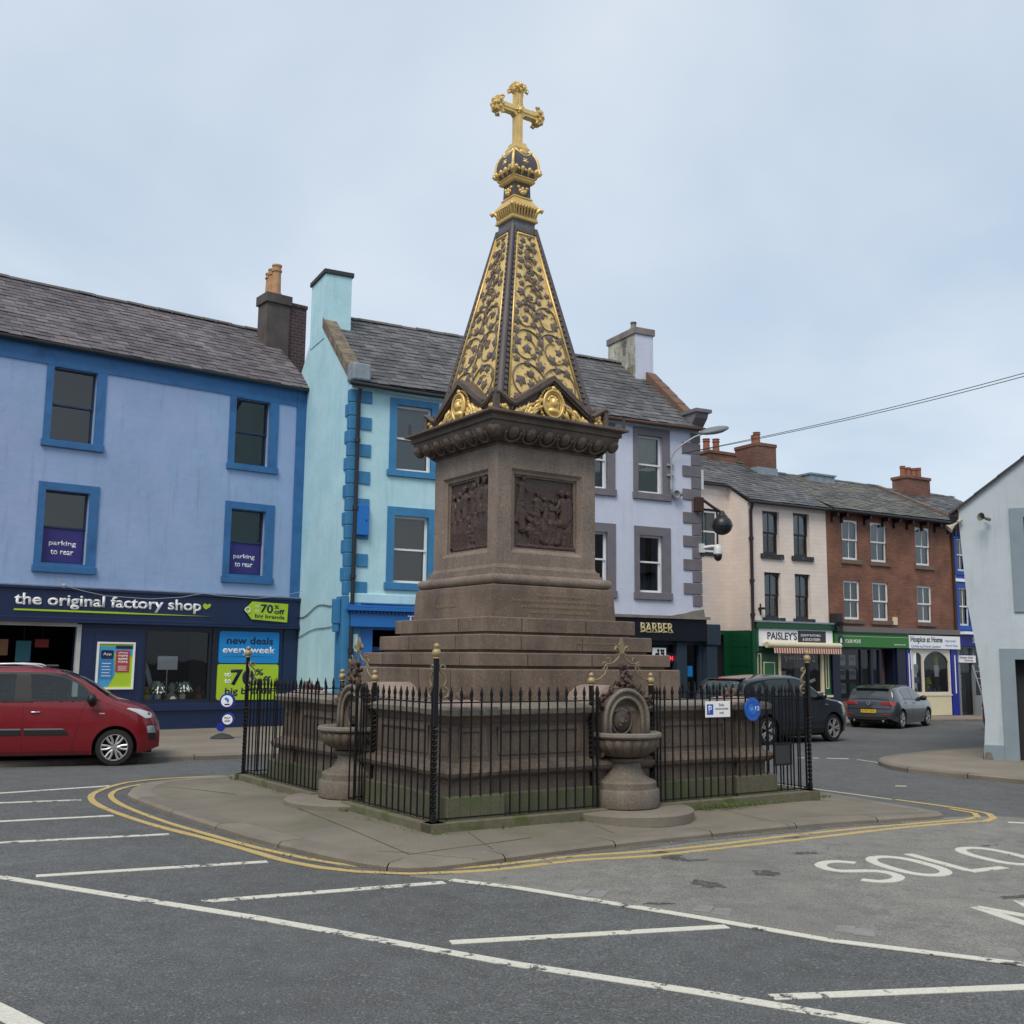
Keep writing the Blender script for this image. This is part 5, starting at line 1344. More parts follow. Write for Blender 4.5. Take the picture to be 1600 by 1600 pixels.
chimney(bl, 3.6, 5.15, 3.3, 4.1, 8.9, 10.15, BR_CH, .05, .14, BR_CH, pots=((3.85, 3.7, .48), (4.2, 3.7, .45), (4.55, 3.7, .45), (4.9, 3.7, .5)), potm=POT_R, pr=.13)
mb = MB(); wall_holes(mb, 2.14, 7.5, -.4, 3.1, [(2.3, 3.1, -.4, 2.6), (3.2, 7.2, .7, 2.6)], .4); part('shopfront', mb, mat('grey_shopfront', (.22, .23, .24), .5), bl, fix=False)
mb = MB(); mb.box(2.14, 7.5, -.2, .02, 2.68, 3.14); f3 = part('fascia', mb, mat('royal_blue_fascia', sl(20, 30, 130), .4), bl)
mb = MB(); mb.box(2.14, 7.5, -.4, .02, 3.142, 3.25); mb.box(2.16, 3.2, -.06, .02, 2.02, 2.3); part('cornice', mb, M_WHITE, bl)
text('lettering', 'SAUL', 2.86, -.203, 2.8, M_WHITE, f3, width=.85, height=.24, depth=.006, offset=.012)
text('lettering', 'Furniture', 2.22, -.064, 2.18, INK, bl, width=.45, height=.08, depth=.004); text('lettering', '& Beds', 2.72, -.064, 2.18, mat('poster_red', (1, 0, 0)), bl, width=.3, height=.08, depth=.004); text('lettering', 'Flooring', 2.5, -.064, 2.06, INK, bl, width=.5, height=.08, depth=.004)
mb = MB(); mb.box(2.2, 7.4, 2.0, 2.05, -.4, 2.7); mb.box(3.12, 3.16, .0, .05, -.4, 2.6); part('interior', mb, mat('grey_interior', (.07, .075, .078), .8), bl)
mb = MB(); mb.face([(2.3, .1, -.4), (7.2, .1, -.4), (7.2, .1, 2.6), (2.3, .1, 2.6)]); part('shop_window_pane', mb, G_SHOP, bl, fix=False)
mb = MB()
for k in range(4): mb.box(2.68, 3.0, .5, .53, 1.0+k*.14, 1.1+k*.14)
part('shelf', mb, M_WHITE, bl)
lad = thing('step_ladder', 'aluminium step ladder leaning by the blue shop door', 'ladder', FC @ Matrix.Translation((2.45, -.7, -.08)) @ Matrix.Rotation(R_(-4), 4, 'Z'))
ALU = mat('aluminium', (.5, .5, .5), .4, metal=.6)
for s in (0, 1):
    mb = MB(); mb.tube([(-.22+.02*s, 0, 2.0), (.5, 0 if s == 0 else -.0, .02)] if False else [(-.2+.34*s, .1, 2.0), (.12+.42*s, -.3, .0)], .025, 6); part('rail', mb, ALU, lad)
for k in range(6):
    t = .12+.14*k; mb = MB(); mb.box(-.2+.32*t, .14+.40*t, .1-.4*t-.04, .1-.4*t+.04, 2-2*t-.012, 2-2*t+.012); part('tread', mb, ALU, lad)
ab = thing('sandwich_board', 'white pavement sandwich board with red and black lettering by the ladder', 'sign', FC @ Matrix.Translation((2.65, -1.3, -.08)) @ Matrix.Rotation(R_(-8), 4, 'Z'))
mb = MB(); mb.m = Matrix.Rotation(R_(-8), 4, 'X'); mb.box(-.36, .36, -.02, .02, .12, 1.15); part('board', mb, M_WHITE, ab, bevel=.02)
mb = MB(); mb.m = Matrix.Translation((0, .35, 0)) @ Matrix.Rotation(R_(10), 4, 'X'); mb.box(-.36, .36, -.02, .02, .05, 1.1); part('board', mb, M_WHITE, ab)
mb = MB(); mb.m = Matrix.Rotation(R_(-8), 4, 'X')
for k, w in enumerate((.26, .3, .22)): mb.box(-w, w, -.026, -.021, .98-k*.09, 1.03-k*.09)
part('lettering', mb, mat('poster_red', (1, 0, 0)), ab)
mb = MB(); mb.m = Matrix.Rotation(R_(-8), 4, 'X')
for k, w in enumerate((.28, .3, .2, .3, .26)): mb.box(-w, w, -.026, -.021, .66-k*.1, .70-k*.1)
part('lettering', mb, INK, ab)

# ================================================================ grey rendered building on the right
FR = frame((9.69, 22.05, 0), 116)
W_GREY = mat('pale_blue_grey_render', sl(182, 193, 200), .85, var=.06, vscale=.8, bump=.2, bscale=9, streak=.08, col2=sl(166, 178, 185), c2pos=(.55, .75), c2scale=1.0)
G_TRIM = mat('blue_grey_trim', sl(128, 142, 152), .7, var=.08, vscale=3)
gb = thing('grey_building', 'pale blue grey gabled building with a leaning rendered corner at the right', 'building', FR)
z0 = -.25
def lean(z):   # horizontal start of the battered wall at height z
    P = [(-.3, .02), (.25, -.03), (.8, .01), (2, -.06), (3.2, -.22), (5.4, -.33)]
    for (a, b), (c, d) in zip(P[:-1], P[1:]):
        if z <= c: return b+(d-b)*(z-a)/(c-a)
    return P[-1][1]
mb = MB()
H_ = [(.92, 3.2, 3.18, 4.92), (.62, 2.6, z0, 2.02)]
zs = sorted({z0, .3, .8, 1.4, 2.02, 2.6, 3.18, 3.9, 4.92, 5.15})
for a, b in zip(zs[:-1], zs[1:]):
    segs = [(None, 12)]
    for h in H_:
        if h[2] < (a+b)/2 < h[3]: segs = [(None, h[0]), (h[1], 12)]
    for s in segs:
        xa0 = lean(a) if s[0] is None else s[0]; xa1 = lean(b) if s[0] is None else s[0]
        mb.face([(xa0, 0, a), (s[1], 0, a), (s[1], 0, b), (xa1, 0, b)])
        if s[0] is None: mb.face([(xa0, 0, a), (xa1, 0, b), (xa1, 9, b), (xa0, 9, a)])
for a, b, c, d in H_:
    for P in (((a, c), (b, c)), ((b, c), (b, d)), ((b, d), (a, d)), ((a, d), (a, c))):
        (p, q), (r_, s) = P; mb.face([(p, 0, q), (p, .35, q), (r_, .35, s), (r_, 0, s)])
mb.face([(lean(5.15), 0, 5.15), (12, 0, 5.15), (6, 0, 10.0)]); mb.face([(lean(5.15), 9, 5.15), (6, 9, 10.0), (12, 9, 5.15)]); mb.face([(12, 0, z0), (12, 9, z0), (12, 9, 5.15), (12, 0, 5.15)])
part('wall', mb, W_GREY, gb, fix=False)
mb = MB()
for k in range(14):
    x = -.45+k*.46; z = 5.12+(x+.33)*.766
    mb.prism([(x, z+.02), (x+.5, z+.40), (x+.5, z+.44), (x, z+.07)], -.09, 9)
part('roof', mb, mat('verge_slate', (.05, .04, .045), .7, var=.2), gb)
mb = MB(); mb.prism([(-.5, 5.0), (-.3, 5.0), (-.3, 5.1), (-.5, 5.08)], -.02, 9); part('gutter', mb, mat('dark_maroon', (1, 1, 1)), gb)
mb = MB(); mb.ring_rect(.66, 3.5, 2.98, 5.12, .92, 3.2, 3.18, 4.92, -.04, .1); mb.ring_rect(.34, 2.9, z0, 2.24, .62, 2.6, z0-.01, 2.02, -.03, .1); mb.box(-.04, .34, -.04, .05, z0, .30); part('surround', mb, G_TRIM, gb, bevel=.008)
mb = MB(); mb.ring_rect(.92, 3.2, 3.18, 4.92, 1.02, 3.1, 3.28, 4.82, .22, .3); part('window_frame', mb, mat('lilac_grey_frame', sl(120, 128, 160), .5), gb)
mb = MB(); mb.face([(.9, .27, 3.1), (3.2, .27, 3.1), (3.2, .27, 4.95), (.9, .27, 4.95)]); part('pane', mb, G_UP, gb, fix=False)
mb = MB(); mb.box(.5, 3.4, .8, .85, z0, 5); mb.box(.62, 2.6, .3, .34, z0, 2.0); part('interior', mb, M_ROOM, gb)
mb = MB(); mb.lathe([(.10, z0-.02), (.13, -.02), (.11, .14), (.05, .2)], 9, (.05, .05, 0)); o = part('corner_stone', mb, mat('rubbed_stone', (.13, .12, .11), .95, var=.4, vscale=5, bump=.6, bscale=18), gb, auto=60)
mb = MB()
for k in range(3): mb.box(.72+.2*k, .9+.2*k, -.02, .0, 2.2+.06*k, 2.24+.06*k)
HORN = mat('beige_horn', (.42, .38, .30), .5)
def horn(name, label, M, mt, s=1.0):
    r = thing(name, label, 'loudspeaker', M)
    mb = MB(); mb.lathe([(.03*s, 0), (.035*s, .12*s), (.06*s, .24*s), (.11*s, .36*s), (.17*s, .44*s), (.175*s, .45*s), (.15*s, .43*s), (.04*s, .2*s)], 20, cap=False); part('horn', mb, mt, r, smooth=True, fix=True)
    mb = MB(); mb.lathe([(.055*s, -.14*s), (.07*s, -.12*s), (.07*s, .03*s), (.04*s, .05*s)], 16); part('driver', mb, mt, r, auto=40)
    mb = MB(); mb.tube([(0, 0, -.05*s), (.0, .13*s, -.1*s), (0, .22*s, -.1*s)], .014, 6); part('bracket', mb, M_BLACK, r)
    return r
horn('loudspeaker', 'beige horn loudspeaker pointing down left from the grey building eave', FR @ Matrix.Translation((-.30, -.1, 4.88)) @ Matrix.Rotation(R_(-128), 4, 'Y') @ Matrix.Rotation(R_(15), 4, 'X'), HORN, .58)
horn('loudspeaker', 'grey horn loudspeaker pointing outward from the grey gable wall', FR @ Matrix.Translation((.26, -.16, 4.9)) @ Matrix.Rotation(R_(-75), 4, 'Y') @ Matrix.Rotation(R_(55), 4, 'X'), mat('grey_horn', (.14, .14, .135), .5), .5)
# ================================================================ the memorial
FM = frame((0.024, 15.10, 0), 55.9)       # local -Y is the right hand face, -X the left hand face
def granite(name, base, var=.22, speck=.35, scale=90, moss=None, streak=0.0):
    m, t, b = nodes(name); N, Lk = t.nodes, t.links
    b.inputs['Roughness'].default_value = .72
    co = N.new('ShaderNodeTexCoord')
    def nz(s, d=4, r=.6, v=None):
        n = N.new('ShaderNodeTexNoise'); n.inputs['Scale'].default_value = s; n.inputs['Detail'].default_value = d; n.inputs['Roughness'].default_value = r
        Lk.new(v or co.outputs['Object'], n.inputs['Vector']); return n.outputs['Fac']
    def rp(src, p0, p1, c0, c1):
        r = N.new('ShaderNodeValToRGB'); e = r.color_ramp.elements; e[0].position, e[1].position = p0, p1
        e[0].color = (*c0, 1); e[1].color = (*c1, 1); Lk.new(src, r.inputs[0]); return r.outputs[0]
    def mx(f, a, c, mode):
        x = N.new('ShaderNodeMix'); x.data_type = 'RGBA'; x.blend_type = mode
        for s, v in ((0, f), (6, a), (7, c)):
            if isinstance(v, tuple): x.inputs[s].default_value = (*v, 1)
            elif isinstance(v, (int, float)): x.inputs[s].default_value = v
            else: Lk.new(v, x.inputs[s])
        return x.outputs[2]
    c = mx(1.0, base, rp(nz(1.6, 6), .3, .7, (1-var,)*3, (1+var,)*3), 'MULTIPLY')
    c = mx(1.0, c, rp(nz(scale, 2), .33, .67, (1-speck,)*3, (1+speck,)*3), 'MULTIPLY')
    mp = N.new('ShaderNodeMapping'); mp.inputs['Scale'].default_value = (5, 5, .7); Lk.new(co.outputs['Object'], mp.inputs['Vector'])
    c = mx(1.0, c, rp(nz(1.5, 5, .6, mp.outputs[0]), .3, .75, (1-streak,)*3, (1+streak*.5,)*3), 'MULTIPLY')
    vo = N.new('ShaderNodeTexVoronoi'); vo.inputs['Scale'].default_value = 45; Lk.new(co.outputs['Object'], vo.inputs['Vector'])
    wn = N.new('ShaderNodeTexWhiteNoise'); Lk.new(vo.outputs['Position'], wn.inputs['Vector'])
    c = mx(rp(wn.outputs['Value'], .93, .95, (0, 0, 0), (.14, .14, .14)), c, tuple(min(1, q*2.6) for q in base), 'MIX')
    if moss: c = mx(rp(nz(2.2, 7, .65), moss[0], moss[1], (0, 0, 0), (1, 1, 1)), c, moss[2], 'MIX')
    Lk.new(c, b.inputs['Base Color'])
    bp = N.new('ShaderNodeBump'); bp.inputs['Strength'].default_value = .25; bp.inputs['Distance'].default_value = .01
    Lk.new(nz(60, 4), bp.inputs['Height']); Lk.new(bp.outputs[0], b.inputs['Normal'])
    return m
GR_SH = granite('shaft_granite', (0.215, 0.170, 0.138), streak=.18)
GR_ST = granite('step_granite', (0.165, 0.122, 0.092), var=.32, streak=.22)
GR_BW = granite('base_granite', (0.128, 0.099, 0.078), var=.32, streak=.25, moss=(.6, .8, (.075, .075, .045)))
GR_MOSS = granite('mossy_plinth', (0.105, 0.095, 0.066), var=.28, moss=(.40, .62, (.072, .088, .036)))
GR_COP = granite('coping_granite', (0.18, 0.158, 0.132), var=.28, streak=.15)
GR_PK = granite('pink_granite', (0.24, 0.185, 0.16), var=.15, scale=60)
GR_DK = granite('cornice_granite', (0.112, 0.086, 0.072), var=.3, streak=.25)
IRON_BR = mat('dark_cast_iron', (0.060, 0.046, 0.043), .6, var=.15, vscale=5)
BRONZE = mat('brown_bronze', (0.062, 0.037, 0.031), .5, var=.25, vscale=4, bump=.15, bscale=50)
GOLD = mat('gilding', (0.74, 0.53, 0.20), .42, metal=.45, var=.18, vscale=6, bump=.15, bscale=30)
GOLD_D = mat('dull_gilding', (0.72, 0.52, 0.21), .5, metal=.25, var=.25, vscale=9, col2=(.12, .085, .05), c2pos=(.58, .66), c2scale=12)
DKPUR = mat('dark_painted_iron', (0.085, 0.070, 0.072), .55, var=.15)

mo = thing('memorial_fountain', 'tall brown granite memorial with gilded ivy spire and golden cross on the island', 'monument', FM)
# base wall with corner piers
mb = MB(); mb.sqlathe([(2.47, .05), (2.47, .44)])
for a in (-1, 1):
    for b in (-1, 1): mb.box(a*2.17-.37, a*2.17+.37, b*2.17-.37, b*2.17+.37, .06, .443)
part('plinth_course', mb, GR_MOSS, mo, bevel=.015)
prof = [(2.38, .44), (2.38, .60), (2.42, .61), (2.46, .64), (2.475, .68), (2.46, .71), (2.42, .74), (2.38, .75), (2.35, .78), (2.335, 1.18), (2.35, 1.2), (2.37, 1.24), (2.39, 1.27)]
mb = MB(); mb.sqlathe(prof)
for a in (-1, 1):
    for b in (-1, 1):
        cx, cy_ = a*2.17, b*2.17
        mb.sqlathe([(s-2.17+.05, z) for s, z in prof], cx, cy_)
part('base_wall', mb, GR_BW, mo)
mb = MB(); 
for (x0, x1) in ((-1.78, -.62), (.62, 1.78)):
    for rot in range(4):
        mb.m = Matrix.Rotation(rot*PI/2, 4, 'Z'); mb.ring_rect(x0, x1, .84, 1.15, x0+.05, x1-.05, .89, 1.10, -2.36, -2.33)
for rot in range(4):
    mb.m = Matrix.Rotation(rot*PI/2, 4, 'Z')
    for a in (-1, 1): mb.ring_rect(a*2.17-.15, a*2.17+.15, .84, 1.15, a*2.17-.11, a*2.17+.11, .88, 1.11, -2.405, -2.37)
part('panel_moulding', mb, GR_BW, mo)
mb = MB(); mb.sqlathe([(2.39, 1.272), (2.415, 1.29), (2.42, 1.345), (2.39, 1.372), (1.6, 1.40)])
for a in (-1, 1):
    for b in (-1, 1): mb.sqlathe([(.28, 1.271), (.325, 1.288), (.335, 1.347), (.30, 1.376), (.05, 1.39)], a*2.17, b*2.17)
part('coping', mb, GR_COP, mo)
mb = MB()
for a in (-1, 1):
    for b in (-1, 1): mb.sphere((a*2.12, b*2.12, 1.36), .30, 16, sx=1.15, sy=1.15, sz=.30); 
for rot in range(4):
    mb.m = Matrix.Rotation(rot*PI/2, 4, 'Z'); mb.lathe([(0, -2.35), (.34, -2.35), (.34, -1.6)], 20, (0, 0, 1.26), 0, PI, axis='y', cap=False)
part('corner_mound', mb, GR_PK, mo, auto=50)
rg = random.Random(5)
def clump(mb, c, rx, rz, n, s, rg, ry=.06):
    for k in range(n):
        a = rg.uniform(0, 2*PI); q = rg.uniform(0, 1)
        mb.sphere((c[0]+rx*q*math.cos(a), c[1]+rg.uniform(-ry, ry), c[2]+rz*q*math.sin(a)), s*rg.uniform(.6, 1.1), 7, sx=rg.uniform(.7, 1.4), sy=rg.uniform(.6, 1.2), sz=rg.uniform(.6, 1.4))
LEAFB = mat('weathered_leaf_stone', (0.105, 0.070, 0.058), .8, var=.2, vscale=9)
for a in (-1, 1):
    for b in (-1, 1): mb = MB(); clump(mb, (a*2.1, b*2.1, 1.47), .17, .07, 22, .045, rg, .1); part('leaf_ornament', mb, LEAFB, mo, smooth=True)
# steps: each with an undercut at its foot
def stp(s, zt, zb, m):
    mb = MB(); mb.sqlathe([(s-.05, zb), (s-.05, zb+.035), (s, zb+.04), (s, zt-.012), (s-.012, zt)])
    o = part('step', mb, m, mo)
    mj = MB(); r = random.Random(int(s*100))
    for rot in range(4):
        mj.m = Matrix.Rotation(rot*PI/2, 4, 'Z')
        x = -s+r.uniform(.5, .9)
        while x < s-.3:
            mj.box(x-.006, x+.006, -s-.0025, -s+.01, zb+.045, zt-.015); x += r.uniform(.75, 1.25)
    part('masonry_joint', mj, A_JOINT, o)
stp(1.65, 1.785, 1.36, GR_ST); stp(1.555, 1.985, 1.786, GR_ST); stp(1.38, 2.215, 1.986, GR_ST); stp(1.218, 2.44, 2.216, GR_ST)
mb = MB(); mb.sqlathe([(1.03, 2.441), (1.01, 2.80), (1.00, 2.86), (.985, 2.875)]); pb = part('inscription_block', mb, GR_ST, mo)
GILT = mat('worn_gilt_letter', (.30, .23, .13), .6, metal=.1)
for q, (tx, w) in enumerate((('THIS MEMORIAL WAS ERECTED', .82), ('BY A CITIZEN OF LONDON AND NATIVE OF THIS COUNTY', 1.55), ('IN LOVING REMEMBRANCE OF HIS WIFE', 1.25), ('WHO DIED ON THE 4TH DECEMBER 1858', 1.02))):
    text('lettering', tx, .08-w/2, -1.024+q*-.003, 2.735-q*.075, GILT, pb, width=w, height=.030, depth=.002)
t = text_mb('IN REMEMBRANCE', .5, .035, depth=.002)
for v in t.bm.verts: v.co = Vector((-1.026+v.co.y, .12-v.co.x+.25, v.co.z+2.60))
part('lettering', t, GILT, pb)
tp = [o for o in mo.children if o.name.startswith('step')]
text('lettering', 'DESIGNED BY THE ARCHITECT AND CAST 1872', .08, -1.384, 2.11, GILT, tp[2], width=.75, height=.022, depth=.002)
prof = [(.985, 2.876)]
for k in range(17):
    a = -PI/2+PI*k/16; prof.append((.93+.068*math.cos(a), 2.95+.068*math.sin(a)))
prof += [(.905, 3.02), (.905, 3.055), (.875, 3.06), (.875, 3.11), (.845, 3.12), (.828, 3.16)]
mb = MB(); mb.sqlathe(prof); part('torus_moulding', mb, GR_SH, mo, auto=18)
# shaft with sunken panels
S0, S1 = .828, .820
mb = MB()
def shaft_face(mb):
    xs_ = [-S0, -.60, .60, S0]; zs_ = [3.16, 3.32, 4.46, 4.76]
    for i in range(3):
        for j in range(3):
            if i == 1 and j == 1: continue
            mb.face([(xs_[i], -S0, zs_[j]), (xs_[i+1], -S0, zs_[j]), (xs_[i+1], -S0, zs_[j+1]), (xs_[i], -S0, zs_[j+1])])
    steps_ = [(.60, 3.32, 4.46, S0), (.57, 3.36, 4.43, S0-.035), (.57, 3.36, 4.43, S0-.035), (.535, 3.375, 4.395, S0-.045), (.535, 3.375, 4.395, S0-.075), (.50, 3.40, 4.37, S0-.075), (.50, 3.40, 4.37, S0-.14)]
    for (a, b) in zip(steps_[:-1], steps_[1:]):
        A = [(-a[0], -a[3], a[1]), (a[0], -a[3], a[1]), (a[0], -a[3], a[2]), (-a[0], -a[3], a[2])]
        B = [(-b[0], -b[3], b[1]), (b[0], -b[3], b[1]), (b[0], -b[3], b[2]), (-b[0], -b[3], b[2])]
        for i in range(4):
            if (Vector(A[i])-Vector(B[i])).length < 1e-6: continue
            mb.face([A[i], A[(i+1) % 4], B[(i+1) % 4], B[i]])
for rot in range(4):
    mb.m = Matrix.Rotation(rot*PI/2, 4, 'Z'); shaft_face(mb)
part('shaft', mb, GR_SH, mo, fix=False)
def cap(mb, a, b, r0, r1, n=8, k=5):
    a, b = Vector(a), Vector(b)
    pts = [a+(b-a)*(i/k) for i in range(k+1)]
    mb.tube(pts, [r0+(r1-r0)*i/k for i in range(k+1)], n); mb.sphere(a, r0, 8); mb.sphere(b, r1, 8)
def figure(mb, x, z, h, lean_=0, seated=False, face=1, arm=None, robe=True):
    """low relief figure, feet at (x, z), height h, in the plane y=0"""
    u = h/6.3
    if seated: hip = (x, z+2.4*u); knee = (x+face*1.5*u, z+2.3*u); foot = (x+face*1.6*u, z+.2*u)
    else: hip = (x+lean_*.5*u, z+3.4*u); knee = (x+.15*u*face, z+1.8*u); foot = (x, z+.1*u)
    sh = (hip[0]+lean_*u, hip[1]+2.3*u); hd = (sh[0]+lean_*.3*u+face*.15*u, sh[1]+.95*u)
    P = lambda p, d=0: (p[0], d, p[1])
    cap(mb, P(hip), P(sh), .62*u, .55*u); cap(mb, P((sh[0]-.45*u, sh[1])), P((sh[0]+.45*u, sh[1])), .33*u, .33*u)
    cap(mb, P(sh), P(hd), .2*u, .2*u); mb.sphere((hd[0], -.02, hd[1]), .40*u, 10, sz=1.25); mb.sphere((hd[0]-face*.18*u, -.02, hd[1]+.18*u), .34*u, 8); mb.sphere((hd[0]+face*.38*u, -.03, hd[1]-.02*u), .12*u, 6)
    for d in (-.25*u, .25*u):
        cap(mb, P((hip[0]+d, hip[1])), P((knee[0]+d, knee[1]), -.02), .42*u, .3*u); cap(mb, P((knee[0]+d, knee[1]), -.02), P((foot[0]+d, foot[1])), .28*u, .16*u); cap(mb, P((foot[0]+d, foot[1])), P((foot[0]+d+face*.5*u, foot[1]-.08*u)), .15*u, .1*u)
    if robe:
        for q in range(7):
            t = (q-3)/3*.75*u
            cap(mb, P((knee[0]*.4+hip[0]*.6+t*.8, hip[1]-.2*u), -.01), P((foot[0]+t*1.25, foot[1]+.05*u), -.012*(q % 2)), .13*u, .16*u, 6, 3)
    ax, az_ = arm or (face*1.6, -.6)
    el = (sh[0]+face*.4*u+ax*.35*u, sh[1]-.9*u); ha = (sh[0]+ax*u, sh[1]+az_*u)
    cap(mb, P((sh[0]+face*.4*u, sh[1]), -.03), P(el, -.04), .26*u, .2*u); cap(mb, P(el, -.04), P(ha, -.05), .2*u, .13*u)
def relief(name, figs, Mx):
    mb = MB(); mb.box(-.51, .51, .02, .06, 3.39, 4.38)
    for f in figs: figure(mb, **f)
    for q in range(6): cap(mb, (-.4+.16*q, .0, 3.43), (-.28+.16*q, .0, 3.425), .03, .03)
    for v in mb.bm.verts: v.co.y = v.co.y*.72-.004
    bmesh.ops.transform(mb.bm, matrix=Mx, verts=mb.bm.verts[:])
    o = part(name, mb, BRONZE, mo)
    r = o.modifiers.new('fuse', 'REMESH'); r.mode = 'VOXEL'; r.voxel_size = .0075; r.use_smooth_shade = True
    tx = bpy.data.textures.new('relief_noise', 'CLOUDS'); tx.noise_scale = .045; tx.noise_depth = 3
    dm = o.modifiers.new('wear', 'DISPLACE'); dm.texture = tx; dm.strength = .009; dm.mid_level = .5; dm.texture_coords = 'LOCAL'
    s = o.modifiers.new('soften', 'SMOOTH'); s.factor = .3; s.iterations = 1
    return o
figsR = [dict(x=-.40, z=3.74, h=.58, lean_=.2, face=1, arm=(1.2, -.9)), dict(x=-.36, z=3.42, h=.62, seated=True, face=1, arm=(1.4, -1.2), robe=False, lean_=-.2), dict(x=-.24, z=3.42, h=.50, seated=True, face=1, robe=False, lean_=.2),
         dict(x=-.12, z=3.52, h=.60, face=1, arm=(1.0, -.8)), dict(x=.02, z=3.50, h=.56, face=-1, arm=(-1.2, -.5)), dict(x=.13, z=3.50, h=.55, face=1, arm=(1.4, -.3)), dict(x=.34, z=3.46, h=.83, seated=True, face=-1, arm=(-1.7, -1.0), lean_=-.15), dict(x=.42, z=3.46, h=.7, face=-1, arm=(-.5, -1.4))]
figsL = [dict(x=-.42, z=3.44, h=.70, face=1, arm=(1.3, -.2)), dict(x=-.27, z=3.44, h=.72, face=1, arm=(1.0, 1.2)), dict(x=-.10, z=3.44, h=.78, face=-1, arm=(-1.6, .2)), dict(x=.10, z=3.42, h=.60, seated=True, face=-1, arm=(-1.0, -1.3), robe=False),
         dict(x=.12, z=3.50, h=.74, face=1, arm=(1.5, .8)), dict(x=.30, z=3.44, h=.86, face=-1, arm=(-1.5, .0), lean_=-.2), dict(x=.42, z=3.44, h=.84, face=-1, arm=(-1.2, 1.0)), dict(x=-.02, z=3.42, h=.45, seated=True, face=1, robe=False)]
T_ = Matrix.Translation((0, -.735, 0))
relief('relief_panel', figsR, T_)
relief('relief_panel', figsL, Matrix.Rotation(-PI/2, 4, 'Z') @ T_)
# cornice
mb = MB(); mb.sqlathe([(.826, 4.761), (.845, 4.775), (.85, 4.79), (.83, 4.80), (.86, 4.815), (.885, 4.825), (.885, 4.834), (.87, 4.8345)]); part('neck_moulding', mb, GR_DK, mo)
prof = [(.88, 4.835)]
for k in range(10): a = PI/2*k/9; prof.append((.885+.185*math.sin(a), 4.838+.185*(1-math.cos(a))))
prof += [(1.085, 5.03), (1.10, 5.035), (1.10, 5.10), (1.15, 5.11), (1.175, 5.12), (1.175, 5.147), (1.15, 5.16), (.8, 5.19)]
mb = MB(); mb.sqlathe(prof); cn = part('cornice', mb, GR_DK, mo, auto=30)
mb = MB()
for rot in range(4):
    R0 = Matrix.Rotation(rot*PI/2, 4, 'Z')
    for k in range(8):
        x = -1.0+.2857*k
        mb.m = R0 @ Matrix.Translation((x, -1.012, 4.892)) @ Matrix.Rotation(R_(44), 4, 'X')
        mb.sphere((0, .0, .01), .080, 14, sx=1, sy=.75, sz=1.2)
        if k in (0, 7): continue
        mb.tube([(.118*math.cos(t), -.012+.0*t, .125*math.sin(t)-.0) for t in [PI+.0-.25+q*(PI+.5)/16 for q in range(17)]], .021, 7)
        if k < 6: mb.tube([(.1428, .0, .08), (.1428, .0, -.10)], [.02, .008], 6)
mb.m = Matrix.Identity(4)
part('egg_moulding', mb, GR_DK, cn, smooth=True)
# spire
P0, P1, Z0, Z1 = .842, .207, 5.12, 8.22
def sz(z): return P0+(P1-P0)*(z-Z0)/(Z1-Z0)
mb = MB(); mb.sqlathe([(P0, Z0), (P1, Z1)]); sp = part('spire', mb, DKPUR, mo)
tilt = math.atan2(P0-P1, Z1-Z0); Lsp = math.hypot(P0-P1, Z1-Z0)
def face_m(rot): return Matrix.Rotation(rot*PI/2, 4, 'Z') @ Matrix.Translation((0, -P0, Z0)) @ Matrix.Rotation(-tilt, 4, 'X')   # local: x across, z up the slope, -y outward
def hw(t): return P0+(P1-P0)*t/Lsp
T0, T1 = .32, 3.02
mb = MB()
for rot in range(4):
    mb.m = face_m(rot); i0, i1 = hw(T0)-.155, hw(T1)-.095
    mb.face([(-i0, -.012, T0), (i0, -.012, T0), (i1, -.012, T1), (-i1, -.012, T1)])
part('gold_ground', mb, GOLD_D, sp, fix=False)
mb = MB()
for rot in range(4):
    mb.m = face_m(rot); i0, i1 = hw(T0)-.135, hw(T1)-.08
    for s in (-1, 1): mb.tube([(s*i0, -.02, T0), (s*i1, -.02, T1)], .017, 6)
    mb.tube([(-i1, -.02, T1), (i1, -.02, T1)], .017, 6)
part('gold_fillet', mb, GOLD, sp, smooth=True)
mb = MB()
for rot in range(4):
    mb.m = face_m(rot)
    for s in (-1, 1):
        mb.tube([(s*(hw(0)-.012), .0, 0), (s*(hw(Lsp)-.006), .0, Lsp)], [.045, .03], 8)
        mb.tube([(s*(hw(T0)-.112), -.012, T0-.2), (s*(hw(T1)-.062), -.012, T1+.08)], .014, 6)
part('edge_rib', mb, mat('rib_iron', (0.085, 0.07, 0.07), .55, var=.15), sp, auto=50)
for rot in range(4):
    mb = MB(); mb.m = face_m(rot)
    for s in (-1, 1): mb.prism([(s*(hw(T0-.2)-.105), T0-.2), (s*(hw(T0-.2)-.045), T0-.2), (s*(hw(T1+.1)-.035), T1+.1), (s*(hw(T1+.1)-.07), T1+.1)], -.012, .0)
    t = T0-.15
    while t < T1+.08:
        for s in (-1, 1):
            x = s*(hw(t)-.075+.015*t/Lsp); w = .026-.008*t/Lsp
            mb.box(x-w, x+w, -.03, .0, t, t+.045)
        t += .085
    for k in range(5): x = -.1+.05*k; mb.box(x-.015, x+.015, -.03, 0, T1+.03, T1+.065)
    part('bead_band', mb, mat('bead_iron', (0.10, 0.085, 0.085), .55), sp)
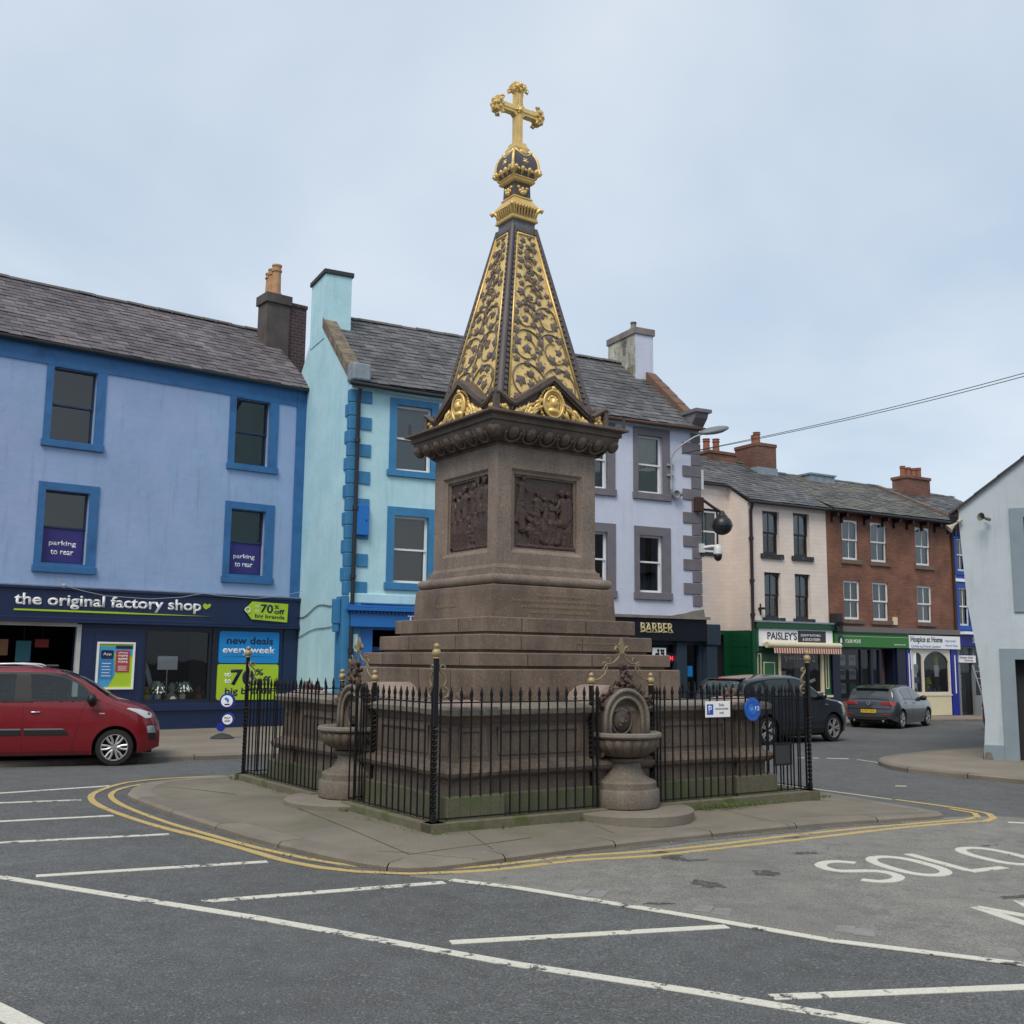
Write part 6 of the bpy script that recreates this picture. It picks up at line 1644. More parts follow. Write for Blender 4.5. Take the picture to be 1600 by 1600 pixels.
# ivy
def leaf(mb, x, z, r, rot, y0=-.018):
    pts = []
    lobes = [(0, 1.0), (62, .86), (125, .70), (235, .70), (298, .86)]
    for k, (a, l) in enumerate(lobes):
        a2 = lobes[(k+1) % 5][0]+(360 if k == 4 else 0)
        pts.append((a, l)); pts.append(((a+a2)/2, 0.56 if k != 2 else .46))
    c = mb.v((x, y0-.022, z)); V = []
    for a, l in pts:
        a = R_(a)+rot; V.append(mb.v((x+r*l*math.sin(a), y0-.006, z+r*l*math.cos(a))))
    Bk = [mb.bm.verts.new(v.co.copy()) for v in V]
    n = len(V)
    for k in range(n): mb.bm.faces.new([c, V[k], V[(k+1) % n]])
    low = []
    for a, l in pts:
        a = R_(a)+rot; low.append(mb.v((x+r*l*math.sin(a), y0+.01, z+r*l*math.cos(a))))
    for k in range(n): mb.bm.faces.new([V[k], low[k], low[(k+1) % n], V[(k+1) % n]])
    for v in Bk: mb.bm.verts.remove(v)
IVY = mat('ivy_relief_iron', (0.140, 0.108, 0.092), .55, var=.18, vscale=6)
for rot in range(4):
    rg = random.Random(40+rot); mb = MB(); mb.m = face_m(rot)
    def inside(x, t, mgn=.0): return T0+mgn < t < T1-mgn and abs(x) < hw(t)-.155+.06*t/Lsp-mgn
    placed = []
    # two main stems with spiral branches
    z = T0
    side = 1
    while z < T1-.25:
        w = hw(z)-.17
        if w < .06: break
        R0 = min(.34, w*.62)
        for s in ((-1, 1) if w > .38 else (side,)):
            cx = s*w*.48 if w > .38 else side*w*.12
            cz = z+R0*.9
            pts = []
            for q in range(26):
                a = q/25*PI*2.6; rr = R0*(1-.62*q/25)
                pts.append((cx-s*rr*math.cos(a)*.95, -.026, cz+rr*math.sin(a)-R0*.1))
            pts = [(max(-(hw(p[2])-.165), min(hw(p[2])-.165, p[0])), p[1], p[2]) for p in pts]
            mb.tube(pts, [.011-.004*q/25 for q in range(26)], 6)
        z += R0*1.75; side = -side
    mb.tube([(.07*math.sin(q*.9), -.020, T0+(T1-T0)*q/24) for q in range(25)], [.012-.006*q/24 for q in range(25)], 6)
    tries = 0
    while tries < 4200:
        tries += 1
        t = rg.uniform(T0, T1); k = t/Lsp; r = (.116-.052*k)*rg.uniform(.74, 1.12)
        x = rg.uniform(-1, 1)*(hw(t)-.15)
        if not inside(x, t, r*.45): continue
        if any((x-a)**2+(t-b)**2 < ((r+c)*.86)**2 for a, b, c in placed): continue
        placed.append((x, t, r)); leaf(mb, x, t, r, rg.uniform(0, 2*PI))
    part('ivy_relief', mb, IVY, sp, fix=True)
# gables over the cornice
GB = .945
Zb, Za, Zv, Xv = 5.17, 5.73, 5.34, .60
for rot in range(4):
    mt, mg, md = MB(), MB(), MB()
    M0 = Matrix.Rotation(rot*PI/2, 4, 'Z')
    for q in (mt, mg, md): q.m = M0
    mt.prism([(-Xv-.06, Zb), (Xv+.06, Zb), (Xv, Zv), (0, Za), (-Xv, Zv)], -GB+.07, -.62)
    # raking moulding
    line = [(-Xv-.02, Zv-.02), (0, Za), (Xv+.02, Zv-.02)]
    for (a, b) in zip(line[:-1], line[1:]):
        d = Vector((b[0]-a[0], b[1]-a[1])); d.normalize(); n_ = Vector((-d.y, d.x))
        mt.prism([(a[0], a[1]), (b[0], b[1]), (b[0]+n_.x*.0, b[1]+.075), (a[0], a[1]+.075)], -GB-.03, -.60)
        mt.prism([(a[0], a[1]-.03), (b[0], b[1]-.035), (b[0], b[1]-.002), (a[0], a[1]-.002)], -GB+.0, -GB+.069)
    # gilded filling
    md.prism([(-Xv-.04, Zb+.01), (Xv+.04, Zb+.01), (Xv-.03, Zv-.03), (0, Za-.05), (-Xv+.03, Zv-.03)], -GB+.05, -GB+.07)
    mg.tube([(.165*math.cos(a), -GB-.01, 5.40+.19*math.sin(a)) for a in [k*PI/14 for k in range(28)]], .02, 7, closed=True)
    mg.tube([(.135*math.cos(a), -GB, 5.40+.16*math.sin(a)) for a in [k*PI/12 for k in range(24)]], .012, 6, closed=True)
    mg.sphere((0, -GB+.05, 5.40), .15, 16, sy=.5, sz=1.15)
    mg.sphere((.0, -GB-.0, 5.41), .070, 12, sx=.85, sz=1.25); mg.sphere((.055, -GB-.03, 5.40), .02, 6, sx=1.3); mg.sphere((.0, -GB+.02, 5.30), .085, 10, sx=1.2, sz=.7)
    rg = random.Random(90)
    for q in range(22):
        a = R_(20+150*q/21); mg.sphere((.078*math.cos(a)-.01, -GB+.01+rg.uniform(-.02, .01), 5.43+.075*math.sin(a)), .024, 6)
    for q in range(30):
        a = 2*PI*q/30; mg.sphere((.205*math.cos(a), -GB+.035, 5.40+.235*math.sin(a)), .028, 6, sx=rg.uniform(.7, 1.3), sz=rg.uniform(.7, 1.3))
    rg = random.Random(70+rot)
    for s in (-1, 1):
        for k in range(26):
            f = k/25; x = s*(.19+.43*f); zc = Zb+.05+(Za-Zb-.2)*(1-abs(x)/Xv)*rg.uniform(.1, .9)
            b0 = mg.m; mg.m = M0 @ Matrix.Translation((x, -GB+.03, max(zc, Zb+.03))) @ Matrix.Rotation(s*R_(rg.uniform(20, 80)), 4, 'Y')
            mg.sphere((0, 0, 0), .055*(1-.3*f), 8, sx=1.9, sy=.8, sz=.5); mg.m = b0
    mg.sphere((0, -GB, 5.62), .04, 8)
    # corner arches
    for s in (-1, 1):
        arc_ = [(s*(.93-.17+.17*math.cos(a))+s*0, -GB-.005, 5.20+.225*math.sin(a)) for a in [k*PI/10*.5+0 for k in range(11)]]
        cxx = s*GB
        pts = [(cxx-s*(.0+.30*k/10), -GB-.005, 5.445-.125*(1-math.cos(PI*k/10))/2*(1.0)) for k in range(11)]
        mt.tube(pts, .035, 6)
        for k in range(6):
            mg.sphere((cxx-s*rg.uniform(.05, .2), -GB+.03, rg.uniform(5.21, 5.33)), .038, 8)
    mt.box(GB-.05, GB+.02, -GB-.02, -GB+.05, 5.16, 5.44)
    mt.prism([(GB-.30, 5.17), (GB-.05, 5.17), (GB-.05, 5.43), (GB-.15, 5.40), (GB-.27, 5.32)], -GB+.055, -.7); mt.prism([(-GB+.30, 5.17), (-GB+.05, 5.17), (-GB+.05, 5.43), (-GB+.15, 5.40), (-GB+.27, 5.32)], -GB+.057, -.7)
    g_ = part('gable', mt, GR_DK, mo, auto=40); part('gable_ground', md, BRONZE, g_); part('gilded_medallion', mg, GOLD, g_, smooth=True)
mb = MB()
for a, b in ((1, -1), (-1, 1)): mb.lathe([(.022, 5.14), (.022, 5.33)], 8, (a*1.12, b*1.12, 0)); mb.tube([(a*1.12, b*1.12, 5.2), (a*1.0, b*1.0, 5.19)], .008, 5)
part('corner_spike', mb, IRON_BR, mo)
# finial
mb = MB(); mb.sqlathe([(.215, 8.18), (.215, 8.23), (.195, 8.25), (.195, 8.32)]); part('finial_collar', mb, mat('lead_collar', (.12, .125, .14), .6, var=.3, vscale=10), mo)
mb = MB(); mb.sqlathe([(.20, 8.32), (.225, 8.325), (.235, 8.345), (.22, 8.36), (.225, 8.38), (.20, 8.39)]); mb.sqlathe([(.235, 8.54), (.24, 8.555), (.175, 8.66), (.16, 8.68), (.175, 8.69), (.165, 8.71), (.15, 8.715)]); mb.sqlathe([(.15, 8.93), (.185, 8.94), (.20, 8.965), (.19, 8.985), (.205, 9.0), (.20, 9.02), (.17, 9.03)]); fin = part('gilded_moulding', mb, GOLD, mo)
mb = MB(); rg = random.Random(9)
for rot in range(4):
    mb.m = Matrix.Rotation(rot*PI/2, 4, 'Z')
    for k in range(9):
        x = -.20+.05*k
        mb.tube([(x, -.20, 8.39), (x*1.03, -.205, 8.47), (x*1.08, -.235, 8.53), (x*1.1, -.26, 8.53)], [.018, .016, .022, .012], 6)
    mb.tube([(.19, -.19, 8.39), (.21, -.21, 8.48), (.25, -.25, 8.53), (.275, -.275, 8.51), (.26, -.26, 8.48)], [.03, .03, .035, .03, .02], 8)
part('acanthus_crown', mb, GOLD, mo, smooth=True)
mb = MB(); mb.sqlathe([(.21, 8.39), (.20, 8.54)]); mb.sqlathe([(.148, 8.71), (.14, 8.935)]); part('dark_neck', mb, DKPUR, mo)
mb = MB()
for rot in range(4):
    mb.m = Matrix.Rotation(rot*PI/2, 4, 'Z')
    for s in (-1, 1):
        mb.sphere((s*.075, -.148, 8.85), .03, 8); mb.sphere((s*.045, -.15, 8.80), .032, 8); 
    mb.sphere((0, -.15, 8.775), .045, 8, sx=1.3, sz=.8); mb.sphere((0, -.15, 8.83), .03, 8, sz=1.4); mb.sphere((0, -.21, 9.24), .035, 8); 
    for k in range(6): mb.sphere((.04*math.cos(k*PI/3), -.212, 9.24+.04*math.sin(k*PI/3)), .02, 6)
part('rosette', mb, GOLD, mo, smooth=True)
prof = []
for k in range(11):
    a = -.75+k/10*(PI/2*.82+.75); prof.append((.045+.185*math.cos(a), 9.18+.30*math.sin(a)))
prof[0] = (.16, 9.03)
mb = MB(); mb.sqlathe(prof); part('orb', mb, mat('dark_blue_orb', (0.075, 0.066, 0.078), .5, var=.1), mo, auto=35)
mb = MB()
for a, b in ((1, 1), (1, -1), (-1, 1), (-1, -1)): mb.tube([(a*s, b*s, z) for s, z in prof], .022, 7)
for rot in range(4):
    mb.m = Matrix.Rotation(rot*PI/2, 4, 'Z')
    mb.tube([(-.15, -.165, 9.43), (-.06, -.185, 9.36), (0, -.19, 9.34), (.06, -.185, 9.36), (.15, -.165, 9.43)], .018, 6); mb.sphere((0, -.16, 9.41), .05, 8, sx=1.6, sy=.5)
    for k in range(4):
        x = -.18+.12*k; mb.tube([(x, -.18, 9.03), (x, -.225, 9.08), (x, -.25, 9.12), (x, -.245, 9.14)], [.02, .025, .036, .02], 7)
        mb.sphere((x+.06, -.225, 9.10), .026, 7)
    mb.tube([(.18, -.18, 9.03), (.22, -.22, 9.07), (.25, -.25, 9.10), (.26, -.26, 9.08)], [.025, .03, .042, .025], 8); mb.sphere((.24, -.24, 9.13), .035, 8)
part('orb_strapwork', mb, GOLD, mo, smooth=True)
mb = MB(); mb.sqlathe([(.12, 9.45), (.13, 9.47), (.135, 9.50), (.10, 9.56), (.098, 9.585), (.09, 9.60)]); part('cross_foot', mb, GOLD, mo)
# cross (arms along local X)
mb = MB()
w, d, zc = .062, .055, 10.13
mb.box(-w, w, -d, d, 9.60, zc-w-.04); mb.box(-w, w, -d, d, zc+w+.04, 10.42); mb.box(-.36, -w-.04, -d, d, zc-w, zc+w); mb.box(w+.04, .36, -d, d, zc-w, zc+w)
c8 = w+.042
mb.prism([(-w, zc-c8), (w, zc-c8), (c8, zc-w), (c8, zc+w), (w, zc+c8), (-w, zc+c8), (-c8, zc+w), (-c8, zc-w)], -d+.001, d-.001)
for s in (-1, 1):
    mb.box(-.02, .02, s*d-.012, s*d+.012, 9.62, 10.4); mb.box(-.34, .34, s*d-.011, s*d+.011, zc-.02, zc+.02)
    mb.sphere((0, s*(d+.01), zc), .045, 10)
    for k in range(6): mb.sphere((.045*math.cos(k*PI/3), s*(d+.012), zc+.045*math.sin(k*PI/3)), .02, 7)
part('cross', mb, GOLD, mo, bevel=.01)
for ang in (0, 90, -90):
    mb = MB()
    B0 = Matrix.Translation((0, 0, zc)) @ Matrix.Rotation(R_(ang), 4, 'Y'); L_ = .30
    mb.m = B0
    mb.frustum(.065, .058, L_-.01, .10, .075, L_+.05); mb.frustum(.10, .075, L_+.05, .115, .08, L_+.10); mb.box(-.10, .10, -.072, .072, L_+.101, L_+.13)
    for s in (-1, 1):
        for (x, z, r) in ((-.055, L_+.06, .036), (.055, L_+.06, .036), (0, L_+.10, .036), (0, L_+.02, .028)): mb.sphere((x, s*.078, z), r, 9)
        for e in (-1, 1): mb.tube([(e*.09, s*.06, L_+.02), (e*.125, s*.07, L_+.0), (e*.135, s*.07, L_+.04), (e*.11, s*.07, L_+.06)], [.02, .025, .02, .012], 6)
    for (x, y) in ((-.06, 0), (.06, 0), (0, .04), (0, -.04)): mb.sphere((x, y, L_+.13), .04, 8)
    part('cross_terminal', mb, GOLD, mo, smooth=False)

# ---------------------------------------------------------------- drinking fountains
def fountain(label, rot):
    M = FM @ Matrix.Rotation(rot, 4, 'Z')
    f = thing('drinking_fountain', label, 'fountain', M, 'drinking fountains built against the memorial')
    GRF = GR_COP
    mb = MB(); mb.lathe([(.80, .05), (.80, .155), (.78, .172), (.0, .178)], 40, (0, -2.46, 0), PI, 2*PI); part('step', mb, A_KERB, f, auto=40)
    c = (0, -2.41, 0)
    prof = [(.425, .186), (.43, .20), (.43, .37), (.415, .395), (.395, .40), (.395, .47), (.375, .49), (.345, .50), (.30, .52), (.25, .56), (.215, .62), (.20, .67), (.20, .70)]
    mb = MB(); mb.lathe(prof, 36, c); part('pedestal', mb, granite('fountain_granite', (.150, .128, .104), var=.25, streak=.2), f, auto=40)
    mb = MB(); mb.lathe([(.20, .70), (.235, .71), (.235, .745), (.20, .755)], 32, c); part('neck_ring', mb, GR_BW, f, auto=40)
    mb = MB(); K = 44; rings = []
    for r, z, fl in ((.20, .756, 0), (.27, .775, .35), (.35, .83, 1), (.40, .90, 1), (.415, .965, .5), (.41, .985, 0)):
        rings.append([mb.v((c[0]+(r*(1+.075*fl*abs(math.sin(i*PI/K*5.5)))) * math.cos(2*PI*i/(K*4)), c[1]+(r*(1+.075*fl*abs(math.sin(i*PI/K*5.5)))) * math.sin(2*PI*i/(K*4)), z)) for i in range(K*4)])
    for a, b in zip(rings[:-1], rings[1:]):
        n_ = len(a)
        for i in range(n_): mb.bm.faces.new([a[i], a[(i+1) % n_], b[(i+1) % n_], b[i]])
    part('bowl', mb, GR_BW, f, auto=50)
    mb = MB(); mb.lathe([(.42, .986), (.45, .99), (.465, 1.01), (.46, 1.04), (.435, 1.055), (.39, 1.05), (.35, 1.02), (.26, .95), (0, .92)], 40, c); part('bowl_rim', mb, GR_COP, f, auto=40)
    # niche
    Rn, zc, yb, yf = .37, 1.19, -2.20, -2.47
    mb = MB()
    out = [(-Rn, .76)]+[(Rn*math.cos(PI-PI*k/20), zc+Rn*1.05*math.sin(PI*k/20)) for k in range(21)]+[(Rn, .76)]
    Ri = .25
    inn_ = [(-Ri, .9)]+[(Ri*math.cos(PI-PI*k/20), zc+Ri*1.08*math.sin(PI*k/20)) for k in range(21)]+[(Ri, .9)]
    for k in range(len(out)-1):
        mb.face([(out[k][0], yf, out[k][1]), (out[k+1][0], yf, out[k+1][1]), (inn_[k+1][0], yf, inn_[k+1][1]), (inn_[k][0], yf, inn_[k][1])])
        mb.face([(out[k][0], yf, out[k][1]), (out[k+1][0], yf, out[k+1][1]), (out[k+1][0], yb, out[k+1][1]), (out[k][0], yb, out[k][1])])
        # concave shell
        prev = inn_[k], inn_[k+1]
        for (s0, d0), (s1, d1) in (((1, 0), (.98, .035)), ((.98, .035), (.88, .06)), ((.88, .06), (.6, .072)), ((.6, .072), (.0, .076))):
            q = lambda p, s, d: (p[0]*s, yf+d, zc+(p[1]-zc)*s if p[1] > zc else zc-(zc-p[1])*s)
            mb.face([q(prev[0], s0, d0), q(prev[1], s0, d0), q(prev[1], s1, d1), q(prev[0], s1, d1)])
    part('niche', mb, GR_BW, f, auto=40)
    mb = MB(); mb.tube([(p[0]*1.0, yf-.005, p[1]) for p in [(-.335, .95)]+[(.335*math.cos(PI-PI*k/24), zc+.335*1.06*math.sin(PI*k/24)) for k in range(25)]+[(.335, .95)]], .028, 8); mb.tube([(p[0], yf+.0, p[1]) for p in inn_], .020, 8); part('arch_moulding', mb, GR_COP, f, smooth=True)
    mb = MB(); mb.lathe([(.125, -.03), (.125, 0), (.10, .0)], 20, (-.03, yf+.08, 1.19), axis='y'); mb.sphere((-.03, yf+.07, 1.19), .075, 12, sy=.3); mb.sphere((-.03, yf+.05, 1.17), .03, 8); clump(mb, (-.03, yf+.065, 1.20), .08, .08, 8, .03, random.Random(3), .01); mb.tube([(-.03+.16*math.cos(q*PI/14), yf+.055, 1.19+.17*math.sin(q*PI/14)) for q in range(28)], .012, 6, closed=True); part('spout_mask', mb, GR_DK, f, smooth=True)
    rg = random.Random(12); mb = MB()
    def frond(x, z, ang, l, y):
        mb.m = Matrix.Translation((x, y, z)) @ Matrix.Rotation(ang, 4, 'Y') @ Matrix.Rotation(R_(rg.uniform(-35, 20)), 4, 'X')
        mb.tube([(0, 0, 0), (0, -.01, l*.4), (0, -.03, l*.8), (0, -.05, l)], [l*.16, l*.30, l*.20, .004], 6)
        mb.m = Matrix.Identity(4)
    for k in range(46):
        a = R_(20+140*k/45); r = .385+rg.uniform(-.02, .03)
        frond(r*math.cos(a), zc+r*1.05*math.sin(a), PI/2-a+rg.uniform(-1.1, 1.1), rg.uniform(.06, .105), yf+.05+rg.uniform(-.05, .05))
    for k in range(34):
        fh = rg.random(); frond(rg.uniform(-.11, .11)*(1-fh), zc+.42+.20*fh, rg.uniform(-1.2, 1.2), rg.uniform(.06, .10), yf+.05+rg.uniform(-.05, .05))
    for k in range(10): mb.sphere((rg.uniform(-.09, .09), yf+.0, zc+.42+rg.uniform(0, .13)), rg.uniform(.018, .03), 8)
    part('leaf_crest', mb, LEAFB, f, smooth=True)
    return f
fountain('stone drinking fountain with fluted bowl on the right hand face of the memorial', 0)
fountain('stone drinking fountain with fluted bowl on the left hand face of the memorial', -PI/2)

# ---------------------------------------------------------------- iron railings
RAILB = mat('black_railing_paint', (0.007, 0.007, 0.010), .5, spec=.3)
BRASS = mat('dull_gold_ball', (0.36, 0.275, 0.145), .5, metal=.25, var=.15)
SCR = mat('dull_gold_scroll', (0.24, 0.20, 0.12), .55, metal=.2, var=.2)
PLN = mat('mossy_kerb_stone', (0.15, 0.135, 0.095), .95, var=.3, vscale=3, bump=.3, bscale=30, col2=(.07, .085, .03), c2pos=(.48, .62), c2scale=3)
ZG, ZR = .20, 1.43
mb = MB(); mb.lathe([(.0105, ZG+.01), (.0105, ZR), (.012, ZR+.012), (.02, ZR+.03), (.012, ZR+.045), (.014, ZR+.055), (.022, ZR+.085), (.009, ZR+.145), (.003, ZR+.17)], 8)
bar_me = mb.mesh('bar'); bar_me.set_sharp_from_angle(angle=R_(50))
bar_me.materials.append(RAILB)
def railing(label, p, q, n, grp='railing panels round the memorial', frac=None, plinth=True, skip=()):
    p, q = Vector((*p, 0)), Vector((*q, 0)); d = q-p; L = d.length
    M = FM @ Matrix.Translation(p) @ Matrix.Rotation(math.atan2(d.y, d.x), 4, 'Z')
    r = thing('iron_railing', label, 'railing', M, grp)
    for k in range(n):
        x = L*(k+.5)/n
        o = bpy.data.objects.new('bar', bar_me); COL.objects.link(o); o.parent = r; o.location = (x, 0, 0)
    mb = MB(); mb.box(0, L, -.016, .016, ZR-.005, ZR+.009); part('top_rail', mb, RAILB, r)
    mb = MB(); mb.box(0, L, -.014, .014, ZG+.02, ZG+.032); part('bottom_rail', mb, RAILB, r)
    if plinth: mb = MB(); mb.box(-.09, L+.09, -.09, .12, .04, ZG-.005); part('plinth', mb, PLN, r, bevel=.012)
    return r
XA, XB, YA, YB = -2.70, 3.20, -2.53, 3.10
railing('black spiked railing on the right hand face, between the near corner post and the fountain', (XA, YA), (-.50, YA), 17)
railing('black spiked railing on the right hand face, carrying the parking sign', (.50, YA), (XB, YA), 21)
railing('black spiked railing on the left hand face, between the near corner post and the fountain', (XA, -.55), (XA, YA), 14)
railing('black spiked railing on the left hand face, from the fountain to the far left post', (XA, YB), (XA, .52), 20)
railing('black spiked railing along the far right side, behind the plaque', (XB, YA), (XB, YB), 42)
railing('black spiked railing along the back of the memorial, seen behind the left face', (XA, YB), (XB, YB), 44)
for rot, gl in ((0, 'right'), (-PI/2, 'left')):
    for s in (-1, 1):
        M = FM @ Matrix.Rotation(rot, 4, 'Z')
        yy = YA if rot == 0 else -2.70
        a = M @ Vector((s*.49, yy, 0)); b = M @ Vector((s*.43, -2.42, 0)); d = b-a
        r = thing('iron_railing', 'short black spiked return rail %s of the %s hand fountain bowl' % (('on the left side', 'on the right side')[s > 0], gl), 'railing', Matrix.Translation(a) @ Matrix.Rotation(math.atan2(d.y, d.x), 4, 'Z'), 'short return rails beside the fountains')
        L = d.length
        for k in range(3):
            o = bpy.data.objects.new('bar', bar_me); COL.objects.link(o); o.parent = r; o.location = (L*(k+.0)/3, 0, 0)
        mb = MB(); mb.box(0, L, -.014, .014, ZR-.004, ZR+.008); part('top_rail', mb, RAILB, r)
        mb = MB(); mb.box(0, L, -.012, .012, ZG+.021, ZG+.033); part('bottom_rail', mb, RAILB, r)
def spiral(c, r0, r1, a0, a1, ux, n=20):
    return [(Vector(c)+ux*((r0+(r1-r0)*k/n)*math.cos(a0+(a1-a0)*k/n))+Vector((0, 0, 1))*((r0+(r1-r0)*k/n)*math.sin(a0+(a1-a0)*k/n))) for k in range(n+1)]
def post(label, x, y, dirs, ztop=1.90, zbot=.18, twist=True, rot=0, scroll=True, sc=1.0):
    M = FM @ Matrix.Rotation(rot, 4, 'Z') @ Matrix.Translation((x, y, 0))
    r = thing('railing_post', label, 'post', M, 'iron posts with ball finials')
    mb = MB(); n = 60; prev = None; h = .024*sc
    for k in range(n+1):
        z = zbot+(ztop-zbot)*k/n
        ang = (8*PI*min(max((z-zbot-.1)/.9, 0), 1)) if twist else 0
        ring = [mb.v((h*1.3*math.cos(ang+PI/4+i*PI/2), h*1.3*math.sin(ang+PI/4+i*PI/2), z)) for i in range(4)]
        if prev:
            for i in range(4): mb.bm.faces.new([prev[i], prev[(i+1) % 4], ring[(i+1) % 4], ring[i]])
        else: mb.bm.faces.new(ring[::-1])
        prev = ring
    mb.bm.faces.new(prev); part('shaft', mb, RAILB, r)
    mb = MB(); mb.lathe([(.036*sc, 0), (.036*sc, .012), (.02*sc, .02)], 14, (0, 0, ztop)); mb.sphere((0, 0, ztop+.062*sc), .050*sc, 16); mb.sphere((0, 0, ztop+.135*sc), .032*sc, 14); part('ball_finial', mb, BRASS, r, smooth=True)
    if scroll:
        for d in dirs:
            ux = Vector((*d, 0)).normalized(); mb = MB()
            up = spiral(ux*.085+Vector((0, 0, 1.80)), .014, .046, PI*1.2, PI*3.4, ux)
            lo = spiral(ux*.10+Vector((0, 0, 1.53)), .070, .018, PI*.55, -PI*1.5, ux)
            mid = [up[-1]+(lo[0]-up[-1])*t+ux*(.045*math.sin(PI*t)) for t in (.15, .35, .5, .65, .85)]
            mb.tube(up+mid+lo, .010, 6); part('scroll', mb, SCR, r, smooth=True)
    return r
post('tall railing post with twisted shaft and gold balls at the near corner', XA, YA, ((1, 0), (0, 1)))
post('tall railing post with twisted shaft and gold balls at the far right corner', XB, YA, ((-1, 0), (0, 1)))
post('tall railing post with twisted shaft and gold balls at the far left corner', XA, YB, ((1, 0), (0, -1)))
post('tall railing post with gold balls at the hidden back corner', XB, YB, ((-1, 0), (0, -1)))
for rot, gl in ((0, 'right'), (-PI/2, 'left')):
    for s in (-1, 1):
        post('shorter gold balled post at the %s edge of the %s hand fountain niche' % (('left', 'right')[s > 0], gl), s*.47, -2.38, (), 1.60, .44, True, rot, False, .95)
    M = FM @ Matrix.Rotation(rot, 4, 'Z') @ Matrix.Translation((0, -2.38, 0))
    r = thing('iron_overthrow', 'dull gold scrolled iron arch with fleur de lis over the %s hand fountain' % gl, 'ironwork', M)
    mb = MB(); ux = Vector((1, 0, 0))
    for s in (-1, 1):
        c = [(.45, 1.66), (.34, 1.68), (.26, 1.74), (.225, 1.81), (.235, 1.86), (.265, 1.885), (.29, 1.87), (.285, 1.845), (.265, 1.845)]
        mb.tube([(s*a, 0, b) for a, b in c], .010, 6)
        c = [(.30, 1.80), (.275, 1.80), (.262, 1.83), (.235, 1.86), (.19, 1.862), (.13, 1.875), (.07, 1.915), (.03, 1.965), (.02, 2.02)]
        mb.tube([(s*a, 0, b) for a, b in c], .010, 6)
        c = [(.19, 1.862), (.175, 1.90), (.185, 1.935), (.21, 1.935), (.215, 1.91)]; mb.tube([(s*a, 0, b) for a, b in c], .008, 6)
    part('scroll', mb, SCR, r, smooth=True)
    mb = MB(); mb.prism([(-.012, 1.97), (.012, 1.97), (.03, 2.03), (.045, 2.09), (.0, 2.17), (-.045, 2.09), (-.03, 2.03)], -.012, .012)
    for s in (-1, 1): mb.tube([(s*.02, 0, 2.0), (s*.05, 0, 2.05), (s*.085, 0, 2.07), (s*.10, 0, 2.035), (s*.085, 0, 2.015)], [.016, .018, .018, .016, .01], 7); mb.tube([(s*.015, 0, 1.985), (s*.05, 0, 1.965), (s*.07, 0, 1.985)], .009, 6)
    mb.box(-.035, .035, -.018, .018, 1.985, 2.005); part('fleur_de_lis', mb, SCR, r)

# signs on the right hand railing
r = thing('parking_sign', 'white and blue parking plate reading Solo motorcycles only on the railing', 'sign', FM @ Matrix.Translation((1.22, YA-.03, 1.20)))
mb = MB(); mb.box(0, .44, -.008, 0, 0, .20); part('plate', mb, M_WHITE, r, bevel=.004)
mb = MB(); mb.box(.025, .135, -.0105, -.0082, .035, .165); pp = part('blue_square', mb, mat('traffic_blue', sl(20, 80, 180), .4), r)
text('lettering', 'P', .052, -.0108, .055, M_WHITE, pp, width=.06, height=.09, depth=.001, offset=.03)
for q, (tx, w) in enumerate((('Solo', .09), ('motorcycles', .235), ('only', .08))): text('lettering', tx, .285-w/2, -.0085, .14-q*.052, INK, r, width=w, height=.034, depth=.0015, offset=.01)
r = thing('round_plaque', 'round blue trail plaque with the number 13 on the railing', 'plaque', FM @ Matrix.Translation((2.07, YA-.03, 1.29)))
mb = MB(); mb.lathe([(.0, -.012), (.148, -.012), (.152, -.006), (.152, 0), (0, 0)], 36, axis='y'); part('disc', mb, mat('plaque_blue', sl(16, 84, 176), .35), r, auto=40)
PB = mat('plaque_pale_blue', sl(70, 140, 214), .4)
mb = MB(); mb.tube([(-.015+.055*math.cos(a), -.013, .0+.06*math.sin(a)) for a in [k*PI/10 for k in range(20)]], .004, 5, closed=True); mb.sphere((-.015, -.012, 0), .035, 10, sy=.15); part('emblem', mb, PB, r)
text('lettering', '13', .048, -.0125, -.018, M_WHITE, r, width=.07, height=.055, depth=.001, offset=.02)
t = text_mb('HERITAGE TRAIL', .17, .015, depth=.001, align='CENTER', arc=.118); bmesh.ops.translate(t.bm, vec=(0, -.0125, .118), verts=t.bm.verts[:]); part('lettering', t, PB, r)
t = text_mb('TOWN CENTRE', .14, .015, depth=.001, align='CENTER', arc=-.135); bmesh.ops.translate(t.bm, vec=(0, -.0125, -.135), verts=t.bm.verts[:]); part('lettering', t, PB, r)
r = thing('dark_plaque', 'small dark rectangular plaque low on the right end of the railing', 'plaque', FM @ Matrix.Translation((2.46, YA-.03, .56)))
mb = MB(); mb.box(0, .32, -.012, 0, 0, .27); part('plate', mb, mat('dark_slate_plate', (.028, .03, .033), .45), r, bevel=.004)
mb = MB(); mb.ring_rect(-.012, .332, -.012, .282, .012, .308, .012, .258, -.02, -.0005); part('rim', mb, RAILB, r)

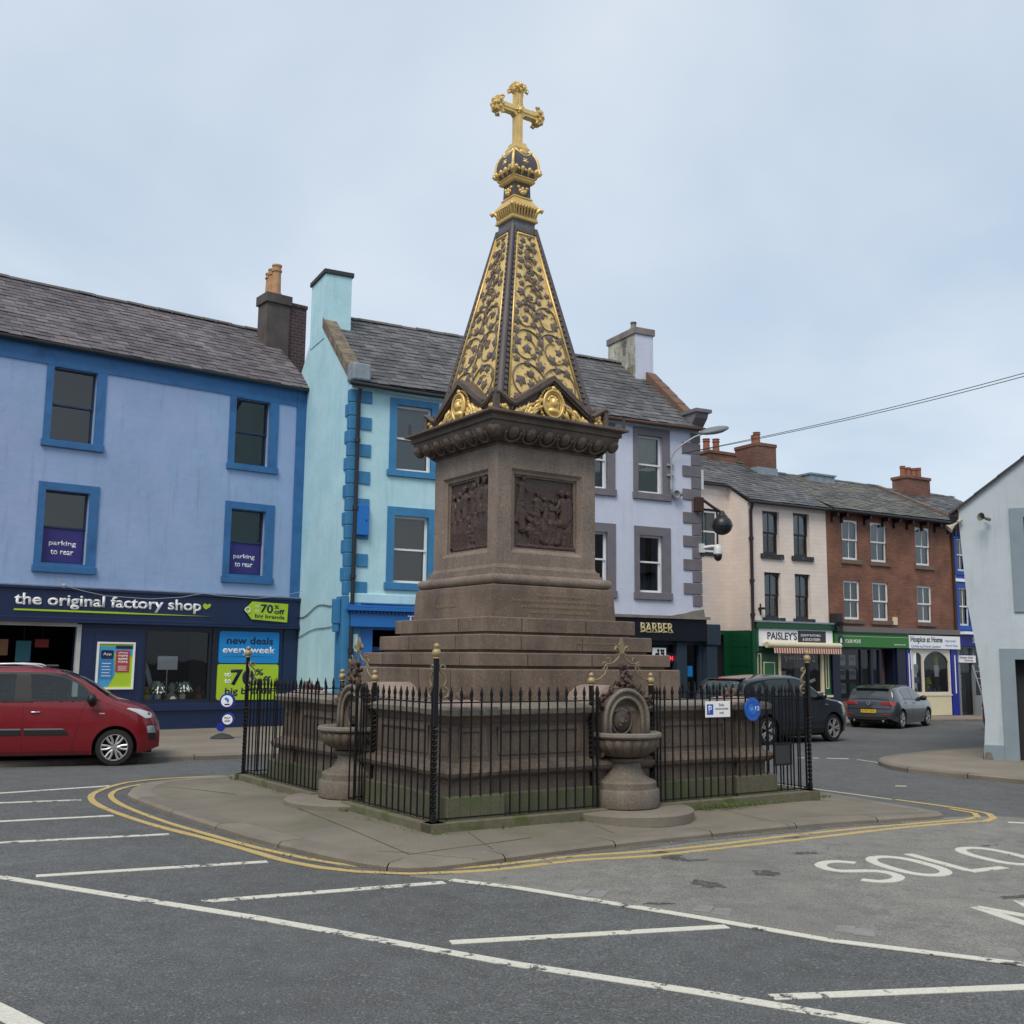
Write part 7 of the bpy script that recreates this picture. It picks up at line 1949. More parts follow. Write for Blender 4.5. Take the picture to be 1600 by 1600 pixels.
# weeds along the railing plinth
mb = MB(); rg = random.Random(77)
def tuft(x, y, n, h, sp):
    for k in range(n):
        a = rg.uniform(0, 2*PI); bx, by = x+rg.gauss(0, sp), y+rg.gauss(0, sp*.45)
        hh = h*rg.uniform(.4, 1.1); lx, ly = math.cos(a)*hh*.7, math.sin(a)*hh*.7; w = rg.uniform(.003, .006)
        mb.face([(bx-w, by, .10), (bx+w, by, .10), (bx+w*.6+lx*.5, by+ly*.5, .10+hh*.65), (bx+lx, by+ly, .10+hh*.75)])
for x, n, h, s in ((-.9, 40, .05, .12), (-1.9, 26, .04, .1), (-2.72, 30, .05, .05), (-.55, 50, .06, .06), (1.15, 90, .06, .09), (1.5, 150, .075, .14), (1.9, 120, .06, .16), (2.5, 30, .05, .2), (3.3, 50, .05, .07), (3.0, 20, .04, .15)): tuft(x, YA-.14, n, h, s)
for k in range(14): tuft(rg.uniform(-2.7, 3.2), YA-.13, 6, .035, .06)
o = part('grass_tuft', mb, mat('weed_green', (.085, .13, .03), .7, var=.35, vscale=20), None, fix=False); o.matrix_world = FM; o['kind'] = 'stuff'
mb = MB()
for y, n, h, s in ((3.2, 30, .05, .08), (2.0, 40, .04, .12), (1.35, 40, .045, .1), (-.62, 70, .06, .07), (-1.5, 40, .04, .2), (-2.3, 15, .04, .15)):
    for k in range(n):
        a = rg.uniform(0, 2*PI); bx, by = XA-.14+rg.gauss(0, s*.45), y+rg.gauss(0, s); hh = h*rg.uniform(.4, 1.1); lx, ly = math.cos(a)*hh*.7, math.sin(a)*hh*.7; w = .005
        mb.face([(bx, by-w, .105), (bx, by+w, .105), (bx+lx*.5, by+w*.6+ly*.5, .105+hh*.65), (bx+lx, by+ly, .105+hh*.75)])
o = part('grass_tuft', mb, MATS['weed_green'], None, fix=False); o.matrix_world = FM; o['kind'] = 'stuff'
# ================================================================ cars
RUB = mat('tyre_rubber', (.014, .014, .015), .8)
CGL = mat('car_glass', (.050, .066, .068), .04, spec=.9)
CBLK = mat('black_plastic', (.012, .012, .013), .5)
CHR = mat('chrome', (.62, .64, .66), .18, metal=.9)
ALLOY = mat('alloy_rim', (.42, .42, .43), .35, metal=.5)
DARKIN = mat('wheel_dark', (.01, .01, .01), .7)
LAMPG = mat('lamp_clear', (.55, .58, .62), .08, spec=.8)
RED_L = mat('tail_lamp_red', (.34, .02, .02), .15, coat=.5)

class Car:
    """x = distance back from the nose; local +X forward"""
    def __init__(s, name, label, M, top, bot, belt, L, W, wheels, wr, paint, tumble=.36, group=None, nose=(.75, .36), tail=(.5, .13)):
        s.r = thing(name, label, 'car', M, group); s.top, s.L, s.W = top, L, W; s.botp = bot; s.beltp = belt; s.wheels, s.wr = wheels, wr; s.tumble = tumble; s.nose, s.tail = nose, tail; s.paint = paint
        s.build()
    @staticmethod
    def interp(P, x):
        if x <= P[0][0]: return P[0][1]
        for i in range(len(P)-1):
            if x <= P[i+1][0]:
                x0, y0 = P[i]; x1, y1 = P[i+1]; h = x1-x0; t = (x-x0)/h
                def sl_(k):
                    if k <= 0: return (P[1][1]-P[0][1])/(P[1][0]-P[0][0])
                    if k >= len(P)-1: return (P[-1][1]-P[-2][1])/(P[-1][0]-P[-2][0])
                    a = (P[k][1]-P[k-1][1])/(P[k][0]-P[k-1][0]); b = (P[k+1][1]-P[k][1])/(P[k+1][0]-P[k][0])
                    return 0 if a*b <= 0 else 2*a*b/(a+b)
                m0, m1 = sl_(i)*h, sl_(i+1)*h
                return y0*(2*t**3-3*t*t+1)+m0*(t**3-2*t*t+t)+y1*(-2*t**3+3*t*t)+m1*(t**3-t*t)
        return P[-1][1]
    def zt(s, x): return s.interp(s.top, x)
    def zb(s, x):
        z = s.interp(s.botp, x); ra = s.wr+.055
        for xw in s.wheels:
            if abs(x-xw) < ra: z = max(z, s.wr+math.sqrt(ra*ra-(x-xw)**2))
        return min(z, s.zt(x)-.05)
    def plan(s, x):
        w = s.W/2; a, k = s.nose
        if x < a: w *= 1-k*((a-x)/a)**3.2
        a, k = s.tail
        if x > s.L-a: w *= 1-k*((x-s.L+a)/a)**2.2
        return w
    def w(s, x, z):
        zt = s.zt(x); zbelt = min(s.interp(s.beltp, x), zt-.05); W = s.plan(x); zm = .55
        if z <= zbelt: w = W-.10*max(0, (zm-z)/zm)**2-.05*max(0, (z-zm)/max(zbelt-zm, .1))**2
        else: w = W-.05-s.tumble*(z-zbelt)
        d = zt-z; rr = .09
        if d < rr: t = 1-d/rr; w -= rr*.8*(1-math.sqrt(max(0, 1-t*t)))
        return max(w, .05)
    def build(s):
        ra = s.wr+.055; xs = set()
        n = int(s.L/.035)
        for k in range(n+1): xs.add(round(s.L*k/n, 4))
        for xw in s.wheels:
            for k in range(25): xs.add(round(xw-ra*math.cos(PI*k/24), 4))
        xs |= {.01, .025, .04, s.L-.01, s.L-.025}
        xs = sorted(x for x in xs if 0 <= x <= s.L); N = 30
        mb = MB(); rings = []
        for x in xs:
            zb, zt = s.zb(x), s.zt(x); row = []
            for sgn in (-1, 1):
                col = [mb.v((-x, sgn*(s.w(x, zb)-.13), zb+.0))]
                for k in range(N+1):
                    t = k/N; t = t if k < N-5 else t
                    z = zb+(zt-zb)*(1-(1-t)**1.5); col.append(mb.v((-x, sgn*s.w(x, z), z)))
                row.append(col)
            wt = s.w(x, zt); cen = [mb.v((-x, wt*q, zt+.035*min(1, wt*1.5)*(1-q*q))) for q in (-.75, -.5, -.25, 0, .25, .5, .75)]
            rings.append(row[0]+cen+row[1][::-1])
        for a, b in zip(rings[:-1], rings[1:]):
            for i in range(len(a)-1): mb.bm.faces.new([a[i], a[i+1], b[i+1], b[i]])
        for rg_, rev in ((rings[0], 0), (rings[-1], 1)):
            h = len(rg_)
            for i in range(h//2): 
                q = [rg_[i], rg_[i+1], rg_[h-2-i], rg_[h-1-i]]
                if len(set(q)) == 4: mb.bm.faces.new(q)
        s.body = part('body', mb, s.paint, s.r, auto=32)
        mb = MB(); mb.box(-s.L+.12, -.12, -s.W/2+.30, s.W/2-.30, .2, .6); mb.box(-s.L+.3, -.3, -s.W/2+.2, s.W/2-.2, .17, .24); part('underbody', mb, DARKIN, s.r)
    def side(s, name, poly, m, off=.006, sides=(-1, 1), parent=None, smooth=True, label=None, thick=0):
        for sg_ in sides:
            mb = MB(); f = mb.bm.faces.new([mb.bm.verts.new((p[0], 0, p[1])) for p in poly])
            x0, x1 = min(p[0] for p in poly), max(p[0] for p in poly); z0, z1 = min(p[1] for p in poly), max(p[1] for p in poly)
            for ax, a, b, st in ((0, x0, x1, .06), (2, z0, z1, .05)):
                k = a+st
                while k < b-1e-4:
                    co = [0, 0, 0]; co[ax] = k; no = [0, 0, 0]; no[ax] = 1
                    bmesh.ops.bisect_plane(mb.bm, geom=mb.bm.verts[:]+mb.bm.edges[:]+mb.bm.faces[:], plane_co=co, plane_no=no); k += st
            for v in mb.bm.verts:
                x, z = v.co.x, v.co.z
                v.co = (-x, sg_*(s.w(x, z)+off), z)
            bmesh.ops.recalc_face_normals(mb.bm, faces=mb.bm.faces[:])
            if mb.bm.faces and sum(f.normal.y for f in mb.bm.faces)*sg_ < 0: bmesh.ops.reverse_faces(mb.bm, faces=mb.bm.faces[:])
            part(name, mb, m, parent or s.r, smooth=smooth, fix=False, label=label)
    def topp(s, name, x0, x1, inset, m, off=.006, inset1=None, parent=None, y0=-1, y1=1):
        mb = MB(); K, J = max(3, int(abs(x1-x0)/.06)), 14; G_ = []
        inset1 = inset if inset1 is None else inset1
        for i in range(K+1):
            x = x0+(x1-x0)*i/K; zt = s.zt(x); wt = s.w(x, zt); ins = inset+(inset1-inset)*i/K
            sl = (s.zt(x+.01)-s.zt(x-.01))/.02; nl = math.sqrt(1+sl*sl)
            row = []
            for j in range(J+1):
                q = y0+(y1-y0)*j/J; y = q*(wt-ins); qq = y/wt
                row.append(mb.v((-x+off*sl/nl, y, zt+.035*min(1, wt*1.5)*(1-qq*qq)+off/nl)))
            G_.append(row)
        for a, b in zip(G_[:-1], G_[1:]):
            for j in range(J): mb.bm.faces.new([a[j], a[j+1], b[j+1], b[j]])
        return part(name, mb, m, parent or s.r, smooth=True)
    def cut(s, polys, tops):
        """open real window holes in the body shell"""
        def inside(P, x, z):
            r = False; n = len(P)
            for i in range(n):
                (x0, z0), (x1, z1) = P[i], P[(i+1) % n]
                if (z0 > z) != (z1 > z) and x < (x1-x0)*(z-z0)/(z1-z0)+x0: r = not r
            return r
        bm = bmesh.new(); bm.from_mesh(s.body.data); dead = []
        for f in bm.faces:
            c = f.calc_center_median(); x, z = -c.x, c.z
            if abs(f.normal.z) < .75 and any(inside(P, x, z) for P in polys) and abs(c.y) > .4: dead.append(f)
            elif any(a < x < b and abs(c.y) < s.w(x, s.zt(x))-ins and c.z > s.zt(x)-.02 for a, b, ins in tops): dead.append(f)
        bmesh.ops.delete(bm, geom=dead, context='FACES'); bm.to_mesh(s.body.data); bm.free()
        for o in [q for q in s.r.children if q.name.split('.')[0] == 'window_surround']:
            bm = bmesh.new(); bm.from_mesh(o.data)
            for P in polys[1:]:
                n = len(P)
                for i in range(n):
                    (x0, z0), (x1, z1) = P[i], P[(i+1) % n]
                    bmesh.ops.bisect_plane(bm, geom=bm.verts[:]+bm.edges[:]+bm.faces[:], plane_co=(-x0, 0, z0), plane_no=(z1-z0, 0, x1-x0))
            dead = [f for f in bm.faces if any(inside(P, -f.calc_center_median().x, f.calc_center_median().z) for P in polys[1:])]
            bmesh.ops.delete(bm, geom=dead, context='FACES'); bm.to_mesh(o.data); bm.free()
    def seam(s, pts, sides=(-1, 1), w=.009):
        for sg_ in sides:
            mb = MB(); P = []
            for (a, b) in zip(pts[:-1], pts[1:]):
                k = max(1, int(math.hypot(b[0]-a[0], b[1]-a[1])/.05)); P += [(a[0]+(b[0]-a[0])*q/k, a[1]+(b[1]-a[1])*q/k) for q in range(k)]
            P.append(pts[-1])
            mb.tube([(-x, sg_*(s.w(x, z)-.001), z) for x, z in P], w*.45, 5); part('door_seam', mb, CBLK, s.r)
    def wheelset(s, spokes=7, twin=False, rim_r=.68, style='y'):
        for xw in s.wheels:
            for sg_ in (-1, 1):
                wv = s.plan(xw)-.025
                tm = MB(); R, tw = s.wr, .20
                tm.lathe([(R*rim_r, -tw+.02), (R*.93, -tw), (R, -tw+.03), (R, -.03), (R*.95, -.003), (R*rim_r*1.02, .0), (R*rim_r, -.02)], 40, (0, 0, 0), axis='y', cap=False)
                if sg_ < 0:
                    for v in tm.bm.verts: v.co.y *= -1
                bmesh.ops.translate(tm.bm, vec=(-xw, sg_*wv, R), verts=tm.bm.verts[:])
                wh = part('wheel', tm, RUB, s.r, auto=35)
                rm = MB(); rr = R*rim_r
                rm.lathe([(rr, -.02), (rr*1.0, .004), (rr*.93, .002), (rr*.91, -.05), (rr*.9, -.12)], 40, axis='y', cap=False)
                for k in range(spokes):
                    for tt in ((-.11, .11) if twin else (0,)):
                        a = 2*PI*k/spokes
                        p0 = Vector((.05*math.cos(a)+0, -.02, .05*math.sin(a))); a2 = a+tt*1.6
                        p1 = Vector((rr*.94*math.cos(a2), -.012, rr*.94*math.sin(a2)))
                        if style == 'v': 
                            am = a+tt*2.2; pm = Vector((rr*.55*math.cos(am), -.014, rr*.55*math.sin(am))); rm.tube([p0, pm, p1], [.026, .02, .024], 6)
                        else: rm.tube([p0, p1], [.024, .018] if twin else [.032, .026], 6)
                rm.lathe([(.0, .0), (.05, -.004), (.055, -.03)], 14, axis='y', cap=False)
                if sg_ < 0:
                    for v in rm.bm.verts: v.co.y *= -1
                bmesh.ops.translate(rm.bm, vec=(-xw, sg_*wv, R), verts=rm.bm.verts[:])
                part('rim', rm, ALLOY, wh, auto=40)
                dm = MB(); dm.lathe([(0, -.10), (rr*.92, -.10)], 24, axis='y', cap=False)
                if sg_ < 0:
                    for v in dm.bm.verts: v.co.y *= -1
                bmesh.ops.translate(dm.bm, vec=(-xw, sg_*wv, R), verts=dm.bm.verts[:]); part('brake_disc', dm, DARKIN, wh)
    def mirror(s, x, z, m, size=1.0):
        for sg_ in (-1, 1):
            y = sg_*(s.w(x, z)+.10); mb = MB(); mb.sphere((-x, y, z+.02), .11*size, 12, sx=.55, sy=1.05, sz=.75); mb.box(-x-.03, -x+.03, min(y, sg_*(s.w(x, z)-.02)), max(y, sg_*(s.w(x, z)-.02)), z-.05, z-.02)
            part('wing_mirror', mb, m, s.r, auto=50)
    def handle(s, x, z, m, l=.16):
        for sg_ in (-1, 1):
            y = sg_*(s.w(x, z)+.018); mb = MB(); mb.tube([(-x-l/2, y-sg_*.02, z), (-x-l/2+.02, y, z), (-x+l/2-.02, y, z), (-x+l/2, y-sg_*.02, z)], .013, 6); part('door_handle', mb, m, s.r, smooth=True)

def carM(px, py, az, xw, yoff, scale=1.0):
    """put the wheel contact (xw back from the nose, yoff sideways) at a ground point; forward along az"""
    p = gpt(px, py); d = azv(az); left = Vector((-d.y, d.x, 0))
    o = p+d*(xw*scale)-left*(yoff*scale)
    return Matrix.Translation((o.x, o.y, gz(p.x)+.002)) @ Matrix.Rotation(math.atan2(d.y, d.x), 4, 'Z') @ Matrix.Scale(scale, 4)

# --- red car
RED = mat('dark_red_car_paint', (.20, .007, .013), .30, coat=.55, metal=.1)
top = [(0, .60), (.03, .68), (.10, .80), (.25, .93), (.50, 1.02), (.76, 1.09), (.84, 1.13), (1.15, 1.34), (1.50, 1.51), (1.75, 1.585), (2.2, 1.625), (2.8, 1.62), (3.4, 1.57), (3.72, 1.50), (3.88, 1.30), (4.0, 1.02), (4.06, .9), (4.08, .7)]
bot = [(0, .30), (.25, .22), (.5, .19), (3.5, .19), (3.9, .26), (4.08, .36)]
belt = [(0, .8), (.8, 1.06), (3.4, 1.10), (4.08, 1.05)]
c = Car('red_car', 'dark red tall hatchback with black mirror and silver roof rail at the left edge', carM(177, 1196.5, 72, .72, -.78, 1.03), top, bot, belt, 4.08, 1.73, (.72, 3.26), .308, RED, tumble=.30, nose=(.7, .34))
c.side('window_surround', [(.93, 1.085), (1.02, 1.10), (1.28, 1.36), (1.56, 1.53), (1.85, 1.565), (2.8, 1.57), (3.5, 1.50), (3.72, 1.38), (3.76, 1.10), (2.3, 1.075)], CBLK, .004)
SW = [[(1.06, 1.105), (1.17, 1.105), (1.17, 1.21)], [(1.20, 1.105), (2.06, 1.10), (2.12, 1.53), (1.90, 1.53), (1.62, 1.485), (1.38, 1.38), (1.20, 1.23)], [(2.34, 1.10), (3.10, 1.115), (3.13, 1.53), (2.34, 1.535)], [(3.22, 1.13), (3.66, 1.15), (3.62, 1.38), (3.4, 1.47), (3.22, 1.50)]]
GCAR = glass_thin('tinted_car_glass', (.62, .72, .70), 1.1)
for P in SW: c.side('side_window', P, GCAR, .008)
SUR = [(.97, 1.09), (1.06, 1.115), (1.30, 1.355), (1.57, 1.515), (1.85, 1.55), (2.8, 1.555), (3.48, 1.49), (3.70, 1.38), (3.74, 1.11), (2.3, 1.087)]
c.cut([SUR]+SW, [(.93, 1.64, .10), (3.76, 3.92, .12)])
c.topp('windscreen', .88, 1.68, .06, GCAR, .008, .10); c.topp('rear_window', 3.74, 3.95, .10, GCAR, .008, .09)
c.seam([(1.42, .24), (1.36, .50), (1.28, .90), (1.20, 1.09)]); c.seam([(2.17, .24), (2.18, 1.08)]); c.seam([(3.0, .72), (3.15, 1.09)]); c.seam([(1.42, .245), (2.17, .245)])
c.seam([(.80, 1.09), (.62, 1.0), (.30, .86)], w=.007)
c.handle(1.99, .905, CHR); c.handle(3.02, .92, CHR)
c.side('rubbing_strip', [(1.45, .53), (2.15, .53), (2.15, .61), (1.52, .61)], CBLK, .014); c.side('rubbing_strip', [(2.2, .53), (2.92, .53), (2.88, .61), (2.2, .61)], CBLK, .014)
c.side('chrome_strip', [(1.52, .612), (2.15, .612), (2.15, .637), (1.55, .637)], CHR, .018); c.side('chrome_strip', [(2.2, .612), (2.88, .612), (2.86, .637), (2.2, .637)], CHR, .018)
c.side('headlight', [(.10, .80), (.24, .79), (.42, .90), (.56, .955), (.52, .972), (.34, .945), (.17, .885)], LAMPG, .010)
c.side('fog_lamp', [(.06, .54), (.20, .54), (.22, .66), (.10, .67)], CHR, .012); c.side('bumper_insert', [(.05, .42), (.17, .42), (.22, .68), (.08, .69)], CBLK, .006)
c.side('indicator', [(.90, .868), (.99, .868), (1.0, .885), (.91, .888)], mat('clear_orange', (.6, .42, .34), .2), .012)
c.side('sill_trim', [(1.12, .20), (2.85, .20), (2.85, .255), (1.12, .255)], mat('dark_red_sill', (.09, .008, .01), .5), .005)
c.mirror(1.12, 1.10, CBLK, 1.25); c.wheelset(6, True, .72, 'v')
mb = MB()
for s_ in (-1, 1): mb.tube([(-1.95, s_*.54, 1.635), (-2.1, s_*.54, 1.685), (-2.4, s_*.54, 1.70), (-3.3, s_*.54, 1.67), (-3.5, s_*.54, 1.60)], .02, 8)
part('roof_rail', mb, mat('silver_rail', (.6, .6, .62), .3, metal=.6), c.r, smooth=True)
mb = MB(); mb.tube([(-2.0+.2*k, .54-1.08*(k % 2)*0, 1.66) for k in range(2)], .028, 8); part('rail_foot', mb, CBLK, c.r)
INT = mat('grey_car_interior', (.05, .05, .052), .8)
for s_ in (-.37, .37):
    for xr in (2.15, 3.0):
        mb = MB(); mb.m = Matrix.Translation((-xr, s_, .58)) @ Matrix.Rotation(R_(-12), 4, 'Y'); mb.box(-.08, .08, -.24, .24, 0, .62); mb.box(-.05, .05, -.13, .13, .66, .86); mb.box(.02, .5, -.24, .24, -.05, .1); part('seat', mb, INT, c.r, bevel=.05)
mb = MB(); mb.box(-1.32, -.80, -.68, .68, .82, 1.02); mb.box(-3.6, -1.3, -.70, .70, .42, .50); part('dashboard', mb, INT, c.r, bevel=.04)
mb = MB(); mb.m = Matrix.Translation((-1.48, -.37, 1.06)) @ Matrix.Rotation(R_(65), 4, 'Y'); mb.tube([(.18*math.cos(a), .18*math.sin(a), 0) for a in [k*PI/10 for k in range(20)]], .016, 6, closed=True); mb.box(-.17, .17, -.02, .02, -.01, .01); part('steering_wheel', mb, CBLK, c.r, smooth=True)

# --- black sport utility car
BLK = mat('black_car_paint', (.008, .009, .014), .22, coat=1.0)
top = [(0, .60), (.04, .75), (.14, .90), (.45, 1.02), (1.05, 1.12), (1.2, 1.17), (1.6, 1.42), (1.95, 1.60), (2.3, 1.66), (2.9, 1.665), (3.5, 1.63), (4.0, 1.57), (4.12, 1.50), (4.28, 1.15), (4.36, 1.02), (4.41, .72)]
bot = [(0, .36), (.3, .27), (.6, .24), (3.8, .24), (4.2, .32), (4.41, .42)]
belt = [(0, .9), (1.0, 1.10), (3.4, 1.18), (4.41, 1.14)]
c = Car('black_car', 'glossy black sport utility car passing behind the right end of the railings', carM(1299, 1158.5, 52, .88, -.80, 1.0), top, bot, belt, 4.41, 1.82, (.88, 3.52), .35, BLK, tumble=.34)
c.side('side_window', [(1.40, 1.14), (2.42, 1.17), (2.45, 1.585), (2.2, 1.575), (1.9, 1.50), (1.6, 1.34)], CGL, .006)
c.side('side_window', [(2.52, 1.175), (3.32, 1.20), (3.45, 1.53), (3.2, 1.57), (2.54, 1.585)], CGL, .006)
c.side('side_window', [(3.46, 1.22), (3.9, 1.30), (3.92, 1.44), (3.6, 1.51)], CGL, .006)
c.topp('windscreen', 1.22, 2.0, .06, CGL, .006, .10); c.topp('rear_window', 4.10, 4.27, .14, CGL, .008, .12)
c.seam([(1.5, .3), (1.42, .8), (1.45, 1.13)]); c.seam([(2.46, .3), (2.48, 1.16)]); c.seam([(3.3, .85), (3.4, 1.2)]); c.handle(2.3, 1.0, BLK); c.handle(3.25, 1.03, BLK)
c.side('headlight', [(.08, .86), (.3, .86), (.62, .99), (.6, 1.02), (.3, .985), (.12, .92)], LAMPG, .008); c.side('side_repeater', [(1.08, .93), (1.25, .94), (1.24, .965), (1.08, .955)], CHR, .012)
c.side('tail_light', [(4.02, .98), (4.3, .95), (4.34, 1.06), (4.05, 1.10)], RED_L, .008); c.side('lower_cladding', [(1.3, .25), (3.1, .25), (3.1, .36), (1.3, .36)], CBLK, .006)
c.mirror(1.42, 1.14, BLK, 1.2); c.wheelset(5, True, .70)
mb = MB(); mb.prism([(-4.12, 1.60), (-3.9, 1.62), (-3.9, 1.58), (-4.14, 1.57)], -.55, .55); part('rear_spoiler', mb, BLK, c.r, bevel=.01)
mb = MB(); mb.box(-4.15, -4.13, -.2, .2, 1.575, 1.595); part('brake_light', mb, RED_L, c.r)
mb = MB(); mb.box(-4.44, -4.41, -.26, .26, .70, .81); part('number_plate', mb, mat('yellow_plate', sl(226, 186, 30), .4), c.r)

# --- grey hatchback
GRY = mat('dark_grey_car_paint', (.050, .058, .068), .28, coat=1.0, metal=.35)
top = [(0, .58), (.04, .68), (.15, .78), (.5, .90), (1.0, .98), (1.15, 1.02), (1.6, 1.26), (1.95, 1.40), (2.3, 1.45), (2.8, 1.455), (3.3, 1.42), (3.72, 1.36), (3.82, 1.33), (4.02, 1.02), (4.10, .96), (4.20, .90), (4.24, .80), (4.26, .62)]
bot = [(0, .30), (.3, .2), (.6, .17), (3.6, .17), (3.9, .24), (4.15, .30), (4.26, .36)]
belt = [(0, .8), (1.0, .93), (3.4, 1.0), (4.26, .96)]
PLATE = MATS['yellow_plate']
def hatch(name, label, M, wheels=True):
    c = Car(name, label, M, top, bot, belt, 4.26, 1.80, (.84, 3.46), .318, GRY, tumble=.40, tail=(.7, .16))
    c.side('side_window', [(1.45, .97), (2.38, .985), (2.42, 1.37), (2.15, 1.36), (1.85, 1.27)], CGL, .006); c.side('side_window', [(2.46, .985), (3.20, 1.01), (3.32, 1.28), (3.1, 1.34), (2.5, 1.375)], CGL, .006)
    c.side('window_trim', [(1.4, .95), (3.3, .985), (3.3, 1.0), (1.4, .965)], CBLK, .004)
    c.topp('windscreen', 1.18, 1.92, .06, CGL, .006, .09); c.topp('rear_window', 3.86, 4.02, .13, CGL, .010, .12)
    c.seam([(1.45, .25), (1.38, .7), (1.45, .96)]); c.seam([(2.42, .25), (2.43, .98)]); c.seam([(3.08, .7), (3.22, 1.0)]); c.handle(2.25, .84, CBLK); c.handle(3.12, .86, CBLK)
    c.side('tail_light', [(3.98, .80), (4.22, .76), (4.22, .88), (4.12, .925), (3.95, .915)], RED_L, .008)
    for s_ in (-1, 1):
        mb = MB(); mb.prism([(s_*.78, .80), (s_*.40, .80), (s_*.45, .90), (s_*.76, .91)], -4.262, -4.20, 'yz'); part('tail_light', mb, RED_L, c.r, bevel=.008)
        mb = MB(); mb.tube([(-4.24, s_*.50, .27), (-4.30, s_*.50, .27)], .035, 10); part('exhaust_tip', mb, CHR, c.r)
        mb = MB(); mb.box(-4.285, -4.25, s_*.62-.12, s_*.62+.12, .47, .50); part('reflector', mb, RED_L, c.r)
    c.mirror(1.45, .98, CBLK, 1.1)
    if wheels: c.wheelset(5, True, .72)
    mb = MB(); mb.prism([(-3.98, 1.36), (-3.55, 1.43), (-3.55, 1.40), (-3.96, 1.325)], -.58, .58); part('rear_spoiler', mb, mat('black_gloss', (.01, .01, .012), .2, coat=.8), c.r, bevel=.01)
    mb = MB(); mb.box(-4.295, -4.262, -.62, .62, .30, .42); part('rear_diffuser', mb, CBLK, c.r, bevel=.01)
    mb = MB(); mb.box(-4.275, -4.24, -.72, .72, .665, .685); part('bumper_line', mb, CBLK, c.r)
    mb = MB(); mb.box(-4.29, -4.24, -.26, .26, .53, .64); pl = part('number_plate', mb, PLATE, c.r, bevel=.004)
    t = text_mb('RT67 JVX', .44, .075, depth=.002, offset=.02)
    for v in t.bm.verts: v.co = Vector((-4.291+v.co.y, .22-v.co.x, .548+v.co.z))
    part('lettering', t, INK, pl)
    mb = MB(); mb.tube([(-4.262, .058*math.cos(a), .85+.058*math.sin(a)) for a in [k*PI/10 for k in range(20)]], .008, 6, closed=True)
    mb.tube([(-4.262, -.03, .895), (-4.262, 0, .86), (-4.262, .03, .895)], .006, 5); mb.tube([(-4.262, -.048, .87), (-4.262, -.022, .805), (-4.262, 0, .845), (-4.262, .022, .805), (-4.262, .048, .87)], .006, 5); part('emblem', mb, CHR, c.r)
    mb = MB(); mb.tube([(-3.99, 0, 1.075), (-3.96, -.3, 1.10)], .012, 6); part('rear_wiper', mb, CBLK, c.r)
    return c
hatch('grey_car', 'dark grey hatchback with yellow rear plate driving away by the charity shop', carM(1406, 1138.5, 39, 3.46, -.76, .93))
hatch('dark_car', 'dark car parked mostly hidden behind the grey building corner', Matrix.Translation((18.3, 37.0, -.18)) @ Matrix.Rotation(R_(50), 4, 'Z'))

# ================================================================ street furniture
# lamp on the barber house
STEEL = mat('pale_steel', (.36, .38, .40), .5, metal=.3)
r = thing('street_lamp', 'grey swan neck street lamp bracketed to the lilac barber house wall', 'lamp', FB @ Matrix.Translation((9.72, -.05, 7.65)))
mb = MB(); mb.tube([(0, -.05, -.75), (0, -.05, .1), (.06, -.12, .3), (.25, -.25, .52), (.55, -.42, .74), (.82, -.55, .86)], .024, 8); mb.box(-.12, .12, -.03, .03, -.1, -.04); mb.box(-.12, .12, -.03, .03, -.4, -.34); mb.lathe([(.05, -.8), (.05, -.55)], 8, (0, -.05, 0)); part('arm', mb, STEEL, r, auto=50)
mb = MB(); mb.m = Matrix.Translation((.78, -.52, .85)) @ Matrix.Rotation(R_(-22), 4, 'Z') @ Matrix.Rotation(R_(-13), 4, 'Y') @ Matrix.Rotation(R_(25), 4, 'X')
mb.sphere((.36, 0, .03), .20, 18, sx=2.3, sy=1.0, sz=.5)
hd_ = part('lamp_head', mb, mat('lamp_grey', (.16, .18, .20), .45), r, smooth=True)
mb = MB(); mb.m = Matrix.Translation((.78, -.52, .85)) @ Matrix.Rotation(R_(-22), 4, 'Z') @ Matrix.Rotation(R_(-13), 4, 'Y') @ Matrix.Rotation(R_(25), 4, 'X'); mb.sphere((.42, 0, -.02), .16, 16, sx=1.9, sy=.8, sz=.42); part('diffuser', mb, mat('lamp_diffuser', (.4, .42, .44), .3), r, smooth=True)
r = thing('globe_lamp', 'black globe lamp on an angled arm from the barber house corner', 'lamp', FB @ Matrix.Translation((10.8, -.04, 6.55)))
RUST = mat('rusty_bracket', (.05, .025, .018), .8, var=.4, vscale=9)
mb = MB(); mb.box(-.24, .04, -.12, .03, -.28, .16); part('bracket_box', mb, RUST, r, bevel=.02)
mb = MB(); mb.tube([(0, -.08, .1), (.25, -.2, -.1), (.5, -.32, -.28)], .045, 8); mb.lathe([(.05, -.18), (.12, -.30), (.17, -.36)], 14, (.52, -.33, -.05)); mb.tube([(.02, -.05, -.2), (.03, -.05, -1.6)], .02, 6); part('arm', mb, M_PIPE, r, auto=50)
mb = MB(); mb.sphere((.52, -.33, -.66), .30, 24, sz=.97); o = part('globe', mb, mat('black_globe', (.016, .018, .022), .38, fine=.25, fscale=60), r, smooth=True)
mb = MB(); mb.lathe([(.302, -.69), (.312, -.68), (.302, -.665)], 28, (.52, -.33, 0), cap=False); part('seam_ring', mb, M_BLACK, o)
r = thing('dome_camera', 'white dome security camera on a white arm below the black globe lamp', 'camera', FB @ Matrix.Translation((10.82, -.04, 5.2)))
WC = mat('camera_white', (.62, .65, .66), .4)
mb = MB(); mb.box(-.10, .04, -.1, .03, -.12, .14); mb.tube([(0, -.06, .02), (.2, -.18, .06), (.36, -.28, .06)], .05, 10); part('arm', mb, WC, r, auto=50)
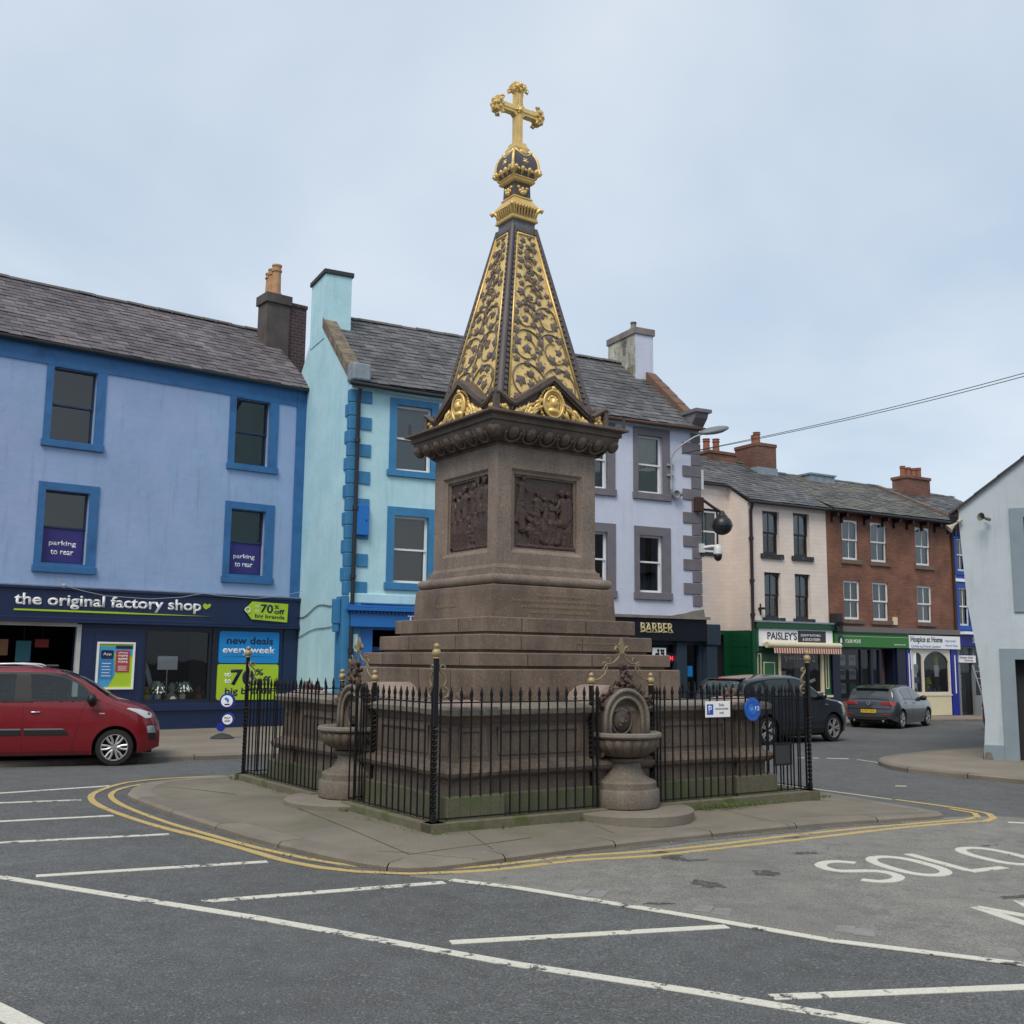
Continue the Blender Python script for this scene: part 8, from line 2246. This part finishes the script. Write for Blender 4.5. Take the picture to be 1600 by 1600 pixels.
mb = MB(); mb.lathe([(.05, .12), (.10, .06), (.125, -.04), (.13, -.16), (.12, -.17)], 18, (.36, -.29, 0)); part('housing', mb, WC, r, auto=40)
mb = MB(); mb.lathe([(.12, -.172), (.125, -.22), (.10, -.31), (.05, -.36), (0, -.37)], 18, (.36, -.29, 0)); part('dome', mb, M_BLACK, r, smooth=True)
r = thing('wall_floodlight', 'small round grey floodlight below the street lamp on the lilac wall', 'light', FB @ Matrix.Translation((9.86, -.04, 6.72)))
mb = MB(); mb.lathe([(.05, .02), (.11, -.03), (.13, -.12), (.11, -.13), (.08, -.08)], 14, axis='y'); mb.box(-.04, .04, -.06, .02, -.04, .04); mb.sphere((.16, -.08, .02), .075, 10); part('body', mb, mat('grey_metal_case', (.22, .23, .25), .5), r, auto=40)
mb = MB(); mb.box(10.86, 10.95, -.02, .10, 6.95, 7.55); o = part('antenna_box', mb, WC, None, bevel=.015); put(o, FB, 'slim white box on the barber house corner edge', 'box')
# overhead wires from the barber corner to beyond the right edge
a = FB @ Vector((10.1, -.1, 7.95)); e = CAMP+ray(1600, 582)*22; e = a+(e-a)*2.4+Vector((0, 0, 1.4))
for k, dz in enumerate((0, -.03)):
    P = [a+(e-a)*(q/40)+Vector((0, 0, -(.62+.06*k)*math.sin(PI*q/40)+dz*.3)) for q in range(41)]
    mb = MB(); mb.tube(P, .009, 5); o = part('overhead_wire', mb, mat('wire_black', (.03, .03, .035), .6), None); tag(o, ('upper', 'lower')[k]+' of the two overhead wires running from the barber house corner', 'wire')
# pavement sign of three blue circles
p = gpt(347, 1155, .08)
r = thing('lottery_sign', 'blue pavement sign of stacked round discs on a dark base reading PLAY NOW', 'sign', Matrix.Translation((p.x, p.y, gz(p.x)+.09)) @ Matrix.Rotation(R_(12), 4, 'Z'))
DB = mat('disc_blue', sl(30, 42, 150), .4)
mb = MB(); mb.lathe([(.26, 0), (.26, .03), (.16, .09), (.05, .12), (0, .12)], 22); part('base', mb, mat('rubber_base', (.04, .042, .045), .7), r, auto=40)
mb = MB(); mb.lathe([(.015, .11), (.015, .3)], 8); part('pole', mb, CHR, r)
for (x, z, rr_) in ((.08, .84, .175), (.11, .43, .15), (-.04, .26, .095)):
    mb = MB(); mb.lathe([(0, -.06), (rr_*.9, -.06), (rr_, -.03), (rr_, .03), (rr_*.9, .06), (0, .06)], 28, (x, .0, z), axis='y'); dk = part('disc', mb, DB, r, auto=40)
    if rr_ > .12:
        mb = MB(); mb.lathe([(0, -.004), (rr_*.74, -.004), (rr_*.74, 0)], 26, (x-.01, -.0605, z), axis='y'); fc_ = part('face', mb, M_WHITE, dk)
        if z > .6:
            mb = MB(); mb.sphere((x-.03, -.066, z+.05), .035, 10, sy=.1); mb.sphere((x+.01, -.066, z+.01), .028, 8, sy=.1, sz=1.8); part('logo', mb, SKYB, dk)
            mb = MB(); mb.box(x-.06, x+.05, -.068, -.066, z-.09, z-.06); part('logo_lettering', mb, INK, dk)
        else:
            text('lettering', 'PLAY', x-.075, -.066, z+.01, INK, dk, width=.13, height=.05, depth=.002, offset=.03); text('lettering', 'NOW', x-.07, -.066, z-.06, INK, dk, width=.12, height=.05, depth=.002, offset=.03)
# ================================================================ unseen houses added across the square for reflections and to block low sky
FO = frame((21, -12.5, 0), 270)
for k, (x0, x1, h, c, nw) in enumerate(((0, 9, 8.4, (.45, .42, .36), 3), (9, 17, 9.2, (.22, .10, .07), 3), (17, 27, 8.0, (.55, .56, .55), 4), (27, 36, 9.0, (.30, .27, .23), 3), (36, 46, 8.3, (.5, .46, .38), 3))):
    hb = thing('added_opposite_house', 'unseen terraced house added behind the viewpoint for reflections', 'building', FO, 'added houses across the square')
    wm = mat('added_house_wall_%d' % k, c, .9, var=.1)
    st = (x1-x0)/nw; H_ = []
    for q in range(nw):
        cx = x0+st*(q+.5)
        H_ += [(cx-.5, cx+.5, 3.7, 5.3), (cx-.5, cx+.5, 6.0, 7.5), (cx-.95, cx+.95, .6, 2.6)]
    mb = MB(); wall_holes(mb, x0, x1, -.2, h, H_); mb.face([(x0, 7, -.2), (x1, 7, -.2), (x1, 7, h), (x0, 7, h)])
    for xx in (x0, x1): mb.face([(xx, 0, -.2), (xx, 7, -.2), (xx, 7, h), (xx, 3.5, h+2.4), (xx, 0, h)])
    part('wall', mb, wm, hb, fix=False)
    mb = MB()
    for a in H_: mb.ring_rect(a[0], a[1], a[2], a[3], a[0]+.07, a[1]-.07, a[2]+.07, a[3]-.07, .08, .14); mb.box(a[0]+.07, a[1]-.07, .09, .13, (a[2]+a[3])/2-.03, (a[2]+a[3])/2+.03)
    part('window_frame', mb, M_UPVC, hb)
    mb = MB()
    for a in H_: mb.face([(a[0], .12, a[2]), (a[1], .12, a[2]), (a[1], .12, a[3]), (a[0], .12, a[3])])
    part('window_pane', mb, CGL, hb, fix=False)
    mb = MB(); mb.box(x0+.1, x1-.1, -.15, .02, 2.75, 3.3); part('fascia', mb, D_NAVY, hb)
    roof(hb, x0, x1, h, 3.5, 2.4, S_GREY, 7, seed=60+k, gauge=.5, w=1.0, ends=False, ridge=False)
    chimney(hb, x1-1.2, x1-.2, 3, 4, h+1, h+3.4, BR_CH, pots=((x1-.7, 3.5),))
for o in COL.objects:
    if o.get('kind') == 'stuff' and not o.get('label'): o['label'] = 'weeds growing along the foot of the black railings'; o['category'] = 'weeds'

for o in list(COL.objects):
    if o.type == 'MESH' and o.name.split('.')[0] in ('shopfront_panel', 'panel_moulding', 'pilaster', 'pilaster_line', 'corner_mound', 'corner_spike', 'roof_rail', 'seat', 'fascia_edge', 'surround', 'roof_lantern', 'stall_riser', 'display_shelf', 'eaves_bracket', 'picture', 'white_band', 'brick_panel', 'artwork'): split_loose(o)
